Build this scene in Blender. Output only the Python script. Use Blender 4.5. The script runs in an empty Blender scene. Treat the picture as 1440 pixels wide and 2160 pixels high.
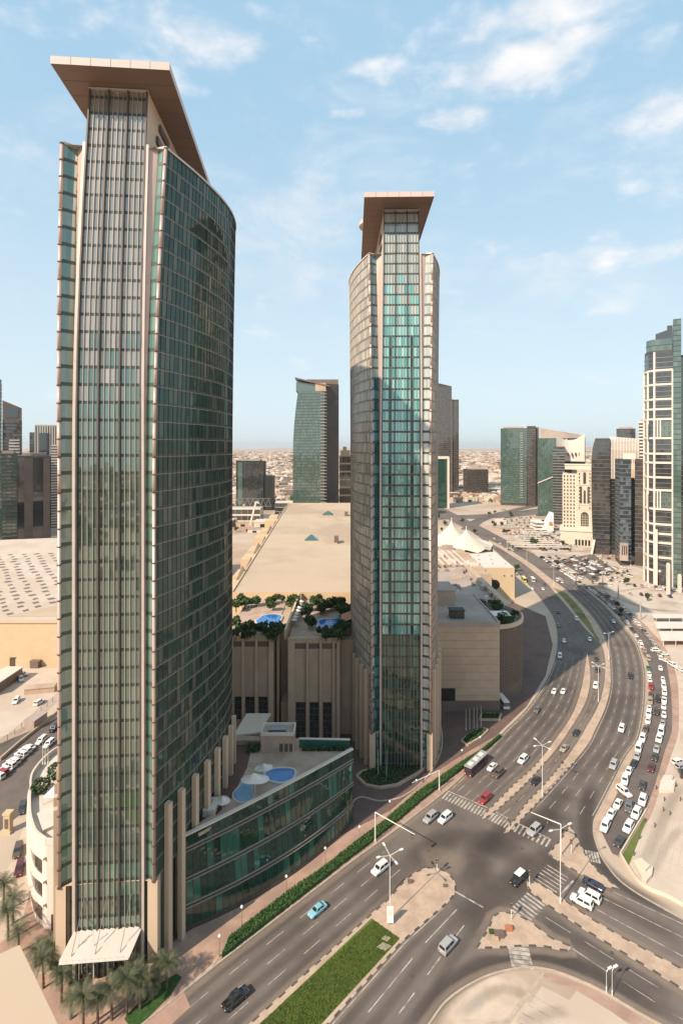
import bpy, math, random
from mathutils import Vector, Matrix
from mathutils.geometry import tessellate_polygon
random.seed(7)
R = math.radians
SC = bpy.context.scene
COL = SC.collection
# ---------------------------------------------------------------- camera
F, HC, HZ, CX = 1114.0, 104.0, 942.0, 720.0      # focal length in photo pixels, eye height, horizon row, centre column
cam = bpy.data.cameras.new("camera")
cam.sensor_width = 36.0
cam.lens = 36.0 * F / 2160.0
cam.shift_y = -(1080.0 - HZ) / 2160.0
cam.clip_start, cam.clip_end = 0.5, 40000.0
camo = bpy.data.objects.new("camera", cam)
camo.location = (0, 0, HC)
camo.rotation_euler = (R(90), 0, 0)
COL.objects.link(camo)
SC.camera = camo
# ---------------------------------------------------------------- light
SUN_EL, SUN_AZ = 38.0, 225.0                      # azimuth clockwise from +Y (view direction)
SKY_STRENGTH = 0.10
sd = bpy.data.lights.new("sun", 'SUN')
sd.energy = 4.9
sd.angle = R(0.53)
sd.color = (1.0, 0.86, 0.70)
so = bpy.data.objects.new("sun", sd)
_d = Vector((math.sin(R(SUN_AZ)) * math.cos(R(SUN_EL)), math.cos(R(SUN_AZ)) * math.cos(R(SUN_EL)), math.sin(R(SUN_EL))))
so.rotation_euler = _d.to_track_quat('Z', 'Y').to_euler()
so.location = _d * 400
COL.objects.link(so)
SC.view_settings.view_transform = 'Standard'
SC.view_settings.look = 'None'
SC.view_settings.gamma = 1.0
SC.view_settings.exposure = 0.46
SC.view_settings.use_curve_mapping = False

class NT:
    """small helper for shader node trees"""
    def __init__(s, tree):
        s.t = tree; s.n = tree.nodes; s.l = tree.links
    def add(s, typ, **kw):
        n = s.n.new(typ)
        for k, v in kw.items():
            if k.startswith("i_"):
                k = k[2:]
                n.inputs[int(k) if k.isdigit() else k.replace("_", " ")].default_value = v
            else:
                setattr(n, k, v)
        return n
    def link(s, a, b): s.l.new(a, b)
    def math(s, op, a, b=None, clamp=False):
        n = s.n.new("ShaderNodeMath"); n.operation = op; n.use_clamp = clamp
        for i, v in enumerate((a, b)):
            if v is None: continue
            if isinstance(v, (int, float)): n.inputs[i].default_value = v
            else: s.l.new(v, n.inputs[i])
        return n.outputs[0]
    def mix(s, fac, a, b, blend='MIX'):
        n = s.n.new("ShaderNodeMix"); n.data_type = 'RGBA'; n.blend_type = blend
        for i, v in ((0, fac), (6, a), (7, b)):
            if isinstance(v, (int, float)): n.inputs[i].default_value = v
            elif isinstance(v, (tuple, list)): n.inputs[i].default_value = tuple(v)[:3] + (1,)
            else: s.l.new(v, n.inputs[i])
        return n.outputs[2]
    def ramp(s, fac, lo, hi):
        n = s.n.new("ShaderNodeMapRange"); n.interpolation_type = 'SMOOTHSTEP'
        n.inputs[1].default_value = lo; n.inputs[2].default_value = hi
        s.l.new(fac, n.inputs[0]); return n.outputs[0]
    def noise(s, vec, scale, detail=4, rough=.55, dist=0):
        n = s.add("ShaderNodeTexNoise"); n.inputs['Scale'].default_value = scale
        n.inputs['Detail'].default_value = detail; n.inputs['Roughness'].default_value = rough
        n.inputs['Distortion'].default_value = dist
        if vec is not None: s.l.new(vec, n.inputs['Vector'])
        return n.outputs[0]

# ---------------------------------------------------------------- sky with scattered clouds
world = bpy.data.worlds.new("World"); SC.world = world; world.use_nodes = True
w = NT(world.node_tree); w.n.clear()
sky = w.add("ShaderNodeTexSky", sky_type='NISHITA', sun_disc=False)
sky.sun_elevation = R(SUN_EL); sky.sun_rotation = R(SUN_AZ)
sky.air_density = 1.0; sky.dust_density = 1.6; sky.ozone_density = 1.5; sky.altitude = 30
geo = w.add("ShaderNodeTexCoord")
sep = w.add("ShaderNodeSeparateXYZ"); w.link(geo.outputs['Generated'], sep.inputs[0])
zc = w.math('MAXIMUM', sep.outputs[2], 0.02)
zc = w.math('ADD', zc, 0.10)
cu = w.math('DIVIDE', sep.outputs[0], zc); cv = w.math('DIVIDE', sep.outputs[1], zc)
cmb = w.add("ShaderNodeCombineXYZ"); w.link(cu, cmb.inputs[0]); w.link(cv, cmb.inputs[1]); cmb.inputs[2].default_value = 3.7
mp = w.add("ShaderNodeMapping"); mp.inputs['Scale'].default_value = (1, 1, 2.1); w.link(geo.outputs['Generated'], mp.inputs['Vector'])
n_big = w.noise(mp.outputs[0], 3.5, 3, .5)
n_fine = w.noise(mp.outputs[0], 11.0, 9, .55, .1)
n_wisp = w.noise(mp.outputs[0], 5.0, 9, .66, .35)
blobs = None
# cloud banks: azimuth (deg right of view), elevation, half-width az, half-height el, weight
for az, el, wa, we, wt in [(19.5, 34.4, 7.5, 2.3, .86), (22, 37.8, 9, 2.0, .80), (3.8, 35.6, 2.6, 1.1, .52), (12.4, 31.2, 4.2, 1.2, .74), (0.6, 32.2, 3.2, .8, .50), (9.0, 31.0, 3.5, .6, .40),
                           (29.5, 28.5, 5, 1.5, .50), (17.5, 20.5, 4.2, 1.3, .48), (26, 18.0, 4.5, 1.4, .50), (22.5, 16.6, 2.6, .7, .52), (-15, 37.0, 10, 2.8, .66), (-27, 39.3, 8, 2.2, .70), (-20, 33.5, 6, 1.6, .45), (-29, 34.5, 4, 1.0, .42), (31, 17.5, 3, 1.2, .50), (29, 23.5, 2, 1.0, .45), (-10, 39, 5, 1.5, .45)]:
    d = Vector((math.sin(R(az)) * math.cos(R(el)), math.cos(R(az)) * math.cos(R(el)), math.sin(R(el))))
    rt = Vector((math.cos(R(az)), -math.sin(R(az)), 0)); up = rt.cross(d)
    terms = []
    for ax, hw in ((rt, wa), (up, we)):
        dt = w.add("ShaderNodeVectorMath", operation='DOT_PRODUCT'); w.link(geo.outputs['Generated'], dt.inputs[0])
        dt.inputs[1].default_value = ax
        q = w.math('SUBTRACT', dt.outputs['Value'], ax.dot(d)); q = w.math('DIVIDE', q, math.sin(R(hw)))
        terms.append(w.math('MULTIPLY', q, q))
    dd = w.math('ADD', *terms)
    dt = w.add("ShaderNodeVectorMath", operation='DOT_PRODUCT'); w.link(geo.outputs['Generated'], dt.inputs[0]); dt.inputs[1].default_value = d
    front = w.math('GREATER_THAN', dt.outputs['Value'], 0.5)
    g = w.math('POWER', 2.718, w.math('MULTIPLY', dd, -1.0))
    g = w.math('MULTIPLY', w.math('MULTIPLY', g, wt), front)
    blobs = g if blobs is None else w.math('MAXIMUM', blobs, g)
shape = w.math('ADD', w.math('MULTIPLY', w.math('SUBTRACT', n_fine, .5), 1.7), blobs)
shape = w.math('ADD', shape, w.math('MULTIPLY', w.math('SUBTRACT', n_big, .66), .7))
dens = w.ramp(shape, 0.04, 0.80)
wisp = w.math('MULTIPLY', w.ramp(w.math('ADD', n_wisp, w.math('MULTIPLY', n_big, .35)), .62, .98), .55)
lowfade = w.ramp(sep.outputs[2], .10, .32)
wisp = w.math('MULTIPLY', wisp, lowfade)
dens = w.math('MAXIMUM', w.math('MULTIPLY', dens, .92), wisp)
dens = w.math('MULTIPLY', dens, w.ramp(sep.outputs[2], .02, .12))
CLOUD = (8.0, 7.75, 7.6)
veil = w.mix(w.ramp(sep.outputs[2], 0., .62), (5.9, 7.05, 7.55), (3.4, 5.3, 6.85))   # bright dusty veil, paler towards the horizon all round
skycol = w.mix(0.82, sky.outputs[0], veil)
shade = w.mix(w.ramp(n_fine, .35, .75), (6.3, 6.5, 6.8), CLOUD)
out = w.mix(dens, skycol, shade)
bg = w.add("ShaderNodeBackground"); bg.inputs[1].default_value = SKY_STRENGTH
w.link(out, bg.inputs[0])
wo = w.add("ShaderNodeOutputWorld"); w.link(bg.outputs[0], wo.inputs[0])

# ---------------------------------------------------------------- materials
MATS = {}
def mat(name, c1, c2=None, scale=.5, rough=.75, bump=0., metal=0., spec=.4, c3=None, scale2=None, obj=False, bscale=None, coat=0.):
    m = bpy.data.materials.new(name); m.use_nodes = True
    t = NT(m.node_tree); b = t.n["Principled BSDF"]
    b.inputs['Roughness'].default_value = rough; b.inputs['Metallic'].default_value = metal
    b.inputs['Specular IOR Level'].default_value = spec
    if coat: b.inputs['Coat Weight'].default_value = coat; b.inputs['Coat Roughness'].default_value = .06
    if obj: vec = t.add("ShaderNodeTexCoord").outputs['Object']
    else: vec = t.add("ShaderNodeNewGeometry").outputs['Position']
    c2 = c2 or tuple(x * .82 for x in c1)
    col = t.mix(t.ramp(t.noise(vec, scale, 6, .6), .32, .68), c1, c2)
    if c3: col = t.mix(t.ramp(t.noise(vec, scale2 or scale * .13, 5, .6, .4), .46, .62), col, c3)
    t.link(col, b.inputs['Base Color'])
    if bump:
        bp = t.add("ShaderNodeBump"); bp.inputs['Strength'].default_value = bump; bp.inputs['Distance'].default_value = .08
        t.link(t.noise(vec, bscale or scale * 5, 5), bp.inputs['Height']); t.link(bp.outputs[0], b.inputs['Normal'])
    MATS[name] = m; return m

def glass(name, tint, curtain, frac, refl=.16, rough=.03, tint2=None, gl=(1, 1, 1), ior=1.5, lo=0.):
    """tinted facade glass: blinds or dark rooms behind (random per pane) under a mirror-like skin"""
    m = bpy.data.materials.new(name); m.use_nodes = True
    t = NT(m.node_tree); b = t.n["Principled BSDF"]
    g = t.add("ShaderNodeNewGeometry"); oi = t.add("ShaderNodeObjectInfo")
    rnd = t.math('FRACT', t.math('ADD', g.outputs['Random Per Island'], t.math('MULTIPLY', oi.outputs['Random'], 7.31)))
    r2 = t.math('FRACT', t.math('MULTIPLY', rnd, 37.7))
    base = t.mix(r2, tint, tint2 or tuple(x * .45 for x in tint))
    fac = t.math('LESS_THAN', rnd, frac)
    amt = t.math('ADD', t.math('MULTIPLY', fac, lo + .0), t.math('MULTIPLY', r2, 1. - lo - .1), True) if lo else t.math('MULTIPLY', fac, t.math('ADD', .55, t.math('MULTIPLY', r2, .45)))
    col = t.mix(amt, base, curtain)
    t.link(col, b.inputs['Base Color'])
    b.inputs['Roughness'].default_value = .35; b.inputs['Specular IOR Level'].default_value = .0
    gs = t.add("ShaderNodeBsdfGlossy"); gs.inputs['Roughness'].default_value = rough
    gs.inputs[0].default_value = tuple(gl) + (1,)
    fr = t.add("ShaderNodeFresnel"); fr.inputs[0].default_value = ior
    f = t.math('ADD', fr.outputs[0], refl, True)
    mx = t.add("ShaderNodeMixShader"); t.link(f, mx.inputs[0]); t.link(b.outputs[0], mx.inputs[1]); t.link(gs.outputs[0], mx.inputs[2])
    t.link(mx.outputs[0], t.n["Material Output"].inputs[0])
    MATS[name] = m; return m

def paint(name, rough=.25):
    m = bpy.data.materials.new(name); m.use_nodes = True
    t = NT(m.node_tree); b = t.n["Principled BSDF"]
    oi = t.add("ShaderNodeObjectInfo"); tc = t.add("ShaderNodeTexCoord")
    dirt = t.ramp(t.noise(tc.outputs['Object'], 2.5, 5, .6), .45, .8)
    t.link(t.mix(t.math('MULTIPLY', dirt, .25), oi.outputs['Color'], (.35, .28, .22)), b.inputs['Base Color'])
    b.inputs['Roughness'].default_value = rough; b.inputs['Coat Weight'].default_value = .4; b.inputs['Coat Roughness'].default_value = .08
    MATS[name] = m; return m

mat("sand", (.49, .385, .295), (.42, .325, .245), .02, .95, .3, c3=(.34, .235, .165), scale2=.006, bscale=.6)
mat("sand_lot", (.55, .43, .33), (.46, .35, .26), .25, .95, .3, c3=(.37, .275, .205), scale2=.03, bscale=1.5)
mat("concrete_lot", (.52, .435, .355), (.45, .37, .30), .1, .9, .2, c3=(.38, .29, .22), scale2=.025)
mat("pale_lot", (.54, .435, .35), (.49, .39, .31), .15, .9, .2, c3=(.47, .36, .28), scale2=.03)
mat("paver_pink", (.42, .27, .20), (.36, .225, .165), .6, .85, .3, c3=(.31, .20, .15), scale2=.1)
mat("paver_brown", (.16, .10, .082), (.13, .082, .066), .4, .85, .2, c3=(.11, .07, .06), scale2=.06)
mat("paver_sand", (.50, .36, .265), (.43, .305, .22), .8, .9, .4, c3=(.38, .27, .195), scale2=.15, bscale=3)
mat("kerb", (.46, .37, .29), (.36, .28, .22), .8, .85)
mat("kerb_dark", (.07, .06, .05), (.10, .085, .07), 1.5, .85)
mat("grass", (.080, .125, .018), (.11, .15, .026), .35, .95, .8, c3=(.13, .14, .04), scale2=.12, bscale=5)
mat("dry_grass", (.16, .145, .045), (.22, .18, .075), .3, .95, .7, c3=(.10, .115, .03), scale2=.1, bscale=4)
mat("hedge_leaf", (.022, .060, .012), (.045, .095, .02), 1.5, .7, .0)
mat("leaf", (.028, .055, .014), (.055, .085, .022), .8, .65)
mat("leaf_bright", (.12, .20, .015), (.20, .26, .03), .8, .65)
mat("palm_leaf", (.055, .07, .03), (.095, .10, .05), 1.2, .6)
mat("palm_dry", (.26, .18, .09), (.18, .12, .06), 1.2, .8)
mat("bark", (.15, .10, .07), (.09, .06, .04), 3, .9, .5)
mat("line_white", (.50, .44, .37), (.36, .31, .26), 1.2, .8, c3=(.22, .18, .15), scale2=.5)
mat("beige_clad", (.56, .42, .30), (.53, .39, .275), .08, .6)
mat("beige_stone", (.50, .37, .265), (.45, .325, .23), .25, .8, .1, c3=(.42, .305, .215), scale2=.05)
mat("yellow_stone", (.56, .42, .265), (.52, .385, .24), .2, .8, c3=(.54, .39, .235), scale2=.05)
mat("roof_beige", (.50, .375, .265), (.465, .345, .24), .03, .85, .1, c3=(.40, .29, .20), scale2=.012)
mat("roof_grey", (.40, .32, .27), (.36, .285, .24), .15, .85, c3=(.32, .25, .21), scale2=.05)
mat("white_wall", (.63, .55, .475), (.58, .505, .43), .2, .7)
mat("white_metal", (.72, .66, .60), (.66, .60, .54), .8, .45)
mat("pink_metal", (.58, .41, .345), (.54, .38, .315), .1, .42, metal=.25)
mat("slab_edge", (.565, .455, .41), (.53, .425, .385), .1, .5)
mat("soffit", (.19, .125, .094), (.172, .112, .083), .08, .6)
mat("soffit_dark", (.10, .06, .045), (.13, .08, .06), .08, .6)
mat("alu", (.56, .47, .41), (.50, .42, .37), .3, .42, metal=.2)
mat("alu_dark", (.13, .105, .09), (.10, .08, .07), .3, .45, metal=.3)
mat("fin_dark", (.055, .050, .040), (.075, .065, .052), .3, .5)
mat("spandrel", (.055, .075, .062), (.065, .075, .062), .3, .3)
mat("dark_void", (.012, .014, .012), (.02, .02, .018), .3, .6)
mat("dark_clad", (.075, .058, .050), (.060, .047, .041), .1, .5)
mat("brown_clad", (.17, .125, .10), (.14, .10, .08), .1, .55)
mat("steel", (.36, .33, .31), (.30, .27, .25), 1, .35, metal=.7)
mat("lamp_white", (.80, .76, .70), (.74, .70, .64), 1, .35)
mat("rubber", (.018, .017, .017), (.028, .026, .025), 3, .85, obj=True)
mat("rim", (.30, .29, .28), (.22, .21, .20), 3, .35, metal=.6, obj=True)
mat("car_glass", (.016, .020, .022), (.028, .030, .030), .8, .06, spec=.8, obj=True)
mat("head_lamp", (.75, .75, .72), (.6, .6, .6), 2, .15, obj=True)
mat("tail_lamp", (.35, .02, .015), (.25, .015, .01), 2, .2, obj=True)
mat("tent", (.62, .53, .42), (.58, .49, .38), .1, .7)
mat("terracotta", (.42, .17, .085), (.36, .14, .07), .5, .8, .3)
mat("deck_brown", (.135, .070, .052), (.11, .058, .044), .5, .8)
mat("deck_tan", (.47, .34, .26), (.42, .30, .22), .5, .85, c3=(.37, .26, .19), scale2=.2)
mat("timber", (.30, .17, .10), (.24, .13, .075), .8, .8)
mat("sign_yellow", (.62, .42, .10), (.56, .38, .09), 1, .5)
mat("far_city", (.50, .36, .265), (.42, .295, .215), .02, .9, c3=(.30, .21, .155), scale2=.008)
mat("sky_stone", (.60, .50, .395), (.56, .46, .36), .1, .75)
paint("car_paint")
glass("glass_t1", (.032, .074, .055), (.125, .15, .116), .45, .20, .03, (.018, .045, .034), (.76, .92, .84), lo=.3)
glass("glass_t1_pale", (.20, .18, .148), (.36, .31, .26), .6, .17, .035, (.14, .14, .115), (.95, .96, .92), lo=.35)  # upper storeys: sky reflection and sun on blinds put into the paler colour
glass("glass_t1_green", (.045, .15, .11), (.17, .25, .19), .4, .12, .035, (.025, .09, .065), lo=.3)
glass("glass_t1_shell", (.032, .066, .054), (.11, .115, .092), .25, .04, .05, (.018, .036, .030), (.60, .70, .64), 1.40)
glass("glass_t2", (.045, .30, .265), (.34, .62, .55), .5, .14, .03, (.02, .18, .165), (.80, 1, .97), lo=.4)
glass("glass_t2_shell", (.27, .235, .185), (.56, .46, .36), .55, .05, .08, (.13, .155, .14), (.92, .92, .86), 1.30, lo=.4)
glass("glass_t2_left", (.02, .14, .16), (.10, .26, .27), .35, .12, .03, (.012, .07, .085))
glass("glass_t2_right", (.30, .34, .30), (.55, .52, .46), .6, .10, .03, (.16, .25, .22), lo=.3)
glass("glass_podium", (.020, .060, .046), (.035, .13, .10), .25, .05, .02, (.010, .028, .021), (.75, .85, .77))
glass("glass_green", (.046, .088, .074), (.10, .155, .13), .4, .09, .05, (.034, .066, .056), lo=.3)
glass("glass_dark", (.022, .027, .028), (.050, .054, .052), .3, .08, .05, (.016, .019, .020), lo=.3)
glass("glass_brown", (.045, .037, .031), (.085, .073, .062), .3, .08, .05, (.034, .028, .024), lo=.3)
glass("glass_blue", (.05, .075, .095), (.14, .17, .19), .4, .12, .05, (.03, .045, .06))
# asphalt with tyre-polished patches and faded seams
def asphalt(name, a, b2, c):
    m = mat(name, a, b2, .25, .88, .25, c3=c, scale2=.035, bscale=4); return m
asphalt("asphalt", (.162, .129, .109), (.143, .113, .095), (.112, .089, .076))
asphalt("asphalt_side", (.15, .118, .10), (.13, .10, .085), (.11, .085, .072))
mat("bronze", (.40, .335, .285), (.35, .295, .25), .3, .4, metal=.3)
# pool water
m = mat("water", (.025, .12, .36), (.035, .17, .45), .3, .05, .15, spec=.6, bscale=2.5)
# ---------------------------------------------------------------- mesh helpers
def G(px, py, z=0.):
    """photo position -> point on the level plane z"""
    Y = (HC - z) * F / (py - HZ)
    return Vector(((px - CX) / F * Y, Y, z))
def PT(px, py, Y):
    return Vector(((px - CX) / F * Y, Y, HC - (py - HZ) / F * Y))
def XA(px, Y): return (px - CX) / F * Y
def ZA(py, Y): return HC - (py - HZ) / F * Y

class MB:
    def __init__(s): s.v = []; s.f = []; s.m = []
    def quad(s, a, b, c, d, m=0):
        i = len(s.v); s.v += [a, b, c, d]; s.f.append((i, i + 1, i + 2, i + 3)); s.m.append(m); return s
    def tri(s, a, b, c, m=0):
        i = len(s.v); s.v += [a, b, c]; s.f.append((i, i + 1, i + 2)); s.m.append(m); return s
    def box(s, x0, x1, y0, y1, z0, z1, m=0, M=None):
        i = len(s.v)
        p = [(x0, y0, z0), (x1, y0, z0), (x1, y1, z0), (x0, y1, z0), (x0, y0, z1), (x1, y0, z1), (x1, y1, z1), (x0, y1, z1)]
        if M is not None: p = [tuple(M @ Vector(q)) for q in p]
        s.v += p
        for f in ((3, 2, 1, 0), (4, 5, 6, 7), (0, 1, 5, 4), (1, 2, 6, 5), (2, 3, 7, 6), (3, 0, 4, 7)):
            s.f.append(tuple(i + k for k in f)); s.m.append(m)
        return s
    def bar(s, p, q, w=.1, d=None, m=0, up=(0, 0, 1)):
        p = Vector(p); q = Vector(q); d = d or w
        ax = (q - p)
        if ax.length < 1e-6: return s
        ax.normalize(); u = Vector(up)
        if abs(ax.dot(u)) > .95: u = Vector((0, 1, 0))
        sd = ax.cross(u).normalized() * (w / 2); uu = sd.cross(ax).normalized() * (d / 2)
        i = len(s.v)
        for c in (p, q): s.v += [c - sd - uu, c + sd - uu, c + sd + uu, c - sd + uu]
        for f in ((3, 2, 1, 0), (4, 5, 6, 7), (0, 1, 5, 4), (1, 2, 6, 5), (2, 3, 7, 6), (3, 0, 4, 7)):
            s.f.append(tuple(i + k for k in f)); s.m.append(m)
        return s
    def tube(s, p, q, r0, r1=None, n=8, m=0, cap=True):
        p = Vector(p); q = Vector(q); r1 = r0 if r1 is None else r1
        ax = (q - p).normalized(); u = Vector((0, 0, 1)) if abs(ax.z) < .9 else Vector((1, 0, 0))
        a = ax.cross(u).normalized(); b = ax.cross(a)
        i = len(s.v)
        for c, r in ((p, r0), (q, r1)):
            for k in range(n):
                t = 2 * math.pi * k / n; s.v.append(c + a * (r * math.cos(t)) + b * (r * math.sin(t)))
        for k in range(n):
            s.f.append((i + k, i + n + k, i + n + (k + 1) % n, i + (k + 1) % n)); s.m.append(m)
        if cap:
            s.f.append(tuple(i + k for k in range(n))); s.m.append(m)
            s.f.append(tuple(i + n + k for k in reversed(range(n)))); s.m.append(m)
        return s
    def prism(s, poly, z0, z1, m=0, ms=None, bottom=False):
        """poly = list of (x, y); top face tessellated"""
        ms = m if ms is None else ms
        n = len(poly); zt = z1 if callable(z1) else (lambda x, y: z1)
        area = sum(poly[k][0] * poly[(k + 1) % n][1] - poly[(k + 1) % n][0] * poly[k][1] for k in range(n))
        if area < 0: poly = list(reversed(poly))
        i = len(s.v)
        s.v += [(p[0], p[1], z0) for p in poly] + [(p[0], p[1], zt(p[0], p[1])) for p in poly]
        for t in tessellate_polygon([[Vector((p[0], p[1], 0)) for p in poly]]):
            a, b, c = t
            cr = (poly[b][0] - poly[a][0]) * (poly[c][1] - poly[a][1]) - (poly[b][1] - poly[a][1]) * (poly[c][0] - poly[a][0])
            if abs(cr) < 1e-9: continue
            if cr < 0: b, c = c, b
            s.f.append((i + n + a, i + n + b, i + n + c)); s.m.append(m)
            if bottom: s.f.append((i + c, i + b, i + a)); s.m.append(m)
        if z1 is not None:
            for k in range(n):
                k2 = (k + 1) % n
                s.f.append((i + k, i + k2, i + n + k2, i + n + k)); s.m.append(ms)
        return s
    def mesh(s, name, mats, smooth=False):
        me = bpy.data.meshes.new(name)
        me.from_pydata([tuple(p) for p in s.v], [], s.f)
        if isinstance(mats, str): mats = [mats]
        for k in mats: me.materials.append(MATS[k])
        if len(mats) > 1: me.polygons.foreach_set("material_index", s.m)
        if smooth: me.polygons.foreach_set("use_smooth", [True] * len(me.polygons))
        me.update(); return me
    def build(s, name, mats, parent=None, smooth=False, kind=None, label=None):
        o = bpy.data.objects.new(name, s.mesh(name, mats, smooth)); COL.objects.link(o)
        if parent is not None:
            o.parent = parent; o.matrix_parent_inverse = Matrix.Translation(-Vector(parent.get("_w", parent.location)))
        if kind: o["kind"] = kind
        if label: o["label"] = label
        return o

def tag(o, label=None, cat=None, group=None, kind=None):
    if label: o["label"] = label
    if cat: o["category"] = cat
    if group: o["group"] = group
    if kind: o["kind"] = kind
    return o
def empty(name, loc, label=None, cat=None, group=None):
    e = bpy.data.objects.new(name, None); e.location = loc; e.empty_display_size = 1; COL.objects.link(e)
    return tag(e, label, cat, group)
def ob(name, me, parent=None, loc=None, rz=0, scale=None, pw=False):
    """an object that shares mesh data; pw: mesh/loc in world coordinates although parented"""
    o = bpy.data.objects.new(name, me); COL.objects.link(o)
    if loc is not None: o.location = loc
    if rz: o.rotation_euler = (0, 0, rz)
    if scale: o.scale = scale
    if parent is not None:
        o.parent = parent
        if pw: o.matrix_parent_inverse = Matrix.Translation(-Vector(parent.location))
    return o
ORD = "first second third fourth fifth sixth seventh eighth ninth tenth eleventh twelfth thirteenth fourteenth fifteenth sixteenth seventeenth eighteenth nineteenth twentieth".split()
def nth(k):
    k1 = k + 1
    if k < 20: return ORD[k]
    base = ("", "", "twenty", "thirty", "forty", "fifty", "sixty")[k1 // 10]
    return base[:-1] + "ieth" if k1 % 10 == 0 else base + "-" + ORD[k1 % 10 - 1]
def copy_tree(o, parent=None):
    c = o.copy(); COL.objects.link(c)
    if parent is not None: c.parent = parent
    for ch in o.children: copy_tree(ch, c)
    return c
def sheet(name, poly, z, m, kind="structure", label=None, cat=None):
    """flat ground sheet from a list of Vectors"""
    b = MB(); pts = [(p[0], p[1]) for p in poly]
    n = len(pts)
    area = sum(pts[k][0] * pts[(k + 1) % n][1] - pts[(k + 1) % n][0] * pts[k][1] for k in range(n))
    if area < 0: pts.reverse()
    b.v = [(x, y, z) for x, y in pts]
    for t in tessellate_polygon([[Vector((p[0], p[1], 0)) for p in pts]]):
        a, c, d = t
        cr = (pts[c][0] - pts[a][0]) * (pts[d][1] - pts[a][1]) - (pts[c][1] - pts[a][1]) * (pts[d][0] - pts[a][0])
        if abs(cr) < 1e-9: continue
        b.f.append((a, c, d) if cr > 0 else (a, d, c)); b.m.append(0)
    o = b.build(name, m); o["kind"] = kind
    if label: o["label"] = label
    if cat: o["category"] = cat
    return o
def smooth(pts, n=6):
    """smooth curve through ground points, tangents limited so that uneven spacing cannot loop"""
    P = [Vector(p) for p in pts]; out = []; N = len(P); T = []
    for i in range(N):
        a = P[max(i - 1, 0)]; c = P[min(i + 1, N - 1)]; u = c - a
        l = min((P[i] - a).length or 1e9, (c - P[i]).length or 1e9)
        T.append(u.normalized() * l if u.length > 1e-6 else Vector())
    for i in range(N - 1):
        b, c = P[i], P[i + 1]; L = (c - b).length
        m0, m1 = T[i], T[i + 1]
        for k in range(n):
            t = k / n
            out.append(b * (2 * t ** 3 - 3 * t * t + 1) + m0 * (t ** 3 - 2 * t * t + t) + c * (-2 * t ** 3 + 3 * t * t) + m1 * (t ** 3 - t * t))
    out.append(P[-1]); return out
def ext(pts, d0=0, d1=0):
    """lengthen a ground polyline at its ends"""
    P = [Vector(p) for p in pts]
    if d0: P.insert(0, P[0] + (P[0] - P[1]).normalized() * d0)
    if d1: P.append(P[-1] + (P[-1] - P[-2]).normalized() * d1)
    return P
def GP(l, z=0.): return [G(x, y, z) for x, y in l]
def along(pts, ds):
    """points and directions at distances along a polyline"""
    res = []; acc = 0; k = 0
    seg = [(pts[i + 1] - pts[i]).length for i in range(len(pts) - 1)]
    for d in ds:
        while k < len(seg) - 1 and acc + seg[k] < d: acc += seg[k]; k += 1
        t = (d - acc) / max(seg[k], 1e-6); dr = (pts[k + 1] - pts[k]).normalized()
        res.append((pts[k].lerp(pts[k + 1], t), dr))
    return res
def plen(pts): return sum((pts[i + 1] - pts[i]).length for i in range(len(pts) - 1))
def offset(pts, d):
    """shift a ground polyline sideways (positive = right of travel)"""
    out = []
    for i, p in enumerate(pts):
        a = pts[max(i - 1, 0)]; b = pts[min(i + 1, len(pts) - 1)]
        t = (b - a).normalized(); out.append(p + Vector((t.y, -t.x, 0)) * d)
    return out
def between(a, b, t):
    """blend two polylines by relative length"""
    n = 60; la, lb = plen(a), plen(b)
    A = along(a, [la * k / n for k in range(n + 1)]); B = along(b, [lb * k / n for k in range(n + 1)])
    return [p[0].lerp(q[0], t) for p, q in zip(A, B)]
# ================================================================ GROUND AND ROADS
g = MB(); S = 16000
g.quad((-S, -2500, 0), (S, -2500, 0), (S, 26000, 0), (-S, 26000, 0))
g.build("ground", "sand")["kind"] = "structure"
KZ = .14
def line(name, pts, width, z, m, dash=None, gap=0, start=0):
    """painted line along a polyline, as one mesh per line"""
    L = plen(pts); b = MB(); d = start
    step = dash or L
    while d < L - .5:
        e = min(d + step, L); ns = max(1, int((e - d) / 6))
        prev = None
        for p, t in along(pts, [d + (e - d) * k / ns for k in range(ns + 1)]):
            n = Vector((t.y, -t.x, 0)) * width / 2; cur = (p - n, p + n)
            if prev: b.quad(*[(q.x, q.y, z) for q in (prev[0], prev[1], cur[1], cur[0])])
            prev = cur
        d = e + gap if dash else L
    o = b.build(name, m); o["kind"] = "structure"; return o
def island(name, poly, m, label=None, inset=None, kerbs=True, h=KZ, cat="island"):
    """raised traffic island: kerb top, infill sheet and alternating kerb stones"""
    root = MB().prism([(p.x, p.y) for p in poly], -.05, h, 0).build(name, m); root["kind"] = "structure"
    if kerbs:
        pts = list(poly) + [poly[0]]; L = plen(pts); n = int(L / 1.5); A = MB(); B = MB()
        for k in range(n):
            (p, t), (q, _) = along(pts, [k * L / n, (k + .96) * L / n])
            if p.y > 175 or p.y < 60: continue
            (A if k % 2 else B).bar(p + Vector((0, 0, h * .5 + .012)), q + Vector((0, 0, h * .5 + .012)), .34, h + .02)
        for X, mm in ((A, "kerb"), (B, "kerb_dark")):
            if X.f:
                o = X.build("kerb_stones", mm, root); o["kind"] = "stuff"
    return root
mainL = smooth(ext(GP([(400, 2081), (467, 2027), (740, 1818), (844, 1743), (941, 1667), (980, 1632), (1061, 1544), (1110, 1495), (1159, 1420), (1174, 1360), (1170, 1315), (1155, 1285),
                       (1125, 1247), (1084, 1202), (1039, 1157), (997, 1124), (960, 1104)]), 90, 260), 5)
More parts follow.
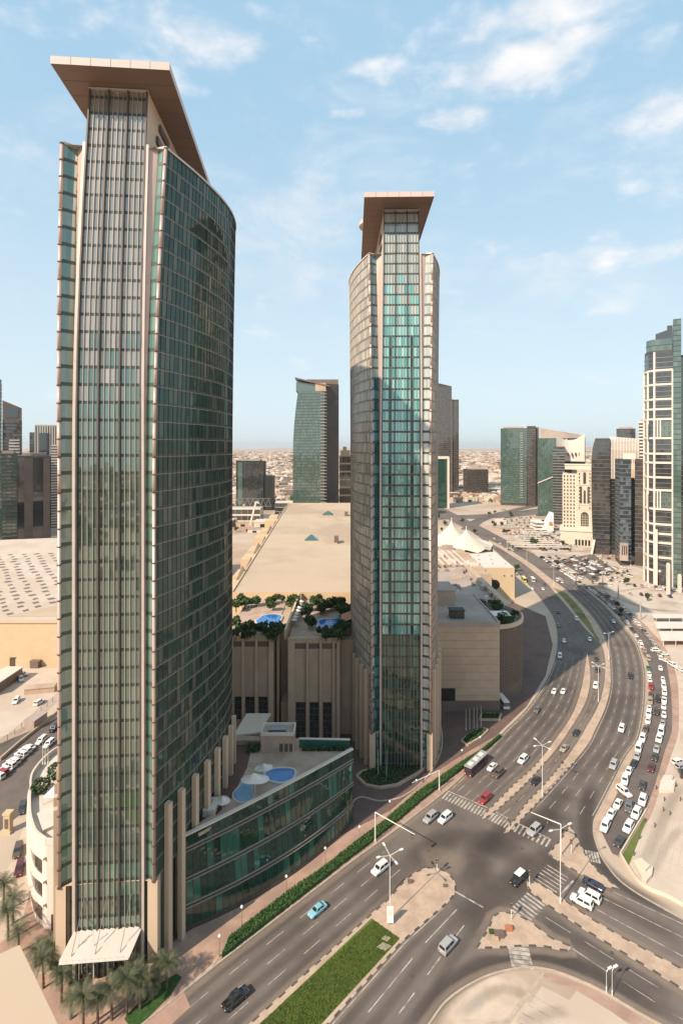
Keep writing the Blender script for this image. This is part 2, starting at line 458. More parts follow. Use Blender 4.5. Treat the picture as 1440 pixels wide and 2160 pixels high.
farR = smooth(ext(GP([(994, 1101), (1024, 1116), (1080, 1146), (1125, 1169), (1177, 1202), (1230, 1240), (1275, 1277), (1312, 1319), (1342, 1356), (1359, 1409), (1361, 1457), (1357, 1510), (1346, 1560),
                      (1320, 1597), (1293, 1650), (1270, 1696), (1253, 1729), (1251, 1756), (1258, 1784), (1270, 1812), (1302, 1854), (1348, 1888), (1440, 1940)]), 260, 120), 5)
lowR = smooth(ext(GP([(1384, 2157), (1350, 2139), (1275, 2094), (1237, 2075), (1170, 2049), (1117, 2041), (1069, 2047), (1024, 2060), (975, 2086), (937, 2116), (907, 2157)]), 150, 90), 5)
sheet("road", mainL + farR + lowR, .016, "asphalt")
# distant cross highway and flyover ramp
hw = [Vector(p) for p in ((-200, 800, 0), (60, 770, 0), (220, 790, 0), (330, 860, 0), (480, 1010, 0), (700, 1200, 0))]
hw = smooth(hw, 6); sheet("road", offset(hw, -22) + offset(hw, 22)[::-1], .030, "asphalt")
r2 = smooth(GP([(985, 1118), (1010, 1098), (1060, 1082), (1130, 1066)]), 6)
sheet("road", offset(r2, -9) + offset(r2, 9)[::-1], .044, "asphalt_side")
# ---- medians
med = ext(GP([(783, 1930), (529, 2160)]), 0, 70); med2 = ext(GP([(692, 2160), (846, 1988)]), 70, 0)
tipc = smooth(GP([(846, 1988), (945, 1902), (960, 1876), (950, 1849), (922, 1833), (890, 1835), (856, 1857), (819, 1898), (783, 1930)]), 5)
isl = island("median", med + med2 + tipc[1:-1], "paver_sand")
gp = [G(783, 1937, KZ), *ext(GP([(787, 1942), (549, 2160)], KZ), 0, 68)[1:], *ext(GP([(678, 2160), (842, 1981)], KZ), 68, 0)]
gp = [p for p in gp if True]
sheet("lawn", gp, KZ + .03, "grass")
for a in ([(808, 1990), (826, 1998), (812, 2008), (794, 2000)], [(812, 1975), (824, 1981), (816, 1988), (804, 1982)]):
    b = MB().prism([(p.x, p.y) for p in GP(a)], KZ, KZ + .12).build("manhole_cover", "concrete_lot"); b["kind"] = "structure"
tri = smooth(GP([(1006, 2000), (1030, 1960), (1048, 1928), (1087, 1931), (1125, 1951), (1162, 1981), (1204, 2003), (1150, 1997), (1110, 1995), (1050, 1999), (1006, 2000)]), 4)[:-1]
island("refuge_island", tri, "paver_sand")
cm = ext(GP([(1112, 1860), (1140, 1867), (1185, 1897), (1237, 1934), (1312, 1979), (1440, 2047)]), 0, 110)
cm2 = ext(GP([(1440, 2088), (1387, 2054), (1312, 2009), (1237, 1964), (1192, 1934), (1144, 1902), (1112, 1874)]), 110, 0)
island("median", cm + cm2, "paver_sand")
it = GP([(1202, 1743), (1216, 1770), (1232, 1802), (1256, 1836), (1304, 1876), (1275, 1870), (1221, 1842), (1180, 1818), (1156, 1803), (1180, 1775)])
island("refuge_island", it, "paver_sand")
m1l = smooth(GP([(1014, 1726), (1046, 1694), (1087, 1653), (1129, 1615), (1167, 1566), (1205, 1510), (1222, 1465), (1230, 1430), (1235, 1395), (1237, 1375)]), 5)
m1r = smooth(GP([(1237, 1375), (1241, 1395), (1244, 1430), (1238, 1470), (1221, 1507), (1181, 1569), (1143, 1615), (1105, 1656), (1052, 1705), (1028, 1724)]), 5)
island("median", m1l + m1r[1:], "paver_sand")
m2l = smooth(GP([(1061, 1757), (1087, 1729), (1108, 1698), (1150, 1653), (1188, 1608), (1226, 1552), (1237, 1532), (1256, 1499), (1269, 1465), (1275, 1427), (1275, 1390), (1267, 1360), (1237, 1330), (1211, 1300),
                 (1196, 1281), (1170, 1251), (1155, 1233), (1110, 1194), (1061, 1161), (1030, 1143)]), 5)
m2r = smooth(GP([(1031, 1139), (1069, 1157), (1125, 1193), (1162, 1222), (1191, 1243), (1224, 1274), (1250, 1304), (1269, 1334), (1282, 1371), (1286, 1405), (1286, 1450), (1275, 1495), (1254, 1540), (1240, 1569), (1209, 1608),
                 (1170, 1653), (1132, 1694), (1105, 1722), (1080, 1752)]), 5)
island("median", m2l + m2r, "paver_sand")
gi = smooth(GP([(1166, 1240), (1190, 1250), (1220, 1280), (1240, 1308), (1254, 1336), (1262, 1352), (1238, 1324), (1214, 1296), (1196, 1272), (1176, 1250), (1166, 1240)]), 4)[:-1]
sheet("lawn", gi, KZ + .02, "dry_grass")
# ---- kerb lines along the outer road edges
for nm, pts, s in (("kerb_line", mainL[:70], -1), ("kerb_line", farR[28:], -1), ("kerb_line", lowR, -1)):
    b = MB(); pp = [p + Vector((0, 0, KZ / 2)) for p in pts]
    for i, (p, q) in enumerate(zip(pp, pp[1:])): b.bar(p, q, .35 + .006 * (i % 2), KZ + .008 * (i % 2))
    b.build("kerb", "kerb")["kind"] = "structure"
# ---- sidewalks, verges and lots
hedge_hi = GP([(483, 1985), (600, 1893), (692, 1829), (740, 1790), (809, 1738), (879, 1677), (934, 1639), (983, 1606), (1018, 1585), (1052, 1555)])
hedge_lo = GP([(467, 2025), (540, 1968), (640, 1890), (740, 1812), (789, 1774), (837, 1736), (893, 1687), (934, 1656), (980, 1619), (1028, 1581), (1056, 1556)])
walk_in = GP([(345, 2000), (400, 1963), (560, 1858), (729, 1757), (823, 1710), (913, 1632), (980, 1590), (1045, 1553)])
sheet("sidewalk", walk_in + ext(hedge_hi, 0, 0)[::-1] + GP([(440, 2040), (370, 2100), (330, 2080)]), .055, "paver_pink")
sheet("verge", hedge_hi + [mainL[i] for i in range(len(mainL) - 1, -1, -1) if 106 < mainL[i].y < 190] + GP([(440, 2050)]), .042, "paver_pink")
# frontage drive round the second tower
sheet("forecourt", GP([(350, 2000), (560, 1850), (729, 1757), (823, 1710), (913, 1632), (980, 1590), (1045, 1553), (1110, 1490), (1150, 1425), (1165, 1360), (1150, 1300), (1080, 1270)]) +
      [Vector((80, 300, 0)), Vector((-60, 300, 0)), Vector((-100, 180, 0)), Vector((-66, 108, 0))], .030, "paver_brown")
# left service road, entrance plaza, lots on the left
sheet("road", [Vector(p) for p in ((-170, 118, 0), (-150, 148, 0), (-128, 172, 0), (-112, 196, 0), (-96, 226, 0), (-62, 300, 0), (-48, 300, 0), (-80, 224, 0), (-86, 190, 0), (-88, 160, 0), (-96, 128, 0), (-120, 92, 0), (-170, 60, 0))], .018, "asphalt_side")
sheet("plaza", [Vector(p) for p in ((-96, 128, 0), (-62, 125, 0), (-60, 104, 0), (-34, 106, 0), (-28, 98, 0), (-40, 84, 0), (-70, 70, 0), (-110, 90, 0))], .034, "paver_pink")
sheet("verge", GP([(0, 1880), (52, 1740), (70, 1760), (60, 1900), (40, 1960), (0, 1990)]), .048, "sand_lot")
sheet("lawn", GP([(262, 2150), (290, 2118), (330, 2080), (372, 2055), (384, 2062), (360, 2100), (310, 2150), (280, 2175)]), .12, "hedge_leaf")
sheet("lot", [Vector(p) for p in ((-260, 150, 0), (-150, 160, 0), (-125, 184, 0), (-100, 224, 0), (-110, 248, 0), (-330, 248, 0))], .012, "pale_lot")
# right parking street
sl = farR[29:-14]; psR = smooth(GP([(1250, 1237), (1296, 1277), (1345, 1325), (1385, 1360), (1404, 1400), (1414, 1460), (1416, 1539), (1401, 1585), (1385, 1640), (1362, 1706), (1332, 1765), (1306, 1803), (1290, 1800), (1262, 1756)]), 5)
psL = smooth(GP([(1225, 1232), (1262, 1262), (1300, 1296), (1330, 1330), (1352, 1370), (1369, 1409), (1371, 1457), (1367, 1510), (1357, 1562), (1336, 1600), (1310, 1655), (1288, 1700), (1270, 1740), (1268, 1756)]), 5)
sheet("parking_street", psL + psR[:-5][::-1], .024, "asphalt_side")
st = [p for p in farR if p.y < 390 and p.y > 142 and p.x > 60]
sheet("sidewalk", st + [p for p in psL][::-1], .062, "paver_sand")
psO = smooth(GP([(1275, 1245), (1330, 1290), (1385, 1345), (1412, 1385), (1428, 1440), (1430, 1540), (1412, 1600), (1395, 1650), (1375, 1712), (1340, 1775), (1318, 1815)]), 5)
sheet("sidewalk", psR[:-6] + psO[::-1], .050, "paver_pink")
sheet("lot", psO + GP([(1318, 1820), (1360, 1870), (1440, 1912)]) + [Vector((260, 140, 0)), Vector((400, 200, 0)), Vector((400, 330, 0)), Vector((230, 345, 0))], .014, "pale_lot")
sheet("lot", GP([(1425, 1400), (1440, 1395), (1560, 1395), (1560, 1600), (1435, 1600)]), .020, "sand_lot")
sheet("lawn", GP([(1309, 1808), (1357, 1725), (1363, 1728), (1323, 1832)]), .085, "grass")
sheet("lot", GP([(1075, 1135), (1150, 1115), (1200, 1118), (1240, 1140), (1252, 1160), (1130, 1168)]), .022, "concrete_lot")
sheet("lot", GP([(1120, 1168), (1246, 1163), (1262, 1176), (1340, 1196), (1440, 1226), (1500, 1260), (1440, 1320), (1275, 1240), (1190, 1196)]), .016, "concrete_lot")
sheet("lot", GP([(1175, 1182), (1250, 1168), (1300, 1205), (1250, 1228)]), .026, "asphalt_side")
sheet("lot", GP([(1260, 1215), (1340, 1205), (1400, 1235), (1330, 1255), (1290, 1245)]), .032, "pale_lot")
sheet("lot", GP([(915, 2157), (945, 2116), (980, 2090), (1028, 2064), (1069, 2051), (1117, 2045), (1170, 2053), (1237, 2079), (1275, 2098), (1384, 2161)]) + [Vector((75, 80, 0)), Vector((10, 80, 0))], .012, "sand_lot")
sheet("sidewalk", smooth(GP([(1135, 2052), (1170, 2056), (1237, 2082), (1275, 2102), (1350, 2146), (1330, 2160), (1270, 2122), (1220, 2090), (1165, 2072)]), 3), .026, "paver_pink")
sheet("lot", GP([(1090, 2160), (1142, 2080), (1200, 2110), (1215, 2090), (1290, 2135), (1330, 2165)]), .034, "pale_lot")
sheet("lot", GP([(975, 2120), (1010, 2085), (1022, 2090), (1018, 2120), (1005, 2150), (960, 2150)]), .040, "pale_lot")
for k in range(5):
    a, b2 = G(1118 + 8 * k * 0 - 14 * k, 2098 + 17 * k), G(1190 - 10 * k, 2140 + 17 * k)
    line("bay_line", [a, b2], .14, .046, "line_white")
sheet("kerb_island", GP([(1020, 2160), (1068, 2148), (1142, 2052), (1150, 2052), (1075, 2160)]), .052, "kerb")
# right-hand slip lane planters
def low_block(name, pts, h, m, label, cat):
    o = MB().prism([(p.x, p.y) for p in pts], 0, h).build(name, m); tag(o, label, cat); return o
# ---- road markings
ML = [p for p in mainL]                      # left kerb, near to far
medL = smooth(ext(GP([(529, 2160), (783, 1930), (858, 1857)]), 70, 0), 6)
leftA = [p for p in ML if p.y < 142]
for t in (.25, .5, .75):
    a = [p for p in leftA]; line("lane_line", between(a, medL, t), .14, .026, "line_white", 4.5, 4.5, 2 * t)
far_left = [p for p in ML if 156 < p.y < 330]
m1 = m1l[:-1]
L1 = [p for p in ML if 160 < p.y < 262]
for t in (.2, .4, .6, .8):
    line("lane_line", between(L1, smooth(GP([(1024, 1714), (1087, 1653), (1129, 1615), (1167, 1566), (1205, 1510), (1222, 1465), (1232, 1420), (1235, 1380)]), 5), t), .14, .026, "line_white", 4.5, 4.5)
line("edge_line", offset(L1, .8), .2, .026, "line_white")
line("lane_line", between(m1r[::-1][1:], smooth(GP([(1078, 1722), (1108, 1698), (1150, 1653), (1188, 1608), (1226, 1552), (1256, 1499), (1271, 1465), (1275, 1427), (1275, 1392)]), 5), .5), .14, .026, "line_white", 4.5, 4.5)
R1 = [p for p in m2r[::-1] if 152 < p.y < 420]; R2 = [p for p in farR if 148 < p.y < 430 and p.x > 50][::-1]
for t in (.25, .5, .75): line("lane_line", between(R1, R2, t), .14, .026, "line_white", 4.5, 4.5)
line("edge_line", offset(R2, -.8), .2, .026, "line_white"); line("edge_line", offset(R1, .7), .16, .026, "line_white")
FL = [p for p in ML if 262 < p.y < 620]; FM = [p for p in m2l if 262 < p.y < 560]
for t in (.3, .6): line("lane_line", between(FL, FM, t), .14, .026, "line_white", 4.5, 6)
rc1 = ext(GP([(692, 2160), (846, 1988), (930, 1912)]), 60, 0); rc2 = ext(GP([(860, 2215), (937, 2116), (1010, 1995), (1040, 1935)]), 30, 0)
line("edge_line", offset(rc1, .6), .18, .026, "line_white")
for i, t in enumerate((.3, .62)): line("lane_line", between(rc1, rc2, t), .22, .026, "line_white", 5 if i else 14, 4.5)
# cross road lane lines
for a in ([(1150, 1935), (1203, 1968)], [(1232, 1986), (1293, 2024)], [(1323, 2044), (1388, 2084)], [(1312, 2070), (1380, 2114)], [(1416, 2138), (1460, 2162)]): line("lane_line", GP(a), .14, .026, "line_white")
line("edge_line", GP([(1206, 2001), (1280, 2050)]), .22, .026, "line_white")
for a in ([(1268, 1893), (1440, 1978)], [(1255, 1917), (1440, 2018)], [(1290, 1880), (1440, 1950)]): line("lane_line", ext(GP(a), 0, 60), .18, .026, "line_white")
# stop lines
for a in ([(940, 1667), (1028, 1704)], [(1042, 1711), (1074, 1728)], [(958, 1880), (1018, 1914)], [(1182, 1886), (1208, 1858)], [(1084, 1733), (1160, 1770)]): line("stop_line", GP(a), .4, .030, "line_white")
def zebra(p, q, n, ln, wd, z=.030):
    """crossing: n bars between ground points p and q, each ln long across"""
    b = MB(); ax = (q - p).normalized(); nn = Vector((ax.y, -ax.x, 0))
    for k in range(n):
        c = p.lerp(q, (k + .5) / n)
        b.quad(*[(v.x, v.y, z) for v in (c - ax * wd / 2 - nn * ln / 2, c + ax * wd / 2 - nn * ln / 2, c + ax * wd / 2 + nn * ln / 2, c - ax * wd / 2 + nn * ln / 2)])
    o = b.build("crossing", "line_white"); o["kind"] = "structure"
zebra(G(935, 1677), G(1022, 1716), 13, 3.6, .5)
zebra(G(1033, 1721), G(1071, 1740), 6, 3.6, .5)
zebra(G(1085, 1745), G(1160, 1780), 8, 3.6, .5)
zebra(G(1132, 1895), G(1092, 1935), 7, 4.6, .55)
zebra(G(1178, 1836), G(1142, 1876), 7, 5.5, .3)
zebra(G(1092, 1997), G(1102, 2044), 5, 4.2, .8)
zebra(G(1234, 1804), G(1264, 1810), 5, 3.8, .5)
# tyre wear, oil and blown dust: thin soft-edged layers on the asphalt
def wear_mat(name, c1, c2, amt):
    m = bpy.data.materials.new(name); m.use_nodes = True; t = NT(m.node_tree); b = t.n["Principled BSDF"]
    pos = t.add("ShaderNodeNewGeometry").outputs['Position']; at = t.add("ShaderNodeAttribute"); at.attribute_name = "wear"
    t.link(t.mix(t.ramp(t.noise(pos, .6, 5), .3, .7), c1, c2), b.inputs['Base Color']); b.inputs['Roughness'].default_value = .85
    f = t.math('MULTIPLY', at.outputs['Fac'], t.math('ADD', .8, t.math('MULTIPLY', t.noise(pos, .10, 4, .6), .3))); f = t.math('MULTIPLY', f, amt, True)
    tr = t.add("ShaderNodeBsdfTransparent"); mx = t.add("ShaderNodeMixShader"); t.link(f, mx.inputs[0]); t.link(tr.outputs[0], mx.inputs[1]); t.link(b.outputs[0], mx.inputs[2]); t.link(mx.outputs[0], t.n["Material Output"].inputs[0]); MATS[name] = m
wear_mat("tyre_wear", (.050, .040, .036), (.066, .054, .047), .54); wear_mat("road_dust", (.40, .30, .225), (.34, .255, .19), .75)
WZ = [.0205]
def wear(pts, width, m, ends=True, amt=1.):
    """strip along a path, fading out to both sides and both ends"""
    L = plen(pts); n = max(6, int(L / 3)); b = MB(); att = []; prof = (-1, -.72, -.4, 0, .4, .72, 1); val = (0, .35, .85, 1, .85, .35, 0); WZ[0] += .00012
    S = along(pts, [L * k / n for k in range(n + 1)])
    for k, (p, t) in enumerate(S):
        nn = V(t.y, -t.x); e = min(1, min(k, n - k) / (n * .14)) if ends else 1
        for a, v in zip(prof, val): b.v.append((p.x + nn[0] * a * width / 2, p.y + nn[1] * a * width / 2, WZ[0])); att.append(v * e * amt)
    for k in range(n):
        for i in range(6): q = k * 7 + i; b.f.append((q, q + 1, q + 8, q + 7)); b.m.append(0)
    o = b.build("road_wear", m); o["kind"] = "structure"; a = o.data.attributes.new("wear", 'FLOAT', 'POINT'); a.data.foreach_set("value", att); return o
def V(x, y): return (x, y)
for t in (.125, .375, .625, .875): wear(between(leftA, medL, t), 2.6, "tyre_wear", amt=.42)
mm1 = smooth(GP([(1024, 1714), (1087, 1653), (1129, 1615), (1167, 1566), (1205, 1510), (1222, 1465), (1232, 1420), (1235, 1380)]), 5)
for t in (.1, .3, .5, .7, .9): wear(between(L1, mm1, t), 2.6, "tyre_wear", amt=.4)
for t in (.125, .375, .625, .875): wear(between(R1, R2, t), 2.6, "tyre_wear", amt=.4)
for t in (.15, .45, .8): wear(between(rc1, rc2, t), 2.8, "tyre_wear", amt=.45)
for a, wd, am in (([(1250, 1650), (1238, 1700), (1234, 1750), (1244, 1795), (1275, 1832), (1330, 1878), (1440, 1938)], 5.5, 1.), ([(870, 2200), (930, 2105), (985, 2055), (1050, 2028), (1110, 2020), (1180, 2028), (1250, 2050), (1330, 2095), (1440, 2160)], 5.5, 1.),
                  ([(1190, 1700), (1120, 1745), (1040, 1775), (1005, 1810), (1006, 1860), (1030, 1890)], 10, .75), ([(1190, 1790), (1130, 1830), (1070, 1870), (1020, 1910), (960, 1975)], 10, .75), ([(870, 1830), (930, 1780), (990, 1765), (1060, 1790), (1120, 1830)], 10, .6),
                  ([(960, 1740), (900, 1790), (840, 1840), (760, 1905)], 9, .4), ([(1130, 1930), (1200, 1972), (1290, 2030), (1420, 2110)], 6, .5), ([(1190, 1850), (1260, 1890), (1340, 1932), (1440, 1985)], 6, .45), ([(1110, 1760), (1150, 1720), (1200, 1660)], 6, .5), ([(1060, 1730), (1040, 1770), (1010, 1800)], 5, .5)):
    wear(smooth(GP(a), 5), wd, "tyre_wear", amt=am)
wear(offset([p for p in mainL if p.y < 260], .9), 2.2, "road_dust", amt=.55); wear(offset(R2[::-1], .9) if False else offset(R2, -1.0), 2.4, "road_dust", amt=.6); wear(offset(lowR, .8), 2.2, "road_dust", amt=.6)
wear(offset(medL, -.7), 1.8, "road_dust", amt=.5); wear(offset(rc1, .7), 1.8, "road_dust", amt=.5); wear(offset(tipc, -1.6), 4.6, "road_dust", amt=.8); wear(offset(tri, -1.0) + [offset(tri, -1.0)[0]], 2.4, "road_dust", amt=.6)
wear(offset(m1r[::-1], 1.0), 2, "road_dust", amt=.5); wear(offset(m1l, -1.), 2, "road_dust", amt=.5); wear(offset(m2l[:70], -1.), 2, "road_dust", amt=.5); wear(offset(cm, -1.), 2.2, "road_dust", amt=.55); wear(offset(cm2, -1.), 2.2, "road_dust", amt=.55)
wear(GP([(1165, 1800), (1200, 1830), (1265, 1878), (1330, 1905)]), 3, "road_dust", amt=.6); wear(GP([(880, 1812), (940, 1808), (985, 1835)]), 10, "road_dust", amt=.45)
for x, y in ((905, 1795), (760, 1990), (650, 2050), (985, 1890), (1170, 1870), (1100, 1790), (1290, 2010), (870, 2060), (1090, 1690), (1330, 1480)):
    p = G(x, y); b = MB(); b.v = [(p.x + .42 * math.cos(k * .628), p.y + .42 * math.sin(k * .628), .0285) for k in range(10)]; b.f = [tuple(range(10))]; b.m = [0]; b.build("manhole_cover", "kerb_dark")["kind"] = "structure"

for a, wd, am in (([(1345, 1840), (1380, 1770), (1410, 1700), (1440, 1650)], 4, .35), ([(1370, 1850), (1400, 1790), (1440, 1740)], 3, .3), ([(960, 2150), (1010, 2110), (1060, 2085), (1130, 2110)], 3, .35), ([(1200, 2130), (1150, 2140), (1090, 2160)], 3, .3), ([(1300, 1262), (1370, 1285), (1440, 1290)], 6, .4), ([(1290, 1250), (1360, 1240), (1440, 1235)], 6, .3)):
    WZ[0] = .047; wear(smooth(GP(a), 5), wd, "tyre_wear", amt=am)
for k in range(7):
    line("paving_joint", GP([(1330 + 16 * k, 1846 - 2 * k), (1372 + 14 * k, 1700)]), .07, .018, "kerb")
for k in range(5):
    line("paving_joint", GP([(1345 + 6 * k, 1830 - 30 * k), (1450, 1868 - 34 * k)]), .07, .0186, "kerb")
# ================================================================ THE TWO HOTEL TOWERS
def interp(tab, v):
    for (a, fa), (b, fb) in zip(tab, tab[1:]):
        if v <= b:
            t = (v - a) / (b - a); return fa + (fb - fa) * t
    return tab[-1][1]
def cub(tab, v):
    """smooth interpolation through a table"""
    n = len(tab)
    for i in range(n - 1):
        if v <= tab[i + 1][0] or i == n - 2:
            x0, x1 = tab[i][0], tab[i + 1][0]; t = (v - x0) / (x1 - x0)
            m = []
            for j in (i, i + 1):
                a, b = tab[max(j - 1, 0)], tab[min(j + 1, n - 1)]
                m.append((b[1] - a[1]) / (b[0] - a[0]) * (x1 - x0))
            p0, p1 = tab[i][1], tab[i + 1][1]
            return (2 * t ** 3 - 3 * t * t + 1) * p0 + (t ** 3 - 2 * t * t + t) * m[0] + (-2 * t ** 3 + 3 * t * t) * p1 + (t ** 3 - t * t) * m[1]
def jit(pts, a, rng):
    """tilt a pane a hair so that neighbouring reflections break"""
    c = sum((Vector(p) for p in pts), Vector()) / 4
    n = (Vector(pts[1]) - Vector(pts[0])).cross(Vector(pts[3]) - Vector(pts[0])).normalized()
    k1, k2 = rng.uniform(-a, a), rng.uniform(-a, a)
    return [Vector(pts[0]) + n * (-k1 - k2), Vector(pts[1]) + n * (k1 - k2), Vector(pts[2]) + n * (k1 + k2), Vector(pts[3]) + n * (-k1 + k2)]

def hotel_tower(label, cx, cy, s, zw0, zw1, ztop, hwL, hwR, bulge, fl, lean0, slab, gm, gmw, gms, npanes, ridge=None, pil_z=31.5, grnd=0., fin_mat="fin_dark", tr_mat="bronze", wingm=None):
    rng = random.Random(int(cx * 10))
    n = math.hypot(1, s); ex = Vector((1, -s, 0)) / n; ey = Vector((s, 1, 0)) / n
    O = Vector((cx, cy, 0))
    def W(u, v, z): return O + ex * u + ey * v + Vector((0, 0, z))
    def k16(z, z0, z1): return max(0., (z - z0) / (z1 - z0)) ** 1.7
    def lean(z): return lean0 * k16(z, 108, ztop)
    def uc(z): return 6.1 - .45 * min(1, max(0, (z - 95) / 83.)) ** 1.3
    def uo(z): return .5 * k16(z, 100, ztop)                       # core axis drifts a little
    def flare(z): return fl * k16(z, 92, zw1)
    def rev(z): return 1.55 * k16(z, 92, zw1)
    T = empty("glass_tower", O + Vector((0, 0, 0)), label, "tower")
    fh = 3.47; nf = round((zw1 - zw0) / fh); fh = (zw1 - zw0) / nf
    zs = [zw0 + fh * k for k in range(nf + 1)]
    zcore = [max(0, zw0 - fh * k) for k in range(int(zw0 / fh), 0, -1)] + zs
    while zcore[-1] + fh < ztop - 1: zcore.append(zcore[-1] + fh)
    zcore.append(ztop)
    # --- core front
    bays = 12; stuff = MB(); dark = MB(); pale = MB(); nind = 0; sp = []
    def k_i(q):
        c = (q[0] + q[1]) / 2 - O; u = c.dot(ex); return int((u / uc(q[0].z) + 1) / 2 * bays)
    cand = []
    for j in range(len(zcore) - 1):
        z0, z1 = zcore[j], zcore[j + 1]
        b = MB()
        zz = z0 + .6
        A = [W(uo(z0) - uc(z0), lean(z0) - .03, z0), W(uo(z0) + uc(z0), lean(z0) - .03, z0), W(uo(zz) + uc(zz), lean(zz) - .03, zz), W(uo(zz) - uc(zz), lean(zz) - .03, zz)]
        b.quad(*A); b.build("spandrel", "spandrel", T)
        for i in range(bays):
            q = []
            for (ii, z) in ((i, zz), (i + 1, zz), (i + 1, z1), (i, z1)):
                u = uo(z) + uc(z) * (-1 + 2 * ii / bays); q.append(W(u, lean(z), z))
            cand.append((j, jit(q, .009, rng)))
    mid = len(zcore) // 2
    cand.sort(key=lambda c: abs(c[0] - mid * .62))
    for k, (j, q) in enumerate(cand):
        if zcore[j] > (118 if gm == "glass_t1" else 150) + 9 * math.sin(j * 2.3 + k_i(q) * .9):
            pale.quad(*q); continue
        nind += 1
        if nind <= npanes: MB().quad(*q).build("pane", gmw if zcore[j] < zw0 + fh else gm, T)
        else:
            lowd = gm == "glass_t2" and (zcore[j] < 42 or (zcore[j] < 138 and (k_i(q) in (2, 9))))
            (dark if lowd else stuff).quad(*q)
    if stuff.f: stuff.build("pane_field", gm, T)["kind"] = "stuff"
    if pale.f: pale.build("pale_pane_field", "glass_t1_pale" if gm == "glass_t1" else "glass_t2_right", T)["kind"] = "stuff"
    if dark.f: dark.build("dark_pane_field", "glass_podium", T)["kind"] = "stuff"
    for i in range(bays + 1):
        b = MB(); w_ = (.12 if gm == "glass_t1" else .10) if i % 4 else .30; d_ = .28 if i % 4 else .6
        top = ztop - .5
        zl = [0, 50, 95, 110, 125, 140, 150, 160, 170, top]
        for a, c in zip(zl, zl[1:]):
            b.bar(W(uo(a) + uc(a) * (-1 + 2 * i / bays), lean(a) - d_ / 2, a), W(uo(c) + uc(c) * (-1 + 2 * i / bays), lean(c) - d_ / 2, c), w_, d_, up=tuple(ey))
        b.build("mullion", "bronze" if i % 4 else "alu_dark", T)
    # --- core shaft behind the front, up to the roof slab
    for sg, nm in ((-1, "shaft_wall"), (1, "shaft_wall")):
        b = MB(); zl = [zw1 - 12, zw1, ztop]
        for a, c in zip(zl, zl[1:]):
            q = [W(uo(a) + sg * (uc(a) + .02), lean(a), a), W(uo(a) + sg * (uc(a) + 1.5), 56, a), W(uo(c) + sg * (uc(c) + 1.5), 56, c), W(uo(c) + sg * (uc(c) + .02), lean(c), c)]
            b.quad(*(q if sg > 0 else q[::-1]))
        b.build(nm, "beige_clad", T)
        b = MB()
        for k in range(3):
            z = zw1 + 1.5 + k * 3.6; v0 = 8 + k * 2
            b.box(-.15, .15, 0, 7, 0, 1.6, M=Matrix.Translation(W(uo(z) + sg * (uc(z) + .25 + .03 * v0), v0, z)) @ Matrix.Rotation(-math.atan(s) - sg * .03, 4, 'Z'))
        b.build("louvre", "alu_dark", T)
    # --- wings, reveals and edge beams either side of the core
    for sg, hw_ in ((-1, hwL), (1, hwR)):
        def inner(z): return W(uo(z) + sg * (uc(z) + .8 + rev(z)), (1.2 if sg < 0 else .45) + lean(z), z)
        def outer(z): return W(sg * (hw_ + flare(z) * (.6 if sg < 0 else 1)), (-.55 if sg < 0 else -.35) + lean(z), z)
        wg = MB(); ws = MB()
        for j in range(nf):
            z0, z1 = zs[j], zs[j + 1]; zz = z0 + .75
            a0, b0, a1, b1, a2, b2 = inner(z0), outer(z0), inner(zz), outer(zz), inner(z1), outer(z1)
            q = [a0, b0, b1, a1]; ws.quad(*(q if sg > 0 else q[::-1]))
            for i in range(3):
                t0, t1 = i / 3, (i + 1) / 3
                q = [a1.lerp(b1, t0), a1.lerp(b1, t1), a2.lerp(b2, t1), a2.lerp(b2, t0)]
                if sg < 0: q = [q[1], q[0], q[3], q[2]]
                wg.quad(*jit(q, .006, rng))
        wg.build("wing_glass", wingm[0 if sg < 0 else 1] if wingm else gmw, T)["kind"] = "stuff"
        ws.build("wing_spandrels", "spandrel", T)["kind"] = "stuff"
        rv = MB(); zl = [zw0] + [95 + 7 * k for k in range(int((zw1 - 95) / 7))] + [zw1]
        bm = MB(); cp = MB()
        for a, c in zip(zl, zl[1:]):
            p0, p1 = W(uo(a) + sg * (uc(a) + .5), -.1 + lean(a), a), W(uo(c) + sg * (uc(c) + .5), -.1 + lean(c), c)
            q = [p0, inner(a), inner(c), p1]; rv.quad(*(q if sg > 0 else q[::-1]))
        zl2 = [0] + zl + [zw1 + .6]
        for a, c in zip(zl2, zl2[1:]):
            bm.bar(W(uo(a) + sg * (uc(a) + .42), .1 + lean(a), a), W(uo(c) + sg * (uc(c) + .42), .1 + lean(c), c), .6, 1.2, up=tuple(ey))
        for a, c in zip(zl, zl[1:] ):
            cp.tube(outer(a) + Vector((sg * .12, -.1, 0)), outer(c) + Vector((sg * .12, -.1, 0)), .34, n=8, cap=True)
        rv.build("reveal", "pink_metal", T); bm.build("edge_beam", "alu", T); cp.build("corner_post", "pink_metal", T, smooth=True)
        jb = MB()
        for z in zs: jb.tube(outer(z) + Vector((sg * .12, -.1, -.12)), outer(z) + Vector((sg * .12, -.1, .12)), .46, n=8)
        jb.build("post_joints", "alu_dark", T)["kind"] = "stuff"
        # --- bowed side shell
        nv = 46; vs = [62. * (k / nv) for k in range(nv + 1)]
        def SH(v, z, off=0.):
            k = 1 - v / 62.
            return W(sg * (hw_ + cub(bulge, v) + flare(z) * (.6 if sg < 0 else 1) * (k * .7 + .3) + off), -.45 + v + lean(z) * k, z)
        pg = MB(); ps = MB()
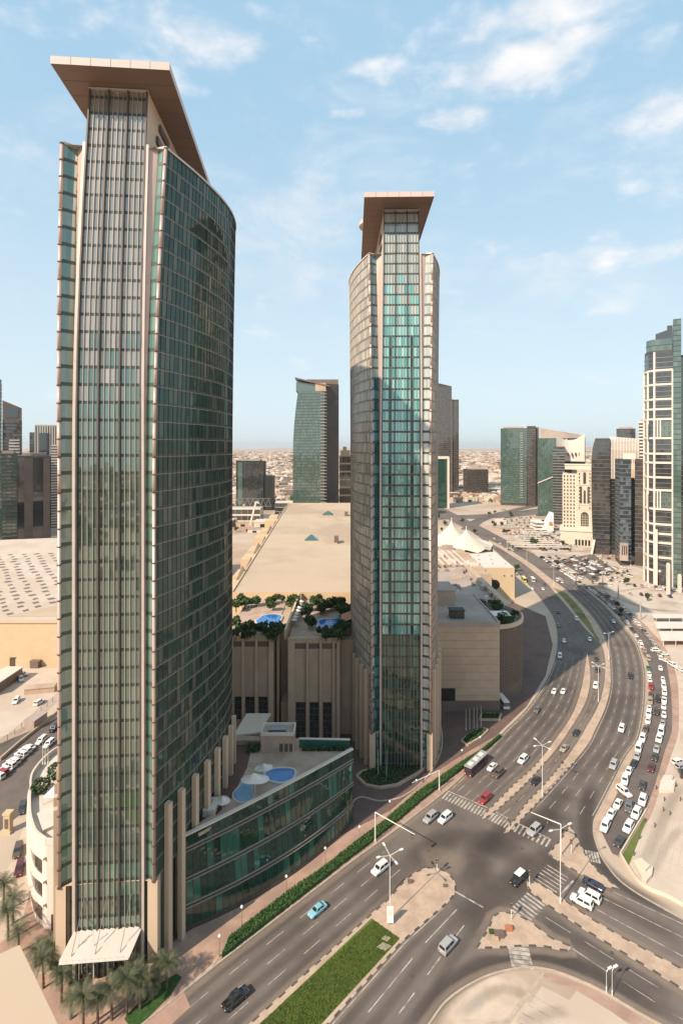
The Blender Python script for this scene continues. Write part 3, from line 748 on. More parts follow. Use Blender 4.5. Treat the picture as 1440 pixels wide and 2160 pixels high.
        for j in range(nf):
            z0, z1 = zs[j], zs[j + 1]; zz = z0 + .55
            for i in range(nv):
                q = [SH(vs[i], z0), SH(vs[i + 1], z0), SH(vs[i + 1], zz), SH(vs[i], zz)]
                ps.quad(*(q if sg > 0 else q[::-1]))
                q = [SH(vs[i], zz), SH(vs[i + 1], zz), SH(vs[i + 1], z1), SH(vs[i], z1)]
                pg.quad(*jit(q if sg > 0 else [q[1], q[0], q[3], q[2]], .016, rng))
        pg.build("shell_glass", gms, T)["kind"] = "stuff"
        ps.build("shell_spandrels", "spandrel", T)["kind"] = "stuff"
        for z in zs:
            b = MB()
            for i in range(nv): b.bar(SH(vs[i], z, .06), SH(vs[i + 1], z, .06), .14, .10)
            b.build("transom", tr_mat, T)
        zl = [zw0, 60, 92, 110, 130, 150, zw1]
        for i in range(1, nv + 1):
            b = MB(); nrm = (SH(vs[i], 60, 1) - SH(vs[i], 60)).normalized()
            for a, c in zip(zl, zl[1:]): b.bar(SH(vs[i], a, .05), SH(vs[i], c, .05), .08, .12, up=tuple(nrm))
            b.build("shell_fin", fin_mat, T)
        # coping on the shell top, soffit under it
        b = MB()
        for i in range(nv): b.bar(SH(vs[i], zw1 + .2, .02), SH(vs[i + 1], zw1 + .2, .02), .5, .5)
        b.bar(inner(zw1 + .2), outer(zw1 + .2), .5, .5); b.build("coping", "alu", T)
        # lower storeys, recessed behind pillars
        b = MB(); pts = [SH(v, 0, -1.3) for v in vs[::3]]
        for p, q in zip(pts, pts[1:]):
            qq = [p, q, q + Vector((0, 0, zw0)), p + Vector((0, 0, zw0))]; b.quad(*(qq if sg > 0 else qq[::-1]))
        b.build("base_wall", gms, T)
        b = MB(); q = [SH(v, zw0, .1) for v in vs[::2]]
        cc = [W(0, v, zw0) for v in vs[::2]]
        for i in range(len(q) - 1): b.quad(q[i], cc[i], cc[i + 1], q[i + 1])
        b.build("soffit", "beige_clad", T)
        # corner pillar and the row of side pillars
        c = (W(sg * (hw_ - .1), .1, 0)); M_ = Matrix.Translation(c) @ Matrix.Rotation(-math.atan(s), 4, 'Z')
        MB().box(-.95, .95, -.75, 1.6, grnd, zw0 - .02, M=M_).build("pillar", "beige_clad", T)
        for k, v in enumerate((3.2, 7.2, 12, 17, 22, 27, 32, 37)):
            p = SH(v, 0, .75); d = (SH(v + 1, 0) - SH(v - 1, 0)); an = math.atan2(d.y, d.x)
            MB().box(-.62, .62, -.55, .55, grnd, pil_z, M=Matrix.Translation(p) @ Matrix.Rotation(an, 4, 'Z')).build("pillar", "beige_clad", T)
        # roof of the shell
        b = MB(); pl = [SH(v, zw1) for v in vs]
        for i in range(nv):
            q = [pl[i], W(0, vs[i] + lean(zw1) * (1 - vs[i] / 62.), zw1), W(0, vs[i + 1] + lean(zw1) * (1 - vs[i + 1] / 62.), zw1), pl[i + 1]]; b.quad(*(q[::-1] if sg > 0 else q))
        b.build("shell_roof", "roof_grey", T)
        b = MB(); q = [SH(62, zw0), W(0, 62, zw0), W(0, 62, zw1), SH(62, zw1)]; b.quad(*(q if sg < 0 else q[::-1])); b.build("rear_wall", "dark_clad", T)
        # entrance-level glass under the wing
        b = MB()
        for i in range(3):
            for j in range(4):
                a0, a1 = uc(0) + .9 + (hw_ - .9 - uc(0) - .9) * i / 3, uc(0) + .9 + (hw_ - .9 - uc(0) - .9) * (i + 1) / 3
                z0, z1 = zw0 * j / 4 + .3, zw0 * (j + 1) / 4
                q = [W(sg * a0, 1.4, z0), W(sg * a1, 1.4, z0), W(sg * a1, 1.4, z1), W(sg * a0, 1.4, z1)]
                b.quad(*jit(q if sg > 0 else [q[1], q[0], q[3], q[2]], .006, rng))
        b.build("base_glass", gmw, T)["kind"] = "stuff"
        MB().bar(W(sg * (uc(zw0) + .9), 1.3, zw0 - .25), W(sg * (hw_ + .2), -.5, zw0 - .25), .5, .5).build("wing_sill", "white_wall", T)
    # --- flying roof slab
    u0, u1, v0, v1, th = slab
    b = MB(); q = [W(u0, v0, 0), W(u1, v0, 0), W(u1, v1, 0), W(u0, v1, 0)]
    b.prism([(p.x, p.y) for p in q], ztop, ztop + th); R_ = b.build("roof_slab", "slab_edge", T)
    b = MB(); q = [W(u0 + .05, v0 + .05, ztop - .02), W(u0 + .05, v1 - .05, ztop - .02), W(u1 - .05, v1 - .05, ztop - .02), W(u1 - .05, v0 + .05, ztop - .02)]
    b.quad(*q); b.build("soffit", "soffit", R_)
    for k in range(1, 14):
        v = v0 + (v1 - v0) * k / 14; MB().bar(W(u0 + .1, v, ztop - .03), W(u1 - .1, v, ztop - .03), .08, .03).build("soffit_joint", "soffit_dark", R_)
    for k in range(1, 6):
        u = u0 + (u1 - u0) * k / 6; MB().bar(W(u, v0 - .01, ztop), W(u, v0 - .01, ztop + th), .06, .04).build("edge_joint", "soffit", R_)
    zt = ztop - .35
    MB().bar(W(uo(zt) - uc(zt) - .3, lean(zt) - .3, zt), W(uo(zt) + uc(zt) + .3, lean(zt) - .3, zt), .5, .35).build("head_trim", "alu", T)
    return T, W
B1 = [(0, 0), (12, 5.1), (24, 8.9), (34, 10.4), (44, 9.6), (62, 2.5)]
B2 = [(0, 0), (12, 3.9), (24, 6.3), (34, 6.9), (44, 6.0), (62, 1.0)]
T1, W1 = hotel_tower("nearer and larger green glass tower with canted flat roof slab", -45.7, 104, -.081, 18.3, 164.7, 177.4, 9.0, 8.6, B1, 1.5, 4.5,
                     (-10.2, 12.1, -2, 62, 1.5), "glass_t1", "glass_t1_green", "glass_t1_shell", 300)
T2, W2 = hotel_tower("slimmer teal glass tower in the centre with flat roof slab", 19.1, 170, .02, 12.0, 167.0, 182.3, 9.3, 9.2, B2, 1.2, 4.5,
                     (-11.9, 10.0, -4.5, 60, 1.6), "glass_t2", "glass_t2", "glass_t2_shell", 0, pil_z=31, wingm=("glass_t2_left", "glass_t2_right"), fin_mat="bronze")
# helipad ring beside the slab of the second tower
b = MB(); c = W2(-7.6, 22, 0)
b.prism([(c.x + 5.6 * math.cos(2 * math.pi * k / 28), c.y + 5.6 * math.sin(2 * math.pi * k / 28)) for k in range(28)], 183.95, 185.3, bottom=True).build("helipad", "slab_edge", T2)
# entrance canopy of the first tower: stepped white blades
cn = empty("entrance_canopy", W1(0, -5, 6.5), "white louvred entrance canopy at the foot of the nearer glass tower", "canopy")
nb = 11
for k in range(nb):
    u = -6.4 + 12.6 * k / nb; b = MB()
    z = 9.2; sl = .28
    q = [W1(u, -.4, z + .25), W1(u + 1.32, -.4, z - .12), W1(u + 1.32 - 1.1, -4.6, z - 1.75 - .12), W1(u - 1.1, -4.6, z - 1.75 + .25)]
    b.quad(*[v + Vector((0, 0, .1)) for v in q]); b.quad(*[v - Vector((0, 0, .05)) for v in q[::-1]])
    b.quad(q[3] + Vector((0, 0, .1)), q[3] - Vector((0, 0, .05)), q[2] - Vector((0, 0, .05)), q[2] + Vector((0, 0, .1)))
    b.quad(q[2] + Vector((0, 0, .1)), q[2] - Vector((0, 0, .05)), q[1] - Vector((0, 0, .05)), q[1] + Vector((0, 0, .1)))
    b.build("canopy_blade", "white_wall", cn)
for u in (-4.5, -.2, 4.4):
    MB().tube(W1(u, -.4, 16), W1(u - 1.0, -4.0, 7.9), .06, n=6).build("tie_rod", "steel", cn)
MB().bar(W1(-7.5, -4.5, 7.2), W1(5.1, -4.5, 7.2), .3, .35).build("front_beam", "white_metal", cn)
# revolving entrance drum
b = MB(); c = W1(-.5, -1.8, 0); b.tube(c, c + Vector((0, 0, 3.2)), 2.1, n=20); dr = b.build("entrance_drum", "glass_t1_green"); tag(dr, "round glass entrance drum under the white canopy", "entrance")

# ================================================================ GLASS PODIUM WITH POOL DECK
PA, PB = Vector((-34.7, 112.6, 0)), Vector((3.1, 146, 0)); pn = Vector((PB.y - PA.y, -(PB.x - PA.x), 0)).normalized()
PH = 20.4; DECK = 18.9
def PF(t, z, off=0.): return PA.lerp(PB, t) + pn * (4 * t * (1 - t) * (.5 + 3.0 * (1 - z / PH)) + off) + Vector((0, 0, z))
pod = empty("podium_building", PA, "low dark green glass podium with curved front beside the nearer tower", "building")
rng = random.Random(3); zb = [0.6, 5.2, 10.8, 17.3, PH]; nb = 32
for j in range(4):
    zo = .0 if j == 3 else .55
    for i in range(nb):
        q = [PF(i / nb, zb[j] + .45), PF((i + 1) / nb, zb[j] + .45), PF((i + 1) / nb, zb[j + 1]), PF(i / nb, zb[j + 1])]
        MB().quad(*jit(q, .01, rng)).build("pane", "glass_podium", pod)
for z in (5.0, 5.75, 10.6, 11.35, 17.0, 17.75):
    b = MB()
    for i in range(nb): b.bar(PF(i / nb, z, .18), PF((i + 1) / nb, z, .18), .3, .12)
    b.build("cornice", "bronze", pod)
for z0, z1 in ((5.0, 5.75), (10.6, 11.35), (17.0, 17.75), (0, 1.05)):
    b = MB()
    for i in range(nb): b.quad(PF(i / nb, z0, .05), PF((i + 1) / nb, z0, .05), PF((i + 1) / nb, z1, .05), PF(i / nb, z1, .05))
    b.build("band", "fin_dark", pod)
for i in range(nb + 1):
    b = MB()
    for a, c in zip(zb, zb[1:]): b.bar(PF(i / nb, a, .04), PF(i / nb, c, .04), .08, .12)
    b.build("mullion", "fin_dark", pod)
b = MB()
for i in range(nb): b.bar(PF(i / nb, PH, -.2), PF((i + 1) / nb, PH, -.2), .9, .35)
b.build("coping", "white_wall", pod)
dk = [PF(i / nb, PH, -.4) for i in range(nb + 1)]
rest = [Vector(p) for p in ((2.2, 149, 0), (-12, 149.5, 0), (-12, 154, 0), (-34, 156, 0), (-40, 150, 0), (-42, 112, 0))]
MB().prism([(p.x, p.y) for p in dk + rest], 0, DECK).build("deck", "deck_tan", pod)
b = MB(); e = PF(1, 0); q = [e, Vector((2.2, 149, 0)), Vector((2.2, 149, PH)), PF(1, PH)]; b.quad(*q); b.build("end_wall", "glass_podium", pod)
# brown walkway along the tower, on the deck
sw = [Vector(p) for p in ((-36.5, 112.8, 0), (-30.5, 117.5, 0), (-26.5, 128, 0), (-25, 140, 0), (-25.5, 153, 0), (-33, 153, 0), (-40, 140, 0), (-40, 113, 0))]
MB().prism([(p.x, p.y) for p in sw], DECK + .004, DECK + .03).build("walkway", "deck_brown", pod)
# rear glass balustrade with white rail
b = MB(); b.quad(Vector((-12, 149.2, DECK)), Vector((2.2, 148.7, DECK)), Vector((2.2, 148.7, DECK + 2.6)), Vector((-12, 149.2, DECK + 2.6))); b.build("rear_screen", "glass_podium", pod)
MB().bar((-12, 149.1, DECK + 2.7), (2.4, 148.6, DECK + 2.7), .5, .3).build("rear_rail", "white_wall", pod)
hb = MB()
rl = random.Random(5)
def leaves(b, box, n, size, rg, flat=.6, M=None):
    """many small leaf faces spread through a box or an ellipsoid"""
    x0, x1, y0, y1, z0, z1 = box
    for _ in range(n):
        c = Vector((rg.uniform(x0, x1), rg.uniform(y0, y1), rg.uniform(z0, z1)))
        if M is not None: c = M @ c
        a = Vector((rg.uniform(-1, 1), rg.uniform(-1, 1), rg.uniform(-flat, flat))).normalized() * size * rg.uniform(.6, 1.2)
        d = Vector((rg.uniform(-1, 1), rg.uniform(-1, 1), rg.uniform(-flat, flat))); d = (d - a * (d.dot(a) / a.dot(a)))
        if d.length < 1e-3: continue
        d = d.normalized() * size * rg.uniform(.5, 1.)
        b.quad(c - a, c - d, c + a, c + d)
leaves(hb, (-11, 1, 147.4, 148.3, DECK, DECK + 1.2), 700, .28, rl)
o = hb.build("hedge", "hedge_leaf"); tag(o, "clipped hedge along the back of the pool deck", "hedge")
# pavilion
pv = empty("pool_pavilion", (-18, 149, DECK), "small flat roofed stone pavilion at the back of the pool deck", "pavilion")
MB().box(-22.4, -13.2, 147.0, 152.5, DECK, DECK + 4.6).build("wall", "deck_tan", pv)
b = MB()
for a in ((-22.5, -13.1, 146.9, 147.3), (-22.5, -13.1, 152.2, 152.6), (-22.5, -22.1, 147.3, 152.2), (-13.5, -13.1, 147.3, 152.2)): b.box(*a, DECK + 4.6, DECK + 5.4)
b.build("parapet", "white_wall", pv)
for x in (-17.2, -15.8, -14.5): MB().box(x, x + .9, 146.93, 147.0, DECK + .2, DECK + 2.4).build("door", "alu_dark", pv)
MB().box(-20.6, -15.6, 149, 151, DECK + 4.6, DECK + 5.1).build("skylight", "glass_dark", pv)
o = MB().box(-30.2, -22.8, 150.6, 152.6, DECK + .035, DECK + 1.3).build("planter_wall", "deck_tan"); tag(o, "pale planter wall left of the pool pavilion", "wall")
hb = MB(); leaves(hb, (-26.5, -23, 146.6, 149, DECK, DECK + 1.7), 420, .3, rl); o = hb.build("shrub", "hedge_leaf"); tag(o, "dark clipped shrub beside the pool pavilion", "shrub")
# swimming pools
def pool(px, label, rim=.55, m="water", h=.35):
    pts = smooth([G(x, y, DECK) for x, y in px] + [G(*px[0], DECK)], 6)[:-1]
    c = sum(pts, Vector()) / len(pts)
    E = empty("swimming_pool", c, label, "pool")
    n = len(pts); b = MB(); inn = [(p - c) * (1 - rim / max((p - c).length, .5)) + c for p in pts]
    hz = Vector((0, 0, h))
    for k in range(n):
        p, q, pi, qi = pts[k], pts[(k + 1) % n], inn[k], inn[(k + 1) % n]
        b.quad(p + hz, q + hz, qi + hz, pi + hz); b.quad(p, q, q + hz, p + hz); b.quad(pi + hz, qi + hz, qi, pi)
    b.build("rim", "white_wall", E)
    b = MB(); b.v = [v + Vector((0, 0, .2)) for v in inn]; b.f = [tuple(range(n))]; b.m = [0]
    ww = b.build("water_surface", m, E); return E
pool([(557, 1630), (575, 1622), (600, 1620), (622, 1624), (625, 1638), (612, 1650), (590, 1655), (568, 1650), (557, 1642)], "round blue swimming pool in front of the pavilion on the podium deck")
mat("water_pale", (.10, .24, .38), (.14, .30, .44), .4, .06, .15, bscale=2.5)
pool([(520, 1640), (540, 1632), (552, 1640), (540, 1655), (532, 1665), (538, 1678), (528, 1690), (508, 1694), (494, 1688), (490, 1675), (502, 1660)], "pale blue winding paddling pool under white sail shades on the podium deck", .4, "water_pale", .15)
def sail(base, top, r, label, n=18, tilt=(0, 0)):
    """tensile parasol: cone of fabric on a mast"""
    E = empty("sail_shade", base, label, "sunshade")
    b = MB(); apex = Vector(top); rim = []
    for k in range(n):
        t = 2 * math.pi * k / n; rr = r * (1 + .22 * math.cos(2 * t + tilt[0]))
        rim.append(Vector((base[0] + rr * math.cos(t), base[1] + rr * .85 * math.sin(t), top[2] - r * .55 + tilt[1] * math.cos(t))))
    for k in range(n):
        p, q = rim[k], rim[(k + 1) % n]; pm, qm = apex.lerp(p, .55) - Vector((0, 0, .25)), apex.lerp(q, .55) - Vector((0, 0, .25))
        b.quad(p, q, qm, pm); b.tri(pm, qm, apex)
    b.build("fabric", "white_metal", E, smooth=True)
    MB().tube(base, (base[0], base[1], top[2] - .3), .12, n=8).build("mast", "white_metal", E); return E
q = G(538, 1672, DECK); sail(q, (q.x - .3, q.y, DECK + 4.9), 2.9, "larger white conical sail shade beside the paddling pool")
q = G(556, 1643, DECK); sail(q, (q.x, q.y, DECK + 4.0), 2.1, "white conical sail shade between the two deck pools", tilt=(1, .5))
q = G(470, 1706, DECK); sail(q, (q.x, q.y, DECK + 3.0), 1.9, "small white sail shade near the front corner of the deck", tilt=(2, .3))
q = G(433, 1712, DECK)
E = empty("deck_kiosk", q, "low square white roofed kiosk on the brown deck walkway", "kiosk")
MB().box(q.x - 2.6, q.x + 2.6, q.y - 2, q.y + 2, DECK, DECK + 1.6).build("wall", "white_wall", E)
MB().box(q.x - 2.8, q.x + 2.8, q.y - 2.2, q.y + 2.2, DECK + 1.6, DECK + 2.0).build("roof", "white_wall", E)
MB().box(q.x - 1.6, q.x + 1.6, q.y - 1.2, q.y + 1.2, DECK + 2.0, DECK + 2.12).build("hatch", "kerb", E)
q = G(438, 1742, DECK); o = MB().prism([(v.x, v.y) for v in GP([(400, 1755), (452, 1722), (470, 1736), (420, 1765)], DECK)], DECK + .03, DECK + .7).build("raised_deck", "deck_tan"); tag(o, "low tan raised terrace at the front corner of the pool deck", "terrace")
# ================================================================ WHITE CURVED ANNEX LEFT OF THE FIRST TOWER
an = empty("annex_building", (-66, 124, 0), "white curved low annex with roof garden left of the nearer tower", "building")
cur = smooth([Vector(p) for p in ((-63.5, 113.8, 0), (-67.4, 116.5, 0), (-71.8, 122, 0), (-76.5, 130, 0), (-80.3, 138, 0), (-80, 148, 0), (-68, 172, 0))], 6)
MB().prism([(p.x, p.y) for p in cur + [Vector((-50, 172, 0)), Vector((-52, 113.2, 0))]], 0, 18.2, 0).build("wall", "white_wall", an)
for j, (z0, z1) in enumerate(((1.2, 4.6), (6.2, 9.6), (11.2, 14.6))):
    o2 = offset(cur, -.08); n = len(cur) - 1
    for i in range(2, n, 2):
        a, c = o2[i], o2[min(i + 2, n)]; a2 = a.lerp(c, .06); c2 = a.lerp(c, .94)
        MB().quad(*[v for v in (c2 + Vector((0, 0, z0)), a2 + Vector((0, 0, z0)), a2 + Vector((0, 0, z1)), c2 + Vector((0, 0, z1)))]).build("window", "glass_brown", an)
    b = MB(); o3 = offset(cur, -.35)
    for p, q in zip(o3, o3[1:]): b.bar(p + Vector((0, 0, z1 + .8)), q + Vector((0, 0, z1 + .8)), .7, .5)
    b.build("ledge", "white_wall", an)
b = MB()
for p, q in zip(cur, cur[1:]): b.bar(p + Vector((0, 0, 18.9)), q + Vector((0, 0, 18.9)), .45, 1.4)
b.bar((-63.5, 113.8, 18.9), (-55, 113.3, 18.9), .45, 1.4); b.build("parapet", "white_wall", an)
MB().box(-62.3, -61.2, 113.45, 113.6, 0, 3.4).build("door", "alu_dark", an)
hb = MB(); rl = random.Random(9)
for c, r_, m_ in (((-73, 136, 20.5), 2.6, 0), ((-74.5, 131, 20), 2.2, 0), ((-70, 140, 20.5), 2.4, 1), ((-68, 137, 20.2), 2.0, 1), ((-66, 141, 20), 1.9, 1)):
    hb = MB()
    for _ in range(420):
        d = Vector((rl.gauss(0, 1), rl.gauss(0, 1), rl.gauss(0, 1))).normalized() * r_ * rl.uniform(.55, 1) ** .5
        leaves(hb, (c[0] + d.x, c[0] + d.x, c[1] + d.y, c[1] + d.y, c[2] + d.z * .75, c[2] + d.z * .75), 1, .34, rl, 1)
    E = empty("shrub", (c[0], c[1], 18.2), {-73: "mid green shrub rising highest in the annex roof garden", -74.5: "mid green shrub in front at the annex parapet", -70: "largest bright yellow green shrub in the annex roof garden", -68: "bright yellow green shrub in front of the larger one on the annex", -66: "bright yellow green shrub nearest the tower on the annex roof"}[c[0]], "shrub", "annex roof shrubs " + ("bright" if m_ else "green"))
    hb.build("foliage", "leaf_bright" if m_ else "leaf", E); MB().tube((c[0], c[1], 18.2), (c[0], c[1], c[2]), .12, n=6).build("stem", "bark", E)
o = MB().prism([(-70.5, 122.5), (-66, 117), (-62, 121), (-67, 127)], 18.2, 19.0).build("roof_terrace", "white_wall"); tag(o, "bright white raised roof terrace at the front of the annex", "terrace")
E = empty("roof_tent", (-68, 129, 18.2), "small white pyramid tent on the annex roof", "tent")
b = MB(); ap = Vector((-68, 129, 22.4)); qq = [Vector(p) for p in ((-71.5, 126.5, 20), (-65, 126, 20), (-64.5, 131.5, 20), (-71, 132, 20))]
for k in range(4): b.tri(qq[k], qq[(k + 1) % 4], ap)
b.build("fabric", "white_metal", E)
for k in range(4): MB().tube((qq[k].x, qq[k].y, 18.2), qq[k], .07, n=6).build("post", "white_metal", E)
# ================================================================ SHOPPING MALL BETWEEN AND BEHIND THE TOWERS
V3 = Vector
def boxpart(E, name, x0, x1, y0, y1, z0, z1, m, M=None): return MB().box(x0, x1, y0, y1, z0, z1, M=M).build(name, m, E)
def tree(name, loc, h, r, label, group=None, m="leaf", n=420, size=.42, seed=1, cat="tree", trunk=.18, fl=.8):
    rg = random.Random(seed); E = empty(name, loc, label, cat, group); x, y, z = loc
    b = MB(); b.tube((x, y, z), (x + r * .1, y, z + h * .55), trunk, trunk * .55, n=6)
    for k in range(4):
        t = 2 * math.pi * k / 4 + rg.random(); b.tube((x + r * .08, y, z + h * .42), (x + r * .55 * math.cos(t), y + r * .55 * math.sin(t), z + h * .72), trunk * .5, trunk * .2, n=5)
    b.build("trunk", "bark", E)
    b = MB(); cl = []
    for k in range(9):
        t = rg.uniform(0, 6.28); rr = r * rg.uniform(.15, .72); cl.append((V3((x + rr * math.cos(t), y + rr * math.sin(t), z + h * rg.uniform(.5, .88))), r * rg.uniform(.32, .55)))
    for _ in range(n):
        c, cr = rg.choice(cl); d = V3((rg.gauss(0, 1), rg.gauss(0, 1), rg.gauss(0, fl))).normalized() * cr * rg.uniform(.4, 1.05); p = c + d
        leaves(b, (p.x, p.x, p.y, p.y, p.z, p.z), 1, size, rg, 1)
    b.build("crown", m, E); return E
mall = empty("shopping_mall", (-12, 236, 0), "long beige shopping mall with a broad flat roof behind the towers", "mall")
MB().prism([(-49, 237), (31, 237), (28, 612), (-61, 612)], 0, 38, 0, 1).build("roof", ["roof_beige", "yellow_stone"], mall)
b = MB()
for p, q in (((-49, 237.4), (31, 237.4)), ((31, 237), (28, 612)), ((-61, 612), (28, 612)), ((-49.3, 237), (-61.2, 612))): b.bar(p + (38.3,), q + (38.3,), .6, .6)
b.build("roof_edge", "yellow_stone", mall)
for k, y in enumerate((268, 300, 335, 372, 412, 455, 500, 548)):
    x = -49 - 12 * (y - 237) / 375; w_ = 8 + 1.0 * k
    MB().prism([(x - w_, y - 9), (x + 3, y - 9), (x + 3, y + 9), (x - w_, y + 9)], 0, 34.4 - (k % 2) * 2).build("side_bay", "yellow_stone", mall)
    b = MB(); zt = 34.4 - (k % 2) * 2; ap = V3((x - 2.0, y + 10, zt + 7)); q = [V3((x - 5, y + 7.6, zt + .01)), V3((x + 1, y + 7.6, zt + .01)), V3((x + 1, y + 12.5, zt + .01)), V3((x - 5, y + 12.5, zt + .01))]
    for i in range(4): b.tri(q[i], q[(i + 1) % 4], ap)
    b.build("roof_pyramid", "brown_clad", mall)
for x, y, s_ in ((-21, 371, 20), (-13, 507, 24)):
    MB().prism([(x - s_, y - s_ * .62), (x + s_ * .9, y - s_ * .62), (x + s_ * .9, y + s_ * .62), (x - s_, y + s_ * .62)], 38.02, 38.7).build("roof_plinth", "roof_beige", mall)
    b = MB(); ap = V3((x, y, 42.5)); q = [V3((x - 5, y - 5, 38.7)), V3((x + 5, y - 5, 38.7)), V3((x + 5, y + 5, 38.7)), V3((x - 5, y + 5, 38.7))]
    for i in range(4): b.tri(q[i], q[(i + 1) % 4], ap)
    b.build("skylight", "glass_green", mall)
    MB().box(x + 16, x + 19, y - 12, y - 4, 38.02, 42.2).build("vent_box", "brown_clad", mall)
for k in range(14):   # roof panel seams
    y = 250 + 26 * k
    MB().box(-49 - 12 * (y - 237) / 375 + .4, 30, y, y + .25, 38.0, 38.06).build("roof_seam", "beige_stone", mall)
# --- front blocks with pilasters and roof terraces
def front_block(label, x0, x1, Y, z, piers, wins, m="beige_stone", dep=50, lit=None):
    E = empty("mall_block", (x0, Y, 0), label, "building")
    boxpart(E, "wall", x0, x1, Y, Y + dep, 0, z - 1.2, m)
    boxpart(E, "roof_terrace", x0 + .1, x1 - .1, Y + .4, Y + dep - .1, z - 1.19, z - 1.1, "deck_tan")
    boxpart(E, "frieze", x0 + .1, x1 - .1, Y - .06, Y + .1, z - 4.0, z - 2.0, "brown_clad")
    boxpart(E, "parapet", x0 - .2, x1 + .2, Y - .5, Y + .3, z - 1.9, z, m)
    for k, (a, c) in enumerate(piers): boxpart(E, "pilaster", a, c, Y - 1.1, Y - .005, 0, z - .6, m)
    for a, c, z0, z1, nn in wins:
        wi = boxpart(E, "window", a, c, Y - .1, Y + .05, z0, z1, "glass_dark")
        for i in range(nn):
            zz = z0 + (z1 - z0) * (i + 1) / (nn + 1); boxpart(wi, "bar", a, c, Y - .22, Y - .1, zz - .15, zz + .15, "alu_dark")
        boxpart(wi, "bar", (a + c) / 2 - .1, (a + c) / 2 + .1, Y - .2, Y - .1, z0, z1, "alu_dark")
    return E
YB = 186.0
px = lambda p: XA(p, YB)
front_block("beige mall block with four broad pilasters right of the recess", px(608), px(716), YB, 36.8, [(px(608), px(622)), (px(646), px(651)), (px(674), px(679)), (px(701), px(706)), (px(710), px(717))],
            [(px(624), px(644), 1, 14, 5), (px(653), px(672), 1, 14, 5), (px(681), px(699), 1, 14, 5)])
front_block("sunlit beige mall block with narrow pilasters left of the recess", px(470), px(575), YB + 2, 36.8, [(px(484), px(490)), (px(509), px(514)), (px(537), px(542)), (px(566), px(576))],
            [(px(493), px(507), 7, 15, 4), (px(516), px(535), 7, 15, 4), (px(544), px(563), 7, 15, 4)])
E = empty("mall_block", (px(590), YB + 12, 0), "recessed beige mall wall between the two pilastered blocks", "building")
boxpart(E, "wall", px(575) + .01, px(608) - .01, YB + 12, YB + 52, 0, 35.4, "beige_stone"); boxpart(E, "stair_tower", px(590), px(606), YB + 4, YB + 11.99, 0, 12, "yellow_stone")
boxpart(E, "pier", px(579), px(585), YB + 6, YB + 11.99, 0, 35, "yellow_stone")
E = empty("mall_block", (px(730), YB + 4, 0), "plain brown mall wall beside the teal tower", "building")
boxpart(E, "wall", px(717) + .2, px(760), YB + 5, YB + 49, 0, 34, "beige_stone"); boxpart(E, "roof_house", px(718) + .3, px(748), YB + 9, YB + 18, 34, 39, "brown_clad")
b = MB(); x0, x1 = px(718) + .1, px(750); b.quad(V3((x0, YB + 8.6, 39.02)), V3((x1, YB + 8.6, 41)), V3((x1, YB + 18.4, 41)), V3((x0, YB + 18.4, 39.02))); b.build("tile_roof", "terracotta", E)
# wall dividing the roof terraces
o = MB().bar((px(601), YB + 1, 37.4), (XA(632, 236), 236, 37.4), .8, 3.6).build("terrace_wall", "yellow_stone"); tag(o, "long diagonal wall dividing the two mall roof terraces", "wall")
TZ = 35.71
def roofpool(ptsx, lab):
    P = smooth([G(x, y, TZ) for x, y in ptsx] + [G(*ptsx[0], TZ)], 5)[:-1]; c = sum(P, V3()) / len(P)
    E = empty("swimming_pool", c, lab, "pool"); b = MB(); b.prism([(p.x, p.y) for p in P], TZ - .02, TZ + .3); b.build("rim", "white_wall", E)
    b = MB(); b.v = [c + (p - c) * .93 + V3((0, 0, .32)) for p in P]; b.f = [tuple(range(len(P)))]; b.m = [0]; b.build("water_surface", "water", E)
roofpool([(538, 1310), (556, 1298), (580, 1296), (596, 1300), (590, 1314), (574, 1322), (568, 1334), (554, 1332), (556, 1318), (542, 1318)], "irregular blue pool on the left mall roof terrace")
roofpool([(664, 1316), (676, 1308), (706, 1306), (730, 1300), (744, 1302), (742, 1312), (716, 1318), (702, 1334), (676, 1336), (666, 1326)], "irregular blue pool on the right mall roof terrace")
rg = random.Random(21); spots = []
for (xa, xb, ya, yb, n) in ((492, 522, 1262, 1290, 5), (524, 545, 1268, 1284, 3), (566, 622, 1264, 1284, 7), (494, 524, 1318, 1345, 7), (526, 590, 1322, 1346, 10), (642, 742, 1262, 1286, 13), (640, 742, 1286, 1300, 7), (650, 668, 1312, 1330, 3), (678, 716, 1330, 1346, 5), (712, 724, 1310, 1340, 3)):
    for k in range(n): spots.append((rg.uniform(xa, xb), rg.uniform(ya, yb)))
zone = lambda x, y: ("left" if x < 620 else "right", "back" if y < 1303 else "front")
cnt = {}
for k, (x, y) in enumerate(sorted(spots)):
    q = G(x, y + 8, TZ); zn = zone(x, y); cnt[zn] = cnt.get(zn, 0) + 1
    tree("terrace_tree", (q.x, q.y, TZ), rg.uniform(3.2, 5.0), rg.uniform(1.8, 2.8), "green tree, %s from the left at the %s of the %s mall terrace" % (nth(cnt[zn] - 1), zn[1], zn[0]),
         "trees on the mall roof terraces", "leaf", 300, .55, k, "tree", .16)
for k in range(7):
    t = k / 6; q = G(620 + 15 * t, 1320 - 40 * t, TZ)
    E = empty("parasol", q, "white parasol, %s from the front in the row beside the terrace wall" % ("first", "second", "third", "fourth", "fifth", "sixth", "seventh")[k], "parasol", "parasols on the mall terrace")
    b = MB(); 
    for i in range(8):
        a, c = i * math.pi / 4, (i + 1) * math.pi / 4; b.tri(q + V3((1.3 * math.cos(a), 1.3 * math.sin(a), 2.3)), q + V3((1.3 * math.cos(c), 1.3 * math.sin(c), 2.3)), q + V3((0, 0, 3)))
    b.build("shade", "white_metal", E); MB().tube(q, q + V3((0, 0, 2.9)), .05, n=5).build("pole", "steel", E)
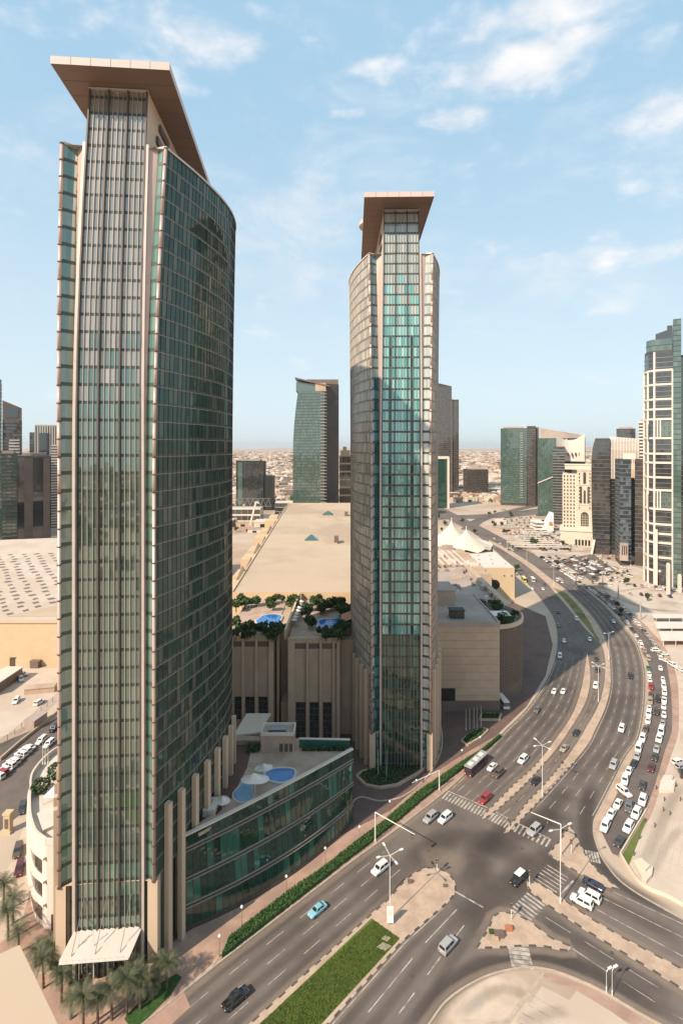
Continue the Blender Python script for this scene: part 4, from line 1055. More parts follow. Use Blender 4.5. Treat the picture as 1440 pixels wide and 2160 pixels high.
# porte-cochere canopy between podium and mall
E = empty("entrance_canopy", (px(535), 172, 0), "flat beige canopy at the mall entrance behind the podium", "canopy")
b = MB(); q = [PT(492, 1553, 166), PT(548, 1550, 168), PT(572, 1532, 178), PT(520, 1530, 178)]
zz = 13.2; q = [V3((v.x, v.y, zz + (.9 if i > 1 else 0))) for i, v in enumerate(q)]
b.quad(*q); b.quad(*[v - V3((0, 0, .5)) for v in q[::-1]])
for i in range(4): b.quad(q[i] - V3((0, 0, .5)), q[(i + 1) % 4] - V3((0, 0, .5)), q[(i + 1) % 4], q[i])
b.build("roof", "tent", E)
for v in q: boxpart(E, "column", v.x - .3 + (.8 if v.x < -25 else -.8), v.x + .3 + (.8 if v.x < -25 else -.8), v.y - .3, v.y + .3, 0, zz - .4, "beige_stone")
# --- right mall block, round tower, rear roofs
E = empty("mall_block", (50, 207, 0), "large plain pinkish stone mall block right of the teal tower", "building")
X1 = XA(1053, 207.6); z = 34.5
boxpart(E, "wall", 24, X1, 207.6, 248, 0, z, "beige_stone"); boxpart(E, "roof", 24.4, X1 - .4, 208, 247.6, z + .002, z + .05, "roof_grey")
b = MB()
for a in ((24, X1 + .15, 207.4, 208), (X1 - .5, X1 + .15, 208, 248)): b.box(*a, z - 1.3, z + .55)
b.build("coping", "roof_grey", E)
boxpart(E, "penthouse", 26, 50, 232, 247, z + .05, z + 6, "beige_stone"); boxpart(E, "penthouse_roof", 25.7, 50.3, 231.7, 247.3, z + 6, z + 6.4, "roof_grey")
boxpart(E, "roof_hood", 44, 49.5, 213, 217, z + .05, z + 3.1, "dark_clad"); boxpart(E, "hood_cap", 43.7, 49.8, 212.7, 217.3, z + 3.1, z + 3.5, "dark_void")
boxpart(E, "base_band", 24, X1 + .12, 207.42, 207.6, 0, 4.2, "brown_clad"); boxpart(E, "loading_door", XA(925, 207), XA(960, 207), 207.3, 207.5, 4.2, 9, "dark_void")
for k in range(9): boxpart(E, "wall_course", 24, X1 + .04, 207.56, 207.6, 6 + 3.1 * k, 6.06 + 3.1 * k, "brown_clad")
mat("drum_lattice", (.25, .185, .135), (.21, .155, .115), .3, .7)
E = empty("round_tower_block", (62, 233, 0), "round tan latticed drum with planted roof at the mall corner", "building")
C0 = V3((61.5, 233, 0)); rr = 17.2; zr = 29.6; ns = 64
MB().prism([(C0.x + rr * math.cos(2 * math.pi * k / ns), C0.y + rr * math.sin(2 * math.pi * k / ns)) for k in range(ns)], 0, zr).build("drum_wall", "brown_clad", E)
for k in range(20):
    b = MB(); zz = 6 + 1.15 * k
    P = [V3((C0.x + (rr + .12) * math.cos(t), C0.y + (rr + .12) * math.sin(t), zz)) for t in [R(-100 + 150 * i / 30) for i in range(31)]]
    for p, q in zip(P, P[1:]): b.bar(p, q, .22, .16)
    b.build("lattice_rail", "drum_lattice", E)
for k in range(40):
    t = R(-100 + 150 * k / 39); p = V3((C0.x + (rr + .14) * math.cos(t), C0.y + (rr + .14) * math.sin(t), 5.5)); MB().bar(p, p + V3((0, 0, zr - 6)), .18, .2).build("lattice_post", "drum_lattice", E)
b = MB(); P = [V3((C0.x + (rr + .1) * math.cos(2 * math.pi * k / ns), C0.y + (rr + .1) * math.sin(2 * math.pi * k / ns), zr + .6)) for k in range(ns + 1)]
for p, q in zip(P, P[1:]): b.bar(p, q, .8, 1.6)
b.build("rim", "beige_clad", E)
boxpart(E, "plant_room", 62, 72, 224, 231, zr, zr + 2.6, "white_metal")
for k in range(16):
    t = rg.uniform(-1.6, 1.5); r_ = rg.uniform(9, 15); tree("roof_shrub", (C0.x + r_ * math.cos(t), C0.y + r_ * math.sin(t), zr), rg.uniform(2.6, 4.2), rg.uniform(2.2, 3), "dark green roof shrub, one of the mass on the round drum", "roof shrubs on the drum", "hedge_leaf", 240, .42, 200 + k, "shrub", .1, .6)
E = empty("mall_block", (85, 280, 0), "low mall roof crowded with plant equipment behind the drum", "building")
boxpart(E, "wall", 28, 80, 249, 330, 0, 27, "beige_stone"); boxpart(E, "roof", 28.5, 79.5, 249.5, 329.5, 27.002, 27.05, "roof_grey")
for k in range(34):
    x, y = rg.uniform(31, 76), rg.uniform(253, 326); sx, sy, h = rg.uniform(1, 4.5), rg.uniform(1, 5), rg.uniform(.8, 3); boxpart(E, "plant_unit", x, x + sx, y, y + sy, 27.05, 27.05 + h, rg.choice(("roof_grey", "white_metal", "steel", "beige_stone")))
boxpart(E, "roof_wall", 77, 80, 249, 330, 27.05, 29.5, "beige_stone")
E = empty("warehouse_block", (108, 362, 0), "sunlit yellow box shaped mall building with pale roof beside the road", "building")
MB().prism([(95, 362), (118.5, 362), (121, 416), (95, 416)], 0, 21, 0).build("wall", "yellow_stone", E)
MB().prism([(95.5, 362.4), (118, 362.4), (120.5, 415.6), (95.5, 415.6)], 21.003, 21.08).build("roof", "white_wall", E)
for k in range(7): boxpart(E, "roof_vent", 97 + 3 * k, 97.9 + 3 * k, 372 + (k % 3) * 14, 373 + (k % 3) * 14, 21.08, 21.9, "roof_grey")
b = MB(); b.tube((105, 361.98, 9.5), (105, 361.8, 9.5), 3.3, n=24).build("round_window", "dark_void", E)
for x in (100, 111, 116): boxpart(E, "wall_panel", x, x + 1.0, 361.8, 361.99, 15, 16, "brown_clad")
E = empty("mall_block", (60, 340, 0), "stepped beige mall roofs with ducts and rails beside the tents", "building")
boxpart(E, "wall", 26, 94, 331, 425, 0, 24, "beige_stone")
for k in range(46):
    x, y = rg.uniform(34, 90), rg.uniform(334, 420); boxpart(E, "plant_unit", x, x + rg.uniform(1, 9), y, y + rg.uniform(1, 5), 24, 24 + rg.uniform(.6, 3.2), rg.choice(("beige_stone", "white_wall", "roof_beige", "roof_grey")))
for k in range(6): boxpart(E, "roof_truss", 62 + 4 * k, 63 + 4 * k, 345, 392, 26.5, 27.2, "white_wall")
# --- tents
def tent(c, r, h, lab, e=1.5):
    E = empty("tensile_tent", c, lab, "tent"); b = MB(); n = 28; rows = 9; ring = []
    for j in range(rows + 1):
        t = j / rows; rad = r * (1 - t) ** e + .35 * t; zz = c[2] + h * t + (0 if j else -.4); ring.append([V3((c[0] + rad * (1 + .06 * math.cos(4 * a)) * math.cos(a), c[1] + rad * math.sin(a), zz + (1.2 * math.cos(7 * a) if j == 0 else 0))) for a in [2 * math.pi * k / n for k in range(n)]])
    for j in range(rows):
        for k in range(n): b.quad(ring[j][k], ring[j][(k + 1) % n], ring[j + 1][(k + 1) % n], ring[j + 1][k])
    b.build("fabric", "tent", E, smooth=True); MB().tube((c[0], c[1], c[2]), (c[0], c[1], c[2] + h + 2.5), .3, n=6).build("mast", "white_metal", E)
tent((92, 442, 23), 20, 19, "tallest cream tensile tent peak on the mall roof"); tent((101, 428, 23), 19, 14, "front cream tensile tent peak on the mall roof")
tent((72, 450, 23), 22, 13, "low cream tensile tent behind the teal tower edge", 1.3)
E = empty("mall_block", (95, 425, 0), "cream rotunda roof under the tensile tents", "building")
MB().prism([(102 + 26 * math.cos(2 * math.pi * k / 40), 452 + 30 * math.sin(2 * math.pi * k / 40)) for k in range(40)], 0, 21.5, 0, 1).build("rotunda", ["white_wall", "brown_clad"], E)
MB().box(30, 92, 426, 500, 0, 22).build("wall", "yellow_stone", E)
# ================================================================ PERFORATED ROOF HALL ON THE LEFT
E = empty("exhibition_hall", (-190, 250, 0), "wide hall with sloping pierced roof at the left edge", "hall")
MB().box(-330, -96, 250, 262, 0, 20.6).build("front_wall", "yellow_stone", E)
MB().box(-331, -95.5, 249.4, 251.5, 20.6, 22).build("cornice", "beige_clad", E)
b = MB(); b.quad(V3((-331, 251.6, 21.6)), V3((-95.6, 251.6, 21.6)), V3((-102, 440, 33)), V3((-331, 400, 30.58))); b.quad(V3((-95.6, 251.6, 0)), V3((-102, 440, 0)), V3((-102, 440, 33)), V3((-95.6, 251.6, 21.6))); b.build("roof", "pale_lot", E)
def hall(u, v, dz=.06):
    a = V3((-331, 251.6, 21.6)).lerp(V3((-95.6, 251.6, 21.6)), u); c = V3((-331, 400, 30.58)).lerp(V3((-102, 440, 33)), u); q = a.lerp(c, v); q.z += dz; return q
nr = 20
for j in range(nr):
    v = .04 + .70 * (j / nr) ** 1.1
    for i in range(15):
        u = .42 + .56 * (i + (.5 if j % 2 else 0)) / 15 * 1.0 + rg.uniform(-.004, .004); s_ = (.006 + .006 * rg.random()); sv = .011
        if u > .985 or (u - .9) > .1 * (v * 2): continue
        MB().quad(hall(u - s_, v), hall(u, v - sv), hall(u + s_, v), hall(u, v + sv)).build("roof_opening", "brown_clad", E)
b = MB(); b.quad(hall(.72, .02, .10), hall(1, .02, .10), hall(1, .3, .10), hall(.97, .3, .10)); b.build("ribbed_panel", "roof_beige", E)
# ================================================================ BACKGROUND HIGH-RISES
def ring(poly, d):
    """grow a convex plan outward by d"""
    c = sum((V3((p[0], p[1], 0)) for p in poly), V3()) / len(poly); out = []
    for p in poly:
        v = V3((p[0], p[1], 0)) - c; out.append(tuple((c + v * (1 + d / max(v.length, 1)))[:2]))
    return out
def ccw(poly):
    n = len(poly); a = sum(poly[k][0] * poly[(k + 1) % n][1] - poly[(k + 1) % n][0] * poly[k][1] for k in range(n))
    return list(poly) if a > 0 else list(reversed(poly))
def facade(E, poly, z0, z1, fh, bay, gm, bm="alu_dark", mm=None, band=.35, closed=True, skip=(), seed=1, pan="window_panes", shift=None, vis=True, bandh=.5, mw=.22):
    """storeys of separate panes with floor bands and mullions standing proud"""
    rg = random.Random(seed); P = MB(); Bd = MB(); Mu = MB(); poly = ccw(poly) if closed else list(poly); n = len(poly)
    nf = max(1, round((z1 - z0) / fh)); fh = (z1 - z0) / nf
    for k in range(n if closed else n - 1):
        a, c = V3((*poly[k], 0)), V3((*poly[(k + 1) % n], 0))
        if k in skip: continue
        L = (c - a).length; d = (c - a) / max(L, .01); nr = V3((d.y, -d.x, 0)); mid = (a + c) / 2
        if vis and nr.dot(V3((0, 0, 0)) - mid) < -0.02 * mid.length and abs(nr.x) < .99: continue     # faces turned away from the site
        nb = max(1, round(L / bay))
        for j in range(nf):
            za, zb_ = z0 + fh * j + bandh, z0 + fh * (j + 1)
            for i in range(nb):
                p, q = a.lerp(c, i / nb) + nr * .06, a.lerp(c, (i + 1) / nb) + nr * .06
                pts = [p + V3((0, 0, za)), q + V3((0, 0, za)), q + V3((0, 0, zb_)), p + V3((0, 0, zb_))]
                if shift: pts = [shift(v) for v in pts]
                P.quad(*jit(pts, .012, rg))
            if bm:
                pa, pb = a + V3((0, 0, z0 + fh * j + bandh / 2)) + nr * band / 2, c + V3((0, 0, z0 + fh * j + bandh / 2)) + nr * band / 2
                if shift: pa, pb = shift(pa), shift(pb)
                Bd.bar(pa, pb, band, bandh)
        if mm:
            for i in range(nb + 1):
                p = a.lerp(c, i / nb) + nr * .12
                zs_ = [z0 + (z1 - z0) * t / 4 for t in range(5)] if shift else [z0, z1]
                for s0, s1 in zip(zs_, zs_[1:]):
                    u, v = p + V3((0, 0, s0)), p + V3((0, 0, s1))
                    if shift: u, v = shift(u), shift(v)
                    Mu.bar(u, v, mw, .3, up=tuple(nr))
    if P.f: P.build(pan, gm, E)["kind"] = "stuff"
    if Bd.f: Bd.build("floor_bands", bm, E)["kind"] = "stuff"
    if Mu.f: Mu.build("mullions", mm, E)["kind"] = "stuff"
def rect(p0, p1, Y, dep, rot=0.):
    """plan of a block whose front spans photo columns p0..p1 at distance Y"""
    x0, x1 = XA(p0, Y), XA(p1, Y); t = math.tan(R(rot))
    return [(x0, Y), (x1, Y + (x1 - x0) * t), (x1 - dep * t, Y + dep + (x1 - x0) * t), (x0 - dep * t, Y + dep)]
def block(label, poly, ztop, gm, bm="alu_dark", mm=None, fh=3.8, bay=2.6, wall="dark_clad", z0=0., name="office_tower", seed=1, roof="roof_grey", par=1.5, bandh=.5, band=.35, cat="tower", mw=.22):
    x, y = poly[0]
    E = empty(name, (x, y, z0), label, cat)
    MB().prism(poly, z0, ztop).build("wall", wall, E)
    facade(E, poly, z0 + 4, ztop - par, fh, bay, gm, bm, mm, seed=seed, bandh=bandh, band=band, mw=mw)
    if roof:
        MB().prism(ring(poly, .35), ztop - par, ztop + .3).build("roof_parapet", wall, E)
        MB().prism(ring(poly, -6), ztop + .3, ztop + 3.2).build("plant_room", roof, E)
    return E
def face(E, pc, Y):
    """turn a finished building about its front centre so that it fronts the camera, narrowed to keep its seen width"""
    c = V3((XA(pc, Y), Y, 0)); th = math.atan2(c.x, Y)
    M_ = Matrix.Rotation(-th, 3, 'Z') @ Matrix.Diagonal((math.cos(th), 1, 1))
    E.location = c + M_ @ (E.location - c); E.rotation_euler = (0, 0, -th); E.scale = (math.cos(th), 1, 1)
# B1: green tower with bowed side and tilted roof, behind the mall
Y = 650; E = empty("office_tower", (XA(640, Y), Y, 0), "bowed green glass tower with tilted roof blade beyond the mall roof", "tower")
def b1s(v):
    k = max(0, min(1, (v.z - 95) / 85.)); x = v.x
    xl, xm = XA(618, Y), XA(690, Y)
    if x < xm: x = x + (xm - x) / (xm - xl) * 7.5 * k ** 1.8
    return V3((x, v.y, v.z))
pl = [(XA(618, Y), Y), (XA(684, Y), Y - 4), (XA(684, Y), Y + 34), (XA(618, Y), Y + 30)]
b = MB(); zl = [0, 60, 95, 120, 140, 160, 172]
for a, c in zip(zl, zl[1:]):
    for k in range(4):
        p, q = pl[k], pl[(k + 1) % 4]; b.quad(b1s(V3((*p, a))), b1s(V3((*q, a))), b1s(V3((*q, c))), b1s(V3((*p, c))))
b.build("core_wall", "dark_clad", E); facade(E, pl, 6, 172, 3.6, 2.2, "glass_green", "spandrel", "alu_dark", shift=b1s, seed=4, bandh=.7, mw=.16)
MB().prism([(XA(684, Y) + .1, Y + 4), (XA(714, Y), Y + 12), (XA(714, Y), Y + 40), (XA(684, Y) + .1, Y + 34)], 0, 182).build("brown_wing", "dark_clad", E)
b = MB()
for k in range(40):
    z = 20 + 3.9 * k; b.box(XA(684, Y) - 5, XA(684, Y) + 3, Y - 5.4, Y - 4.2, z, z + .5)
b.build("balconies", "alu", E)["kind"] = "stuff"
MB().prism([(XA(624, Y), Y + 2), (XA(680, Y), Y), (XA(680, Y), Y + 28), (XA(624, Y), Y + 26)], 172, lambda x, y: 184 - 4 * (x - XA(624, Y)) / 30).build("crown", "glass_green", E)
b = MB(); q = [V3((XA(622, Y), Y - 3, 189)), V3((XA(694, Y), Y - 3, 179)), V3((XA(694, Y), Y + 30, 179)), V3((XA(622, Y), Y + 30, 189))]
b.quad(*q); b.quad(*[v - V3((0, 0, 1.6)) for v in q[::-1]])
for i in range(4): b.quad(q[i] - V3((0, 0, 1.6)), q[(i + 1) % 4] - V3((0, 0, 1.6)), q[(i + 1) % 4], q[i])
b.build("roof_blade", "brown_clad", E); boxpart(E, "plant_room", XA(645, Y), XA(713, Y), Y + 14, Y + 38, 172, 188.5, "brown_clad"); boxpart(E, "plant_room", XA(665, Y), XA(687, Y), Y - 2, Y + 14, 172, 182, "beige_stone")
# B2, B2b: dark block left of B1 and its neighbours
E = block("black glass block with lower step, far left of the mall roof", rect(498, 555, 860, 30), 80.5, "glass_dark", None, "alu_dark", 3.8, 3.5, "dark_void", bandh=.2)
boxpart(E, "lower_step", XA(555, 860) + .1, XA(575, 860), 862, 890, 0, 56, "dark_void"); boxpart(E, "lift_core", XA(551, 860), XA(563, 860), 866, 880, 80.5, 84, "beige_clad"); boxpart(E, "glass_strip", XA(502, 860), XA(511, 860), 859.6, 859.9, 10, 78, "glass_green")
E = block("low white framed building with wide dark bays beside the mall", rect(470, 549, 700, 26), 22, "glass_dark", "white_wall", "white_wall", 9, 8, "white_wall", bandh=2.2, roof=None, cat="building", name="low_building")
b = MB(); x0 = XA(440, 712)
for k in range(12):
    x = x0 + 7 * k; b.bar((x, 712, 24), (x + 3.5, 712, 34), .6); b.bar((x + 3.5, 712, 34), (x + 7, 712, 24), .6)
b.bar((x0, 712, 34), (x0 + 84, 712, 34), .6); b.bar((x0, 712, 23.5), (x0 + 84, 712, 23.5), .8)
o = b.build("roof_truss", "steel"); tag(o, "long zigzag steel roof truss behind the white framed building", "truss")
o = MB().bar(PT(527, 1108, 640), PT(540, 1058, 640), 2.0).build("leaning_mast", "white_wall"); tag(o, "slim white leaning mast left of the mall roof", "mast"); o.location.z -= 0
MB().tube(PT(541, 1058, 640), PT(546, 1062, 640), 1.2, n=6).build("lamp_head", "white_wall", o)
block("low grey hall with dark openings near the green tower", rect(580, 617, 760, 20), 24, "glass_dark", None, None, 6, 14, "white_wall", roof=None, cat="building", name="low_building")
# B3: golden ornate tower
E = block("slim golden ribbed tower partly hidden by the teal tower", rect(716, 752, 720, 24), 92, "glass_brown", "yellow_stone", "yellow_stone", 11, 3.4, "yellow_stone", bandh=2.2, seed=8, roof=None)
boxpart(E, "crown", XA(718, 720), XA(738, 720), 722, 738, 92, 99, "yellow_stone"); boxpart(E, "lantern", XA(723, 720), XA(731, 720), 726, 732, 99, 104, "yellow_stone")
# B4: dark tall tower right of T2 and portal building
Y = 1120; E = block("tall dark stepped tower directly right of the teal tower", rect(905, 952, Y, 44), 232, "glass_brown", "alu_dark", None, 4, 3, "dark_clad", seed=11, roof=None, bandh=1.2)
MB().prism([(XA(918, Y), Y + 1), (XA(952, Y), Y + 1), (XA(952, Y), Y + 40), (XA(918, Y), Y + 40)], 232, lambda x, y: 240 - .26 * (x - XA(918, Y))).build("crown", "dark_clad", E)
MB().prism(rect(952.2, 967, Y + 3, 40), 0, 204).build("lower_wing", "dark_clad", E); facade(E, rect(952.2, 967, Y + 2.9, 40), 6, 200, 4, 3, "glass_brown", "alu_dark", None, seed=12, bandh=1.2, pan="wing_panes")
boxpart(E, "corner_strip", XA(951, Y), XA(953, Y), Y - 1, Y + 1.5, 0, 206, "brown_clad")
Y = 891; E = empty("portal_building", (XA(922, Y), Y, 0), "slab block framed by a thin white portal beside the teal tower", "building")
boxpart(E, "glass_body", XA(900, Y), XA(943, Y), Y + 2, Y + 22, 0, 83, "glass_podium"); boxpart(E, "portal_post", XA(943, Y) + .1, XA(947.5, Y), Y, Y + 24, 0, 87.2, "white_wall"); boxpart(E, "portal_beam", XA(895, Y), XA(943, Y) + .05, Y, Y + 24, 83.1, 87.2, "white_wall")
E = block("short square brown block with rooftop deck, alone on the plain", rect(986, 1029, 1080, 40), 57, "glass_brown", "dark_clad", "dark_clad", 4, 4, "dark_clad", seed=13, bandh=1.4, name="office_block", cat="building")
boxpart(E, "base", XA(978, 1080), XA(1036, 1080), 1076, 1130, 0, 9, "beige_stone")
# B7: pair of green and brown towers
Y = 930; E = block("broad green glass tower with brown side wing, centre right", rect(1055, 1110, Y, 40), 136, "glass_green", "spandrel", None, 3.7, 2.6, "dark_clad", seed=14, bandh=.9)
MB().prism(rect(1110.2, 1128, Y + 2, 40), 0, 140).build("brown_wing", "dark_clad", E); facade(E, rect(1110.2, 1128, Y + 1.9, 40), 6, 134, 3.7, 2.6, "glass_brown", "dark_clad", None, seed=15, bandh=1.6, pan="wing_panes")
b = MB()
for k in range(28): b.box(XA(1096, Y), XA(1102, Y), Y - 1.2, Y - .3, 14 + 4.2 * k, 14.8 + 4.2 * k)
b.build("balconies", "alu", E)["kind"] = "stuff"
boxpart(E, "stair_core", XA(1126, Y), XA(1136, Y), Y + 8, Y + 30, 0, 138, "brown_clad")
face(E, 1092, 930)
# B8: green slab with sloping roof
Y = 757; E = block("green glass slab with sloping beige roof block behind the ornate tower", rect(1133, 1192, Y, 40), 116, "glass_green", None, "spandrel", 3.7, 2.4, "spandrel", seed=16, bandh=.25, roof=None)
MB().prism(rect(1136, 1228, Y + 4, 44), 116, lambda x, y: 131 - .2 * (x - XA(1150, Y)) if x > XA(1150, Y) else 131).build("sloping_roof", "roof_grey", E)
MB().prism(rect(1192.2, 1229, Y + 6, 44), 0, 117).build("side_wing", "dark_clad", E); facade(E, rect(1192.2, 1229, Y + 5.9, 44), 4, 115, 3.7, 2.8, "glass_green", "dark_clad", None, seed=17, bandh=.8, pan="wing_panes")
b = MB(); b.bar(PT(1133, 1020, Y - 1), PT(1166, 1006, Y - 1), 1.2); b.build("sloping_fin", "white_wall", E)
face(E, 1180, 757)
E = empty("pavilion_block", (XA(1165, 640), 640, 0), "small white wedge shaped building with round emblem at the foot of the green slab", "building")
b = MB(); q = [PT(1145, 1112, 640), PT(1167, 1112, 640), PT(1167, 1082, 640)]; q[0].z = q[1].z = 0
b.tri(*q); b.tri(*[v + V3((0, 14, 0)) for v in q[::-1]])
for i in range(3): b.quad(q[i], q[i] + V3((0, 14, 0)), q[(i + 1) % 3] + V3((0, 14, 0)), q[(i + 1) % 3])
b.build("wedge", "white_metal", E); MB().tube(PT(1160, 1104, 639.9), PT(1160, 1104, 639.4), 2.2, n=20).build("emblem", "terracotta", E)
for k in range(3): boxpart(E, "terrace_slab", XA(1128, 650), XA(1146, 650), 648, 668, 2 + 4 * k, 3.5 + 4 * k, "white_metal")
# B9: concave-topped tower
Y = 700; E = block("pale tower with concave curved crown between green slab and ornate tower", rect(1165, 1190, Y, 30), 104, "glass_dark", "steel", None, 3.6, 3, "dark_clad", seed=18, roof=None, bandh=1.2)
b = MB(); n = 14; zt = lambda t: 120 - 34 * t * (1 - t) * 1.0 + 2 * t; x0, x1 = XA(1172, Y), XA(1232, Y)
for i in range(n):
    t0, t1 = i / n, (i + 1) / n; xa, xb = x0 + (x1 - x0) * t0, x0 + (x1 - x0) * t1
    y0_, y1_ = Y + 6 + 12 * math.sin(math.pi * t0), Y + 6 + 12 * math.sin(math.pi * t1)
    b.quad(V3((xa, y0_, 84)), V3((xb, y1_, 84)), V3((xb, y1_, zt(t1))), V3((xa, y0_, zt(t0)))); b.quad(V3((xa, y0_, zt(t0))), V3((xb, y1_, zt(t1))), V3((xb, y1_ + 2, zt(t1))), V3((xa, y0_ + 2, zt(t0)))); b.quad(V3((xb, y1_ + 2, 84)), V3((xa, y0_ + 2, 84)), V3((xa, y0_ + 2, zt(t0))), V3((xb, y1_ + 2, zt(t1))))
b.build("concave_crown", "white_wall", E)
boxpart(E, "rear_body", XA(1190, Y) + .2, XA(1231, Y), Y + 22, Y + 42, 0, 100, "dark_clad")
for i in range(4): boxpart(E, "crown_window", XA(1196 + 8 * i, Y), XA(1198.5 + 8 * i, Y), Y + 12.2, Y + 15.6, 92, 96, "dark_void")
face(E, 1200, 700)
# B10: ornate white tower
Y = 560; E = empty("ornate_tower", (XA(1182, Y), Y, 0), "cream ornate tower with arched window strips and balustrades", "tower")
x0, x1 = XA(1185, Y), XA(1248, Y); xm = XA(1216, Y)
boxpart(E, "side_body", x0, xm - .1, Y + 3, Y + 28, 0, 75, "sky_stone"); boxpart(E, "front_body", xm, x1, Y, Y + 28, 0, 79.5, "sky_stone"); boxpart(E, "podium", XA(1181, Y), x1 + .5, Y - 6, Y + 32, 0, 15, "sky_stone")
boxpart(E, "podium_cornice", XA(1179, Y), x1 + 1, Y - 7, Y + 32, 15, 16.4, "white_wall")
boxpart(E, "upper_stage", XA(1190, Y), x1 - 1, Y + 4, Y + 26, 79.5, 84, "sky_stone"); boxpart(E, "cornice", xm - .6, x1 + .6, Y - .7, Y + 28.6, 79.5, 80.5, "white_wall"); boxpart(E, "top_cornice", XA(1189, Y), x1 - .4, Y + 3.4, Y + 26.6, 84, 85, "white_wall")
def arched(E, xc, w_, z0, z1, y, name="arched_window"):
    b = MB(); n = 8; P = [V3((xc - w_ / 2, y, z0)), V3((xc + w_ / 2, y, z0))] + [V3((xc + w_ / 2 * math.cos(math.pi * k / n), y, z1 - w_ / 2 + w_ / 2 * math.sin(math.pi * k / n))) for k in range(n + 1)]
    b.v = P; b.f = [tuple(range(len(P)))]; b.m = [0]; return b.build(name, "glass_brown", E)
xc = (xm + x1) / 2
wdw = arched(E, xc, 8.2, 20, 35, Y - .15)
for k in range(4): boxpart(wdw, "bar", xc - 4.1 + 1.64 * (k + 1) - .15, xc - 4.1 + 1.64 * (k + 1) + .15, Y - .4, Y - .16, 20, 33, "sky_stone")
for k in range(4): boxpart(wdw, "bar", xc - 4.1, xc + 4.1, Y - .38, Y - .17, 22 + 2.6 * k, 22.25 + 2.6 * k, "sky_stone")
for dx in (-3.9, 0, 3.9): arched(E, xc + dx, 2.3, 44, 62 if dx else 58, Y - .15)
arched(E, xc, 3.0, 64.6, 77, Y - .15)
for k in range(11):
    for dx in (-5.4, 5.4): boxpart(E, "window", xc + dx - .6, xc + dx + .6, Y - .2, Y - .02, 38 + 3.6 * k, 40 + 3.6 * k, "glass_brown")
for k in range(15):
    for i in range(4): boxpart(E, "window", x0 + 1.5 + 3.4 * i, x0 + 2.9 + 3.4 * i, Y + 2.8, Y + 2.98, 18 + 3.8 * k, 20.2 + 3.8 * k, "glass_brown")
for k in range(5): boxpart(E, "arcade_opening", xm - 2 + 3.4 * k, xm + .2 + 3.4 * k, Y - 6.2, Y - 6.02, .5, 6.5, "dark_void")
for zc_ in (37.5, 42, 63.3, 78): boxpart(E, "string_course", xm - .3, x1 + .3, Y - .5, Y - .01, zc_, zc_ + .8, "white_wall")
face(E, 1216, 560)
# B11: dark tower with curved shoulder and ribbed crown
Y = 504; E = empty("office_tower", (XA(1247, Y), Y, 0), "dark tower with bulging shoulder and pale ribbed crown", "tower")
def b11(v):
    k = max(0, min(1, (v.z - 30) / 75.)); s_ = math.sin(math.pi * min(1, max(0, (v.z - 10) / 120.)))
    xl, xr = XA(1247, Y), XA(1285, Y)
    if v.x < xr - .5: return V3((v.x - 1.6 * s_ + 5.0 * max(0, (v.z - 92) / 26) ** 2, v.y, v.z))
    return v
pl = [(XA(1249, Y), Y), (XA(1285, Y), Y), (XA(1285, Y), Y + 36), (XA(1249, Y), Y + 36)]
b = MB(); zl = [0, 20, 40, 60, 80, 92, 100, 106, 112]
for a, c in zip(zl, zl[1:]):
    for k in range(4):
        p, q = pl[k], pl[(k + 1) % 4]; b.quad(b11(V3((*p, a))), b11(V3((*q, a))), b11(V3((*q, c))), b11(V3((*p, c))))
b.quad(*[b11(V3((*p, 112))) for p in pl]); b.build("bowed_wall", "dark_clad", E); facade(E, pl, 4, 110, 3.8, 2.6, "glass_dark", "alu_dark", None, shift=b11, seed=21, bandh=.7)
MB().prism([(XA(1285, Y) + .1, Y + 4), (XA(1345, Y), Y + 6), (XA(1345, Y), Y + 36), (XA(1285, Y) + .1, Y + 36)], 0, 103).build("body", "dark_clad", E)
facade(E, [(XA(1285, Y) + .1, Y + 4), (XA(1345, Y), Y + 6)], 4, 74, 3.8, 2.6, "glass_dark", "alu_dark", None, closed=False, seed=22, pan="front_panes", bandh=.6)
n = 20; x0, x1 = XA(1284, Y), XA(1347, Y)
for i in range(n):
    x = x0 + (x1 - x0) * i / n; zb_ = 73 if i < 9 else 82; b = MB(); pr = [(Y + 3.2, zb_), (Y + 3.0, 100), (Y + 4.5, 108), (Y + 8, 113 - .12 * abs(i - 4)), (Y + 14, 114 - .2 * i)]
    for (ya, za), (yb, zc_) in zip(pr, pr[1:]): b.bar((x + .6, ya, za), (x + .6, yb, zc_), .9, .7, up=(0, -1, 0))
    b.build("crown_rib", "white_wall", E)
b = MB()
for (ya, za), (yb, zc_) in zip(pr, pr[1:]): b.quad(V3((x0, ya + .5, za)), V3((x1, ya + .5, za)), V3((x1, yb + .5, zc_ - .3)), V3((x0, yb + .5, zc_ - .3)))
b.build("crown_skin", "brown_clad", E); boxpart(E, "lift_core", XA(1312, Y), XA(1340, Y), Y + 3, Y + 18, 74, 88, "beige_stone")
b = MB(); b.bar((XA(1246, Y), Y - 3, 0), (XA(1252, Y), Y - 2, 14), 2.2); b.build("foot_buttress", "white_wall", E)
face(E, 1296, 504)
E = block("grey stepped tower top peeping above the ribbed crown", rect(1299, 1339, 800, 30), 131, "glass_dark", "alu_dark", None, 4, 3, "dark_clad", seed=23)
face(E, 1319, 800)
E = block("pale slim tower edge behind the ribbed crown tower", rect(1346, 1362, 640, 20), 134, "glass_brown", "white_wall", None, 4, 2.4, "white_wall", seed=24, bandh=1.8)
face(E, 1354, 640)
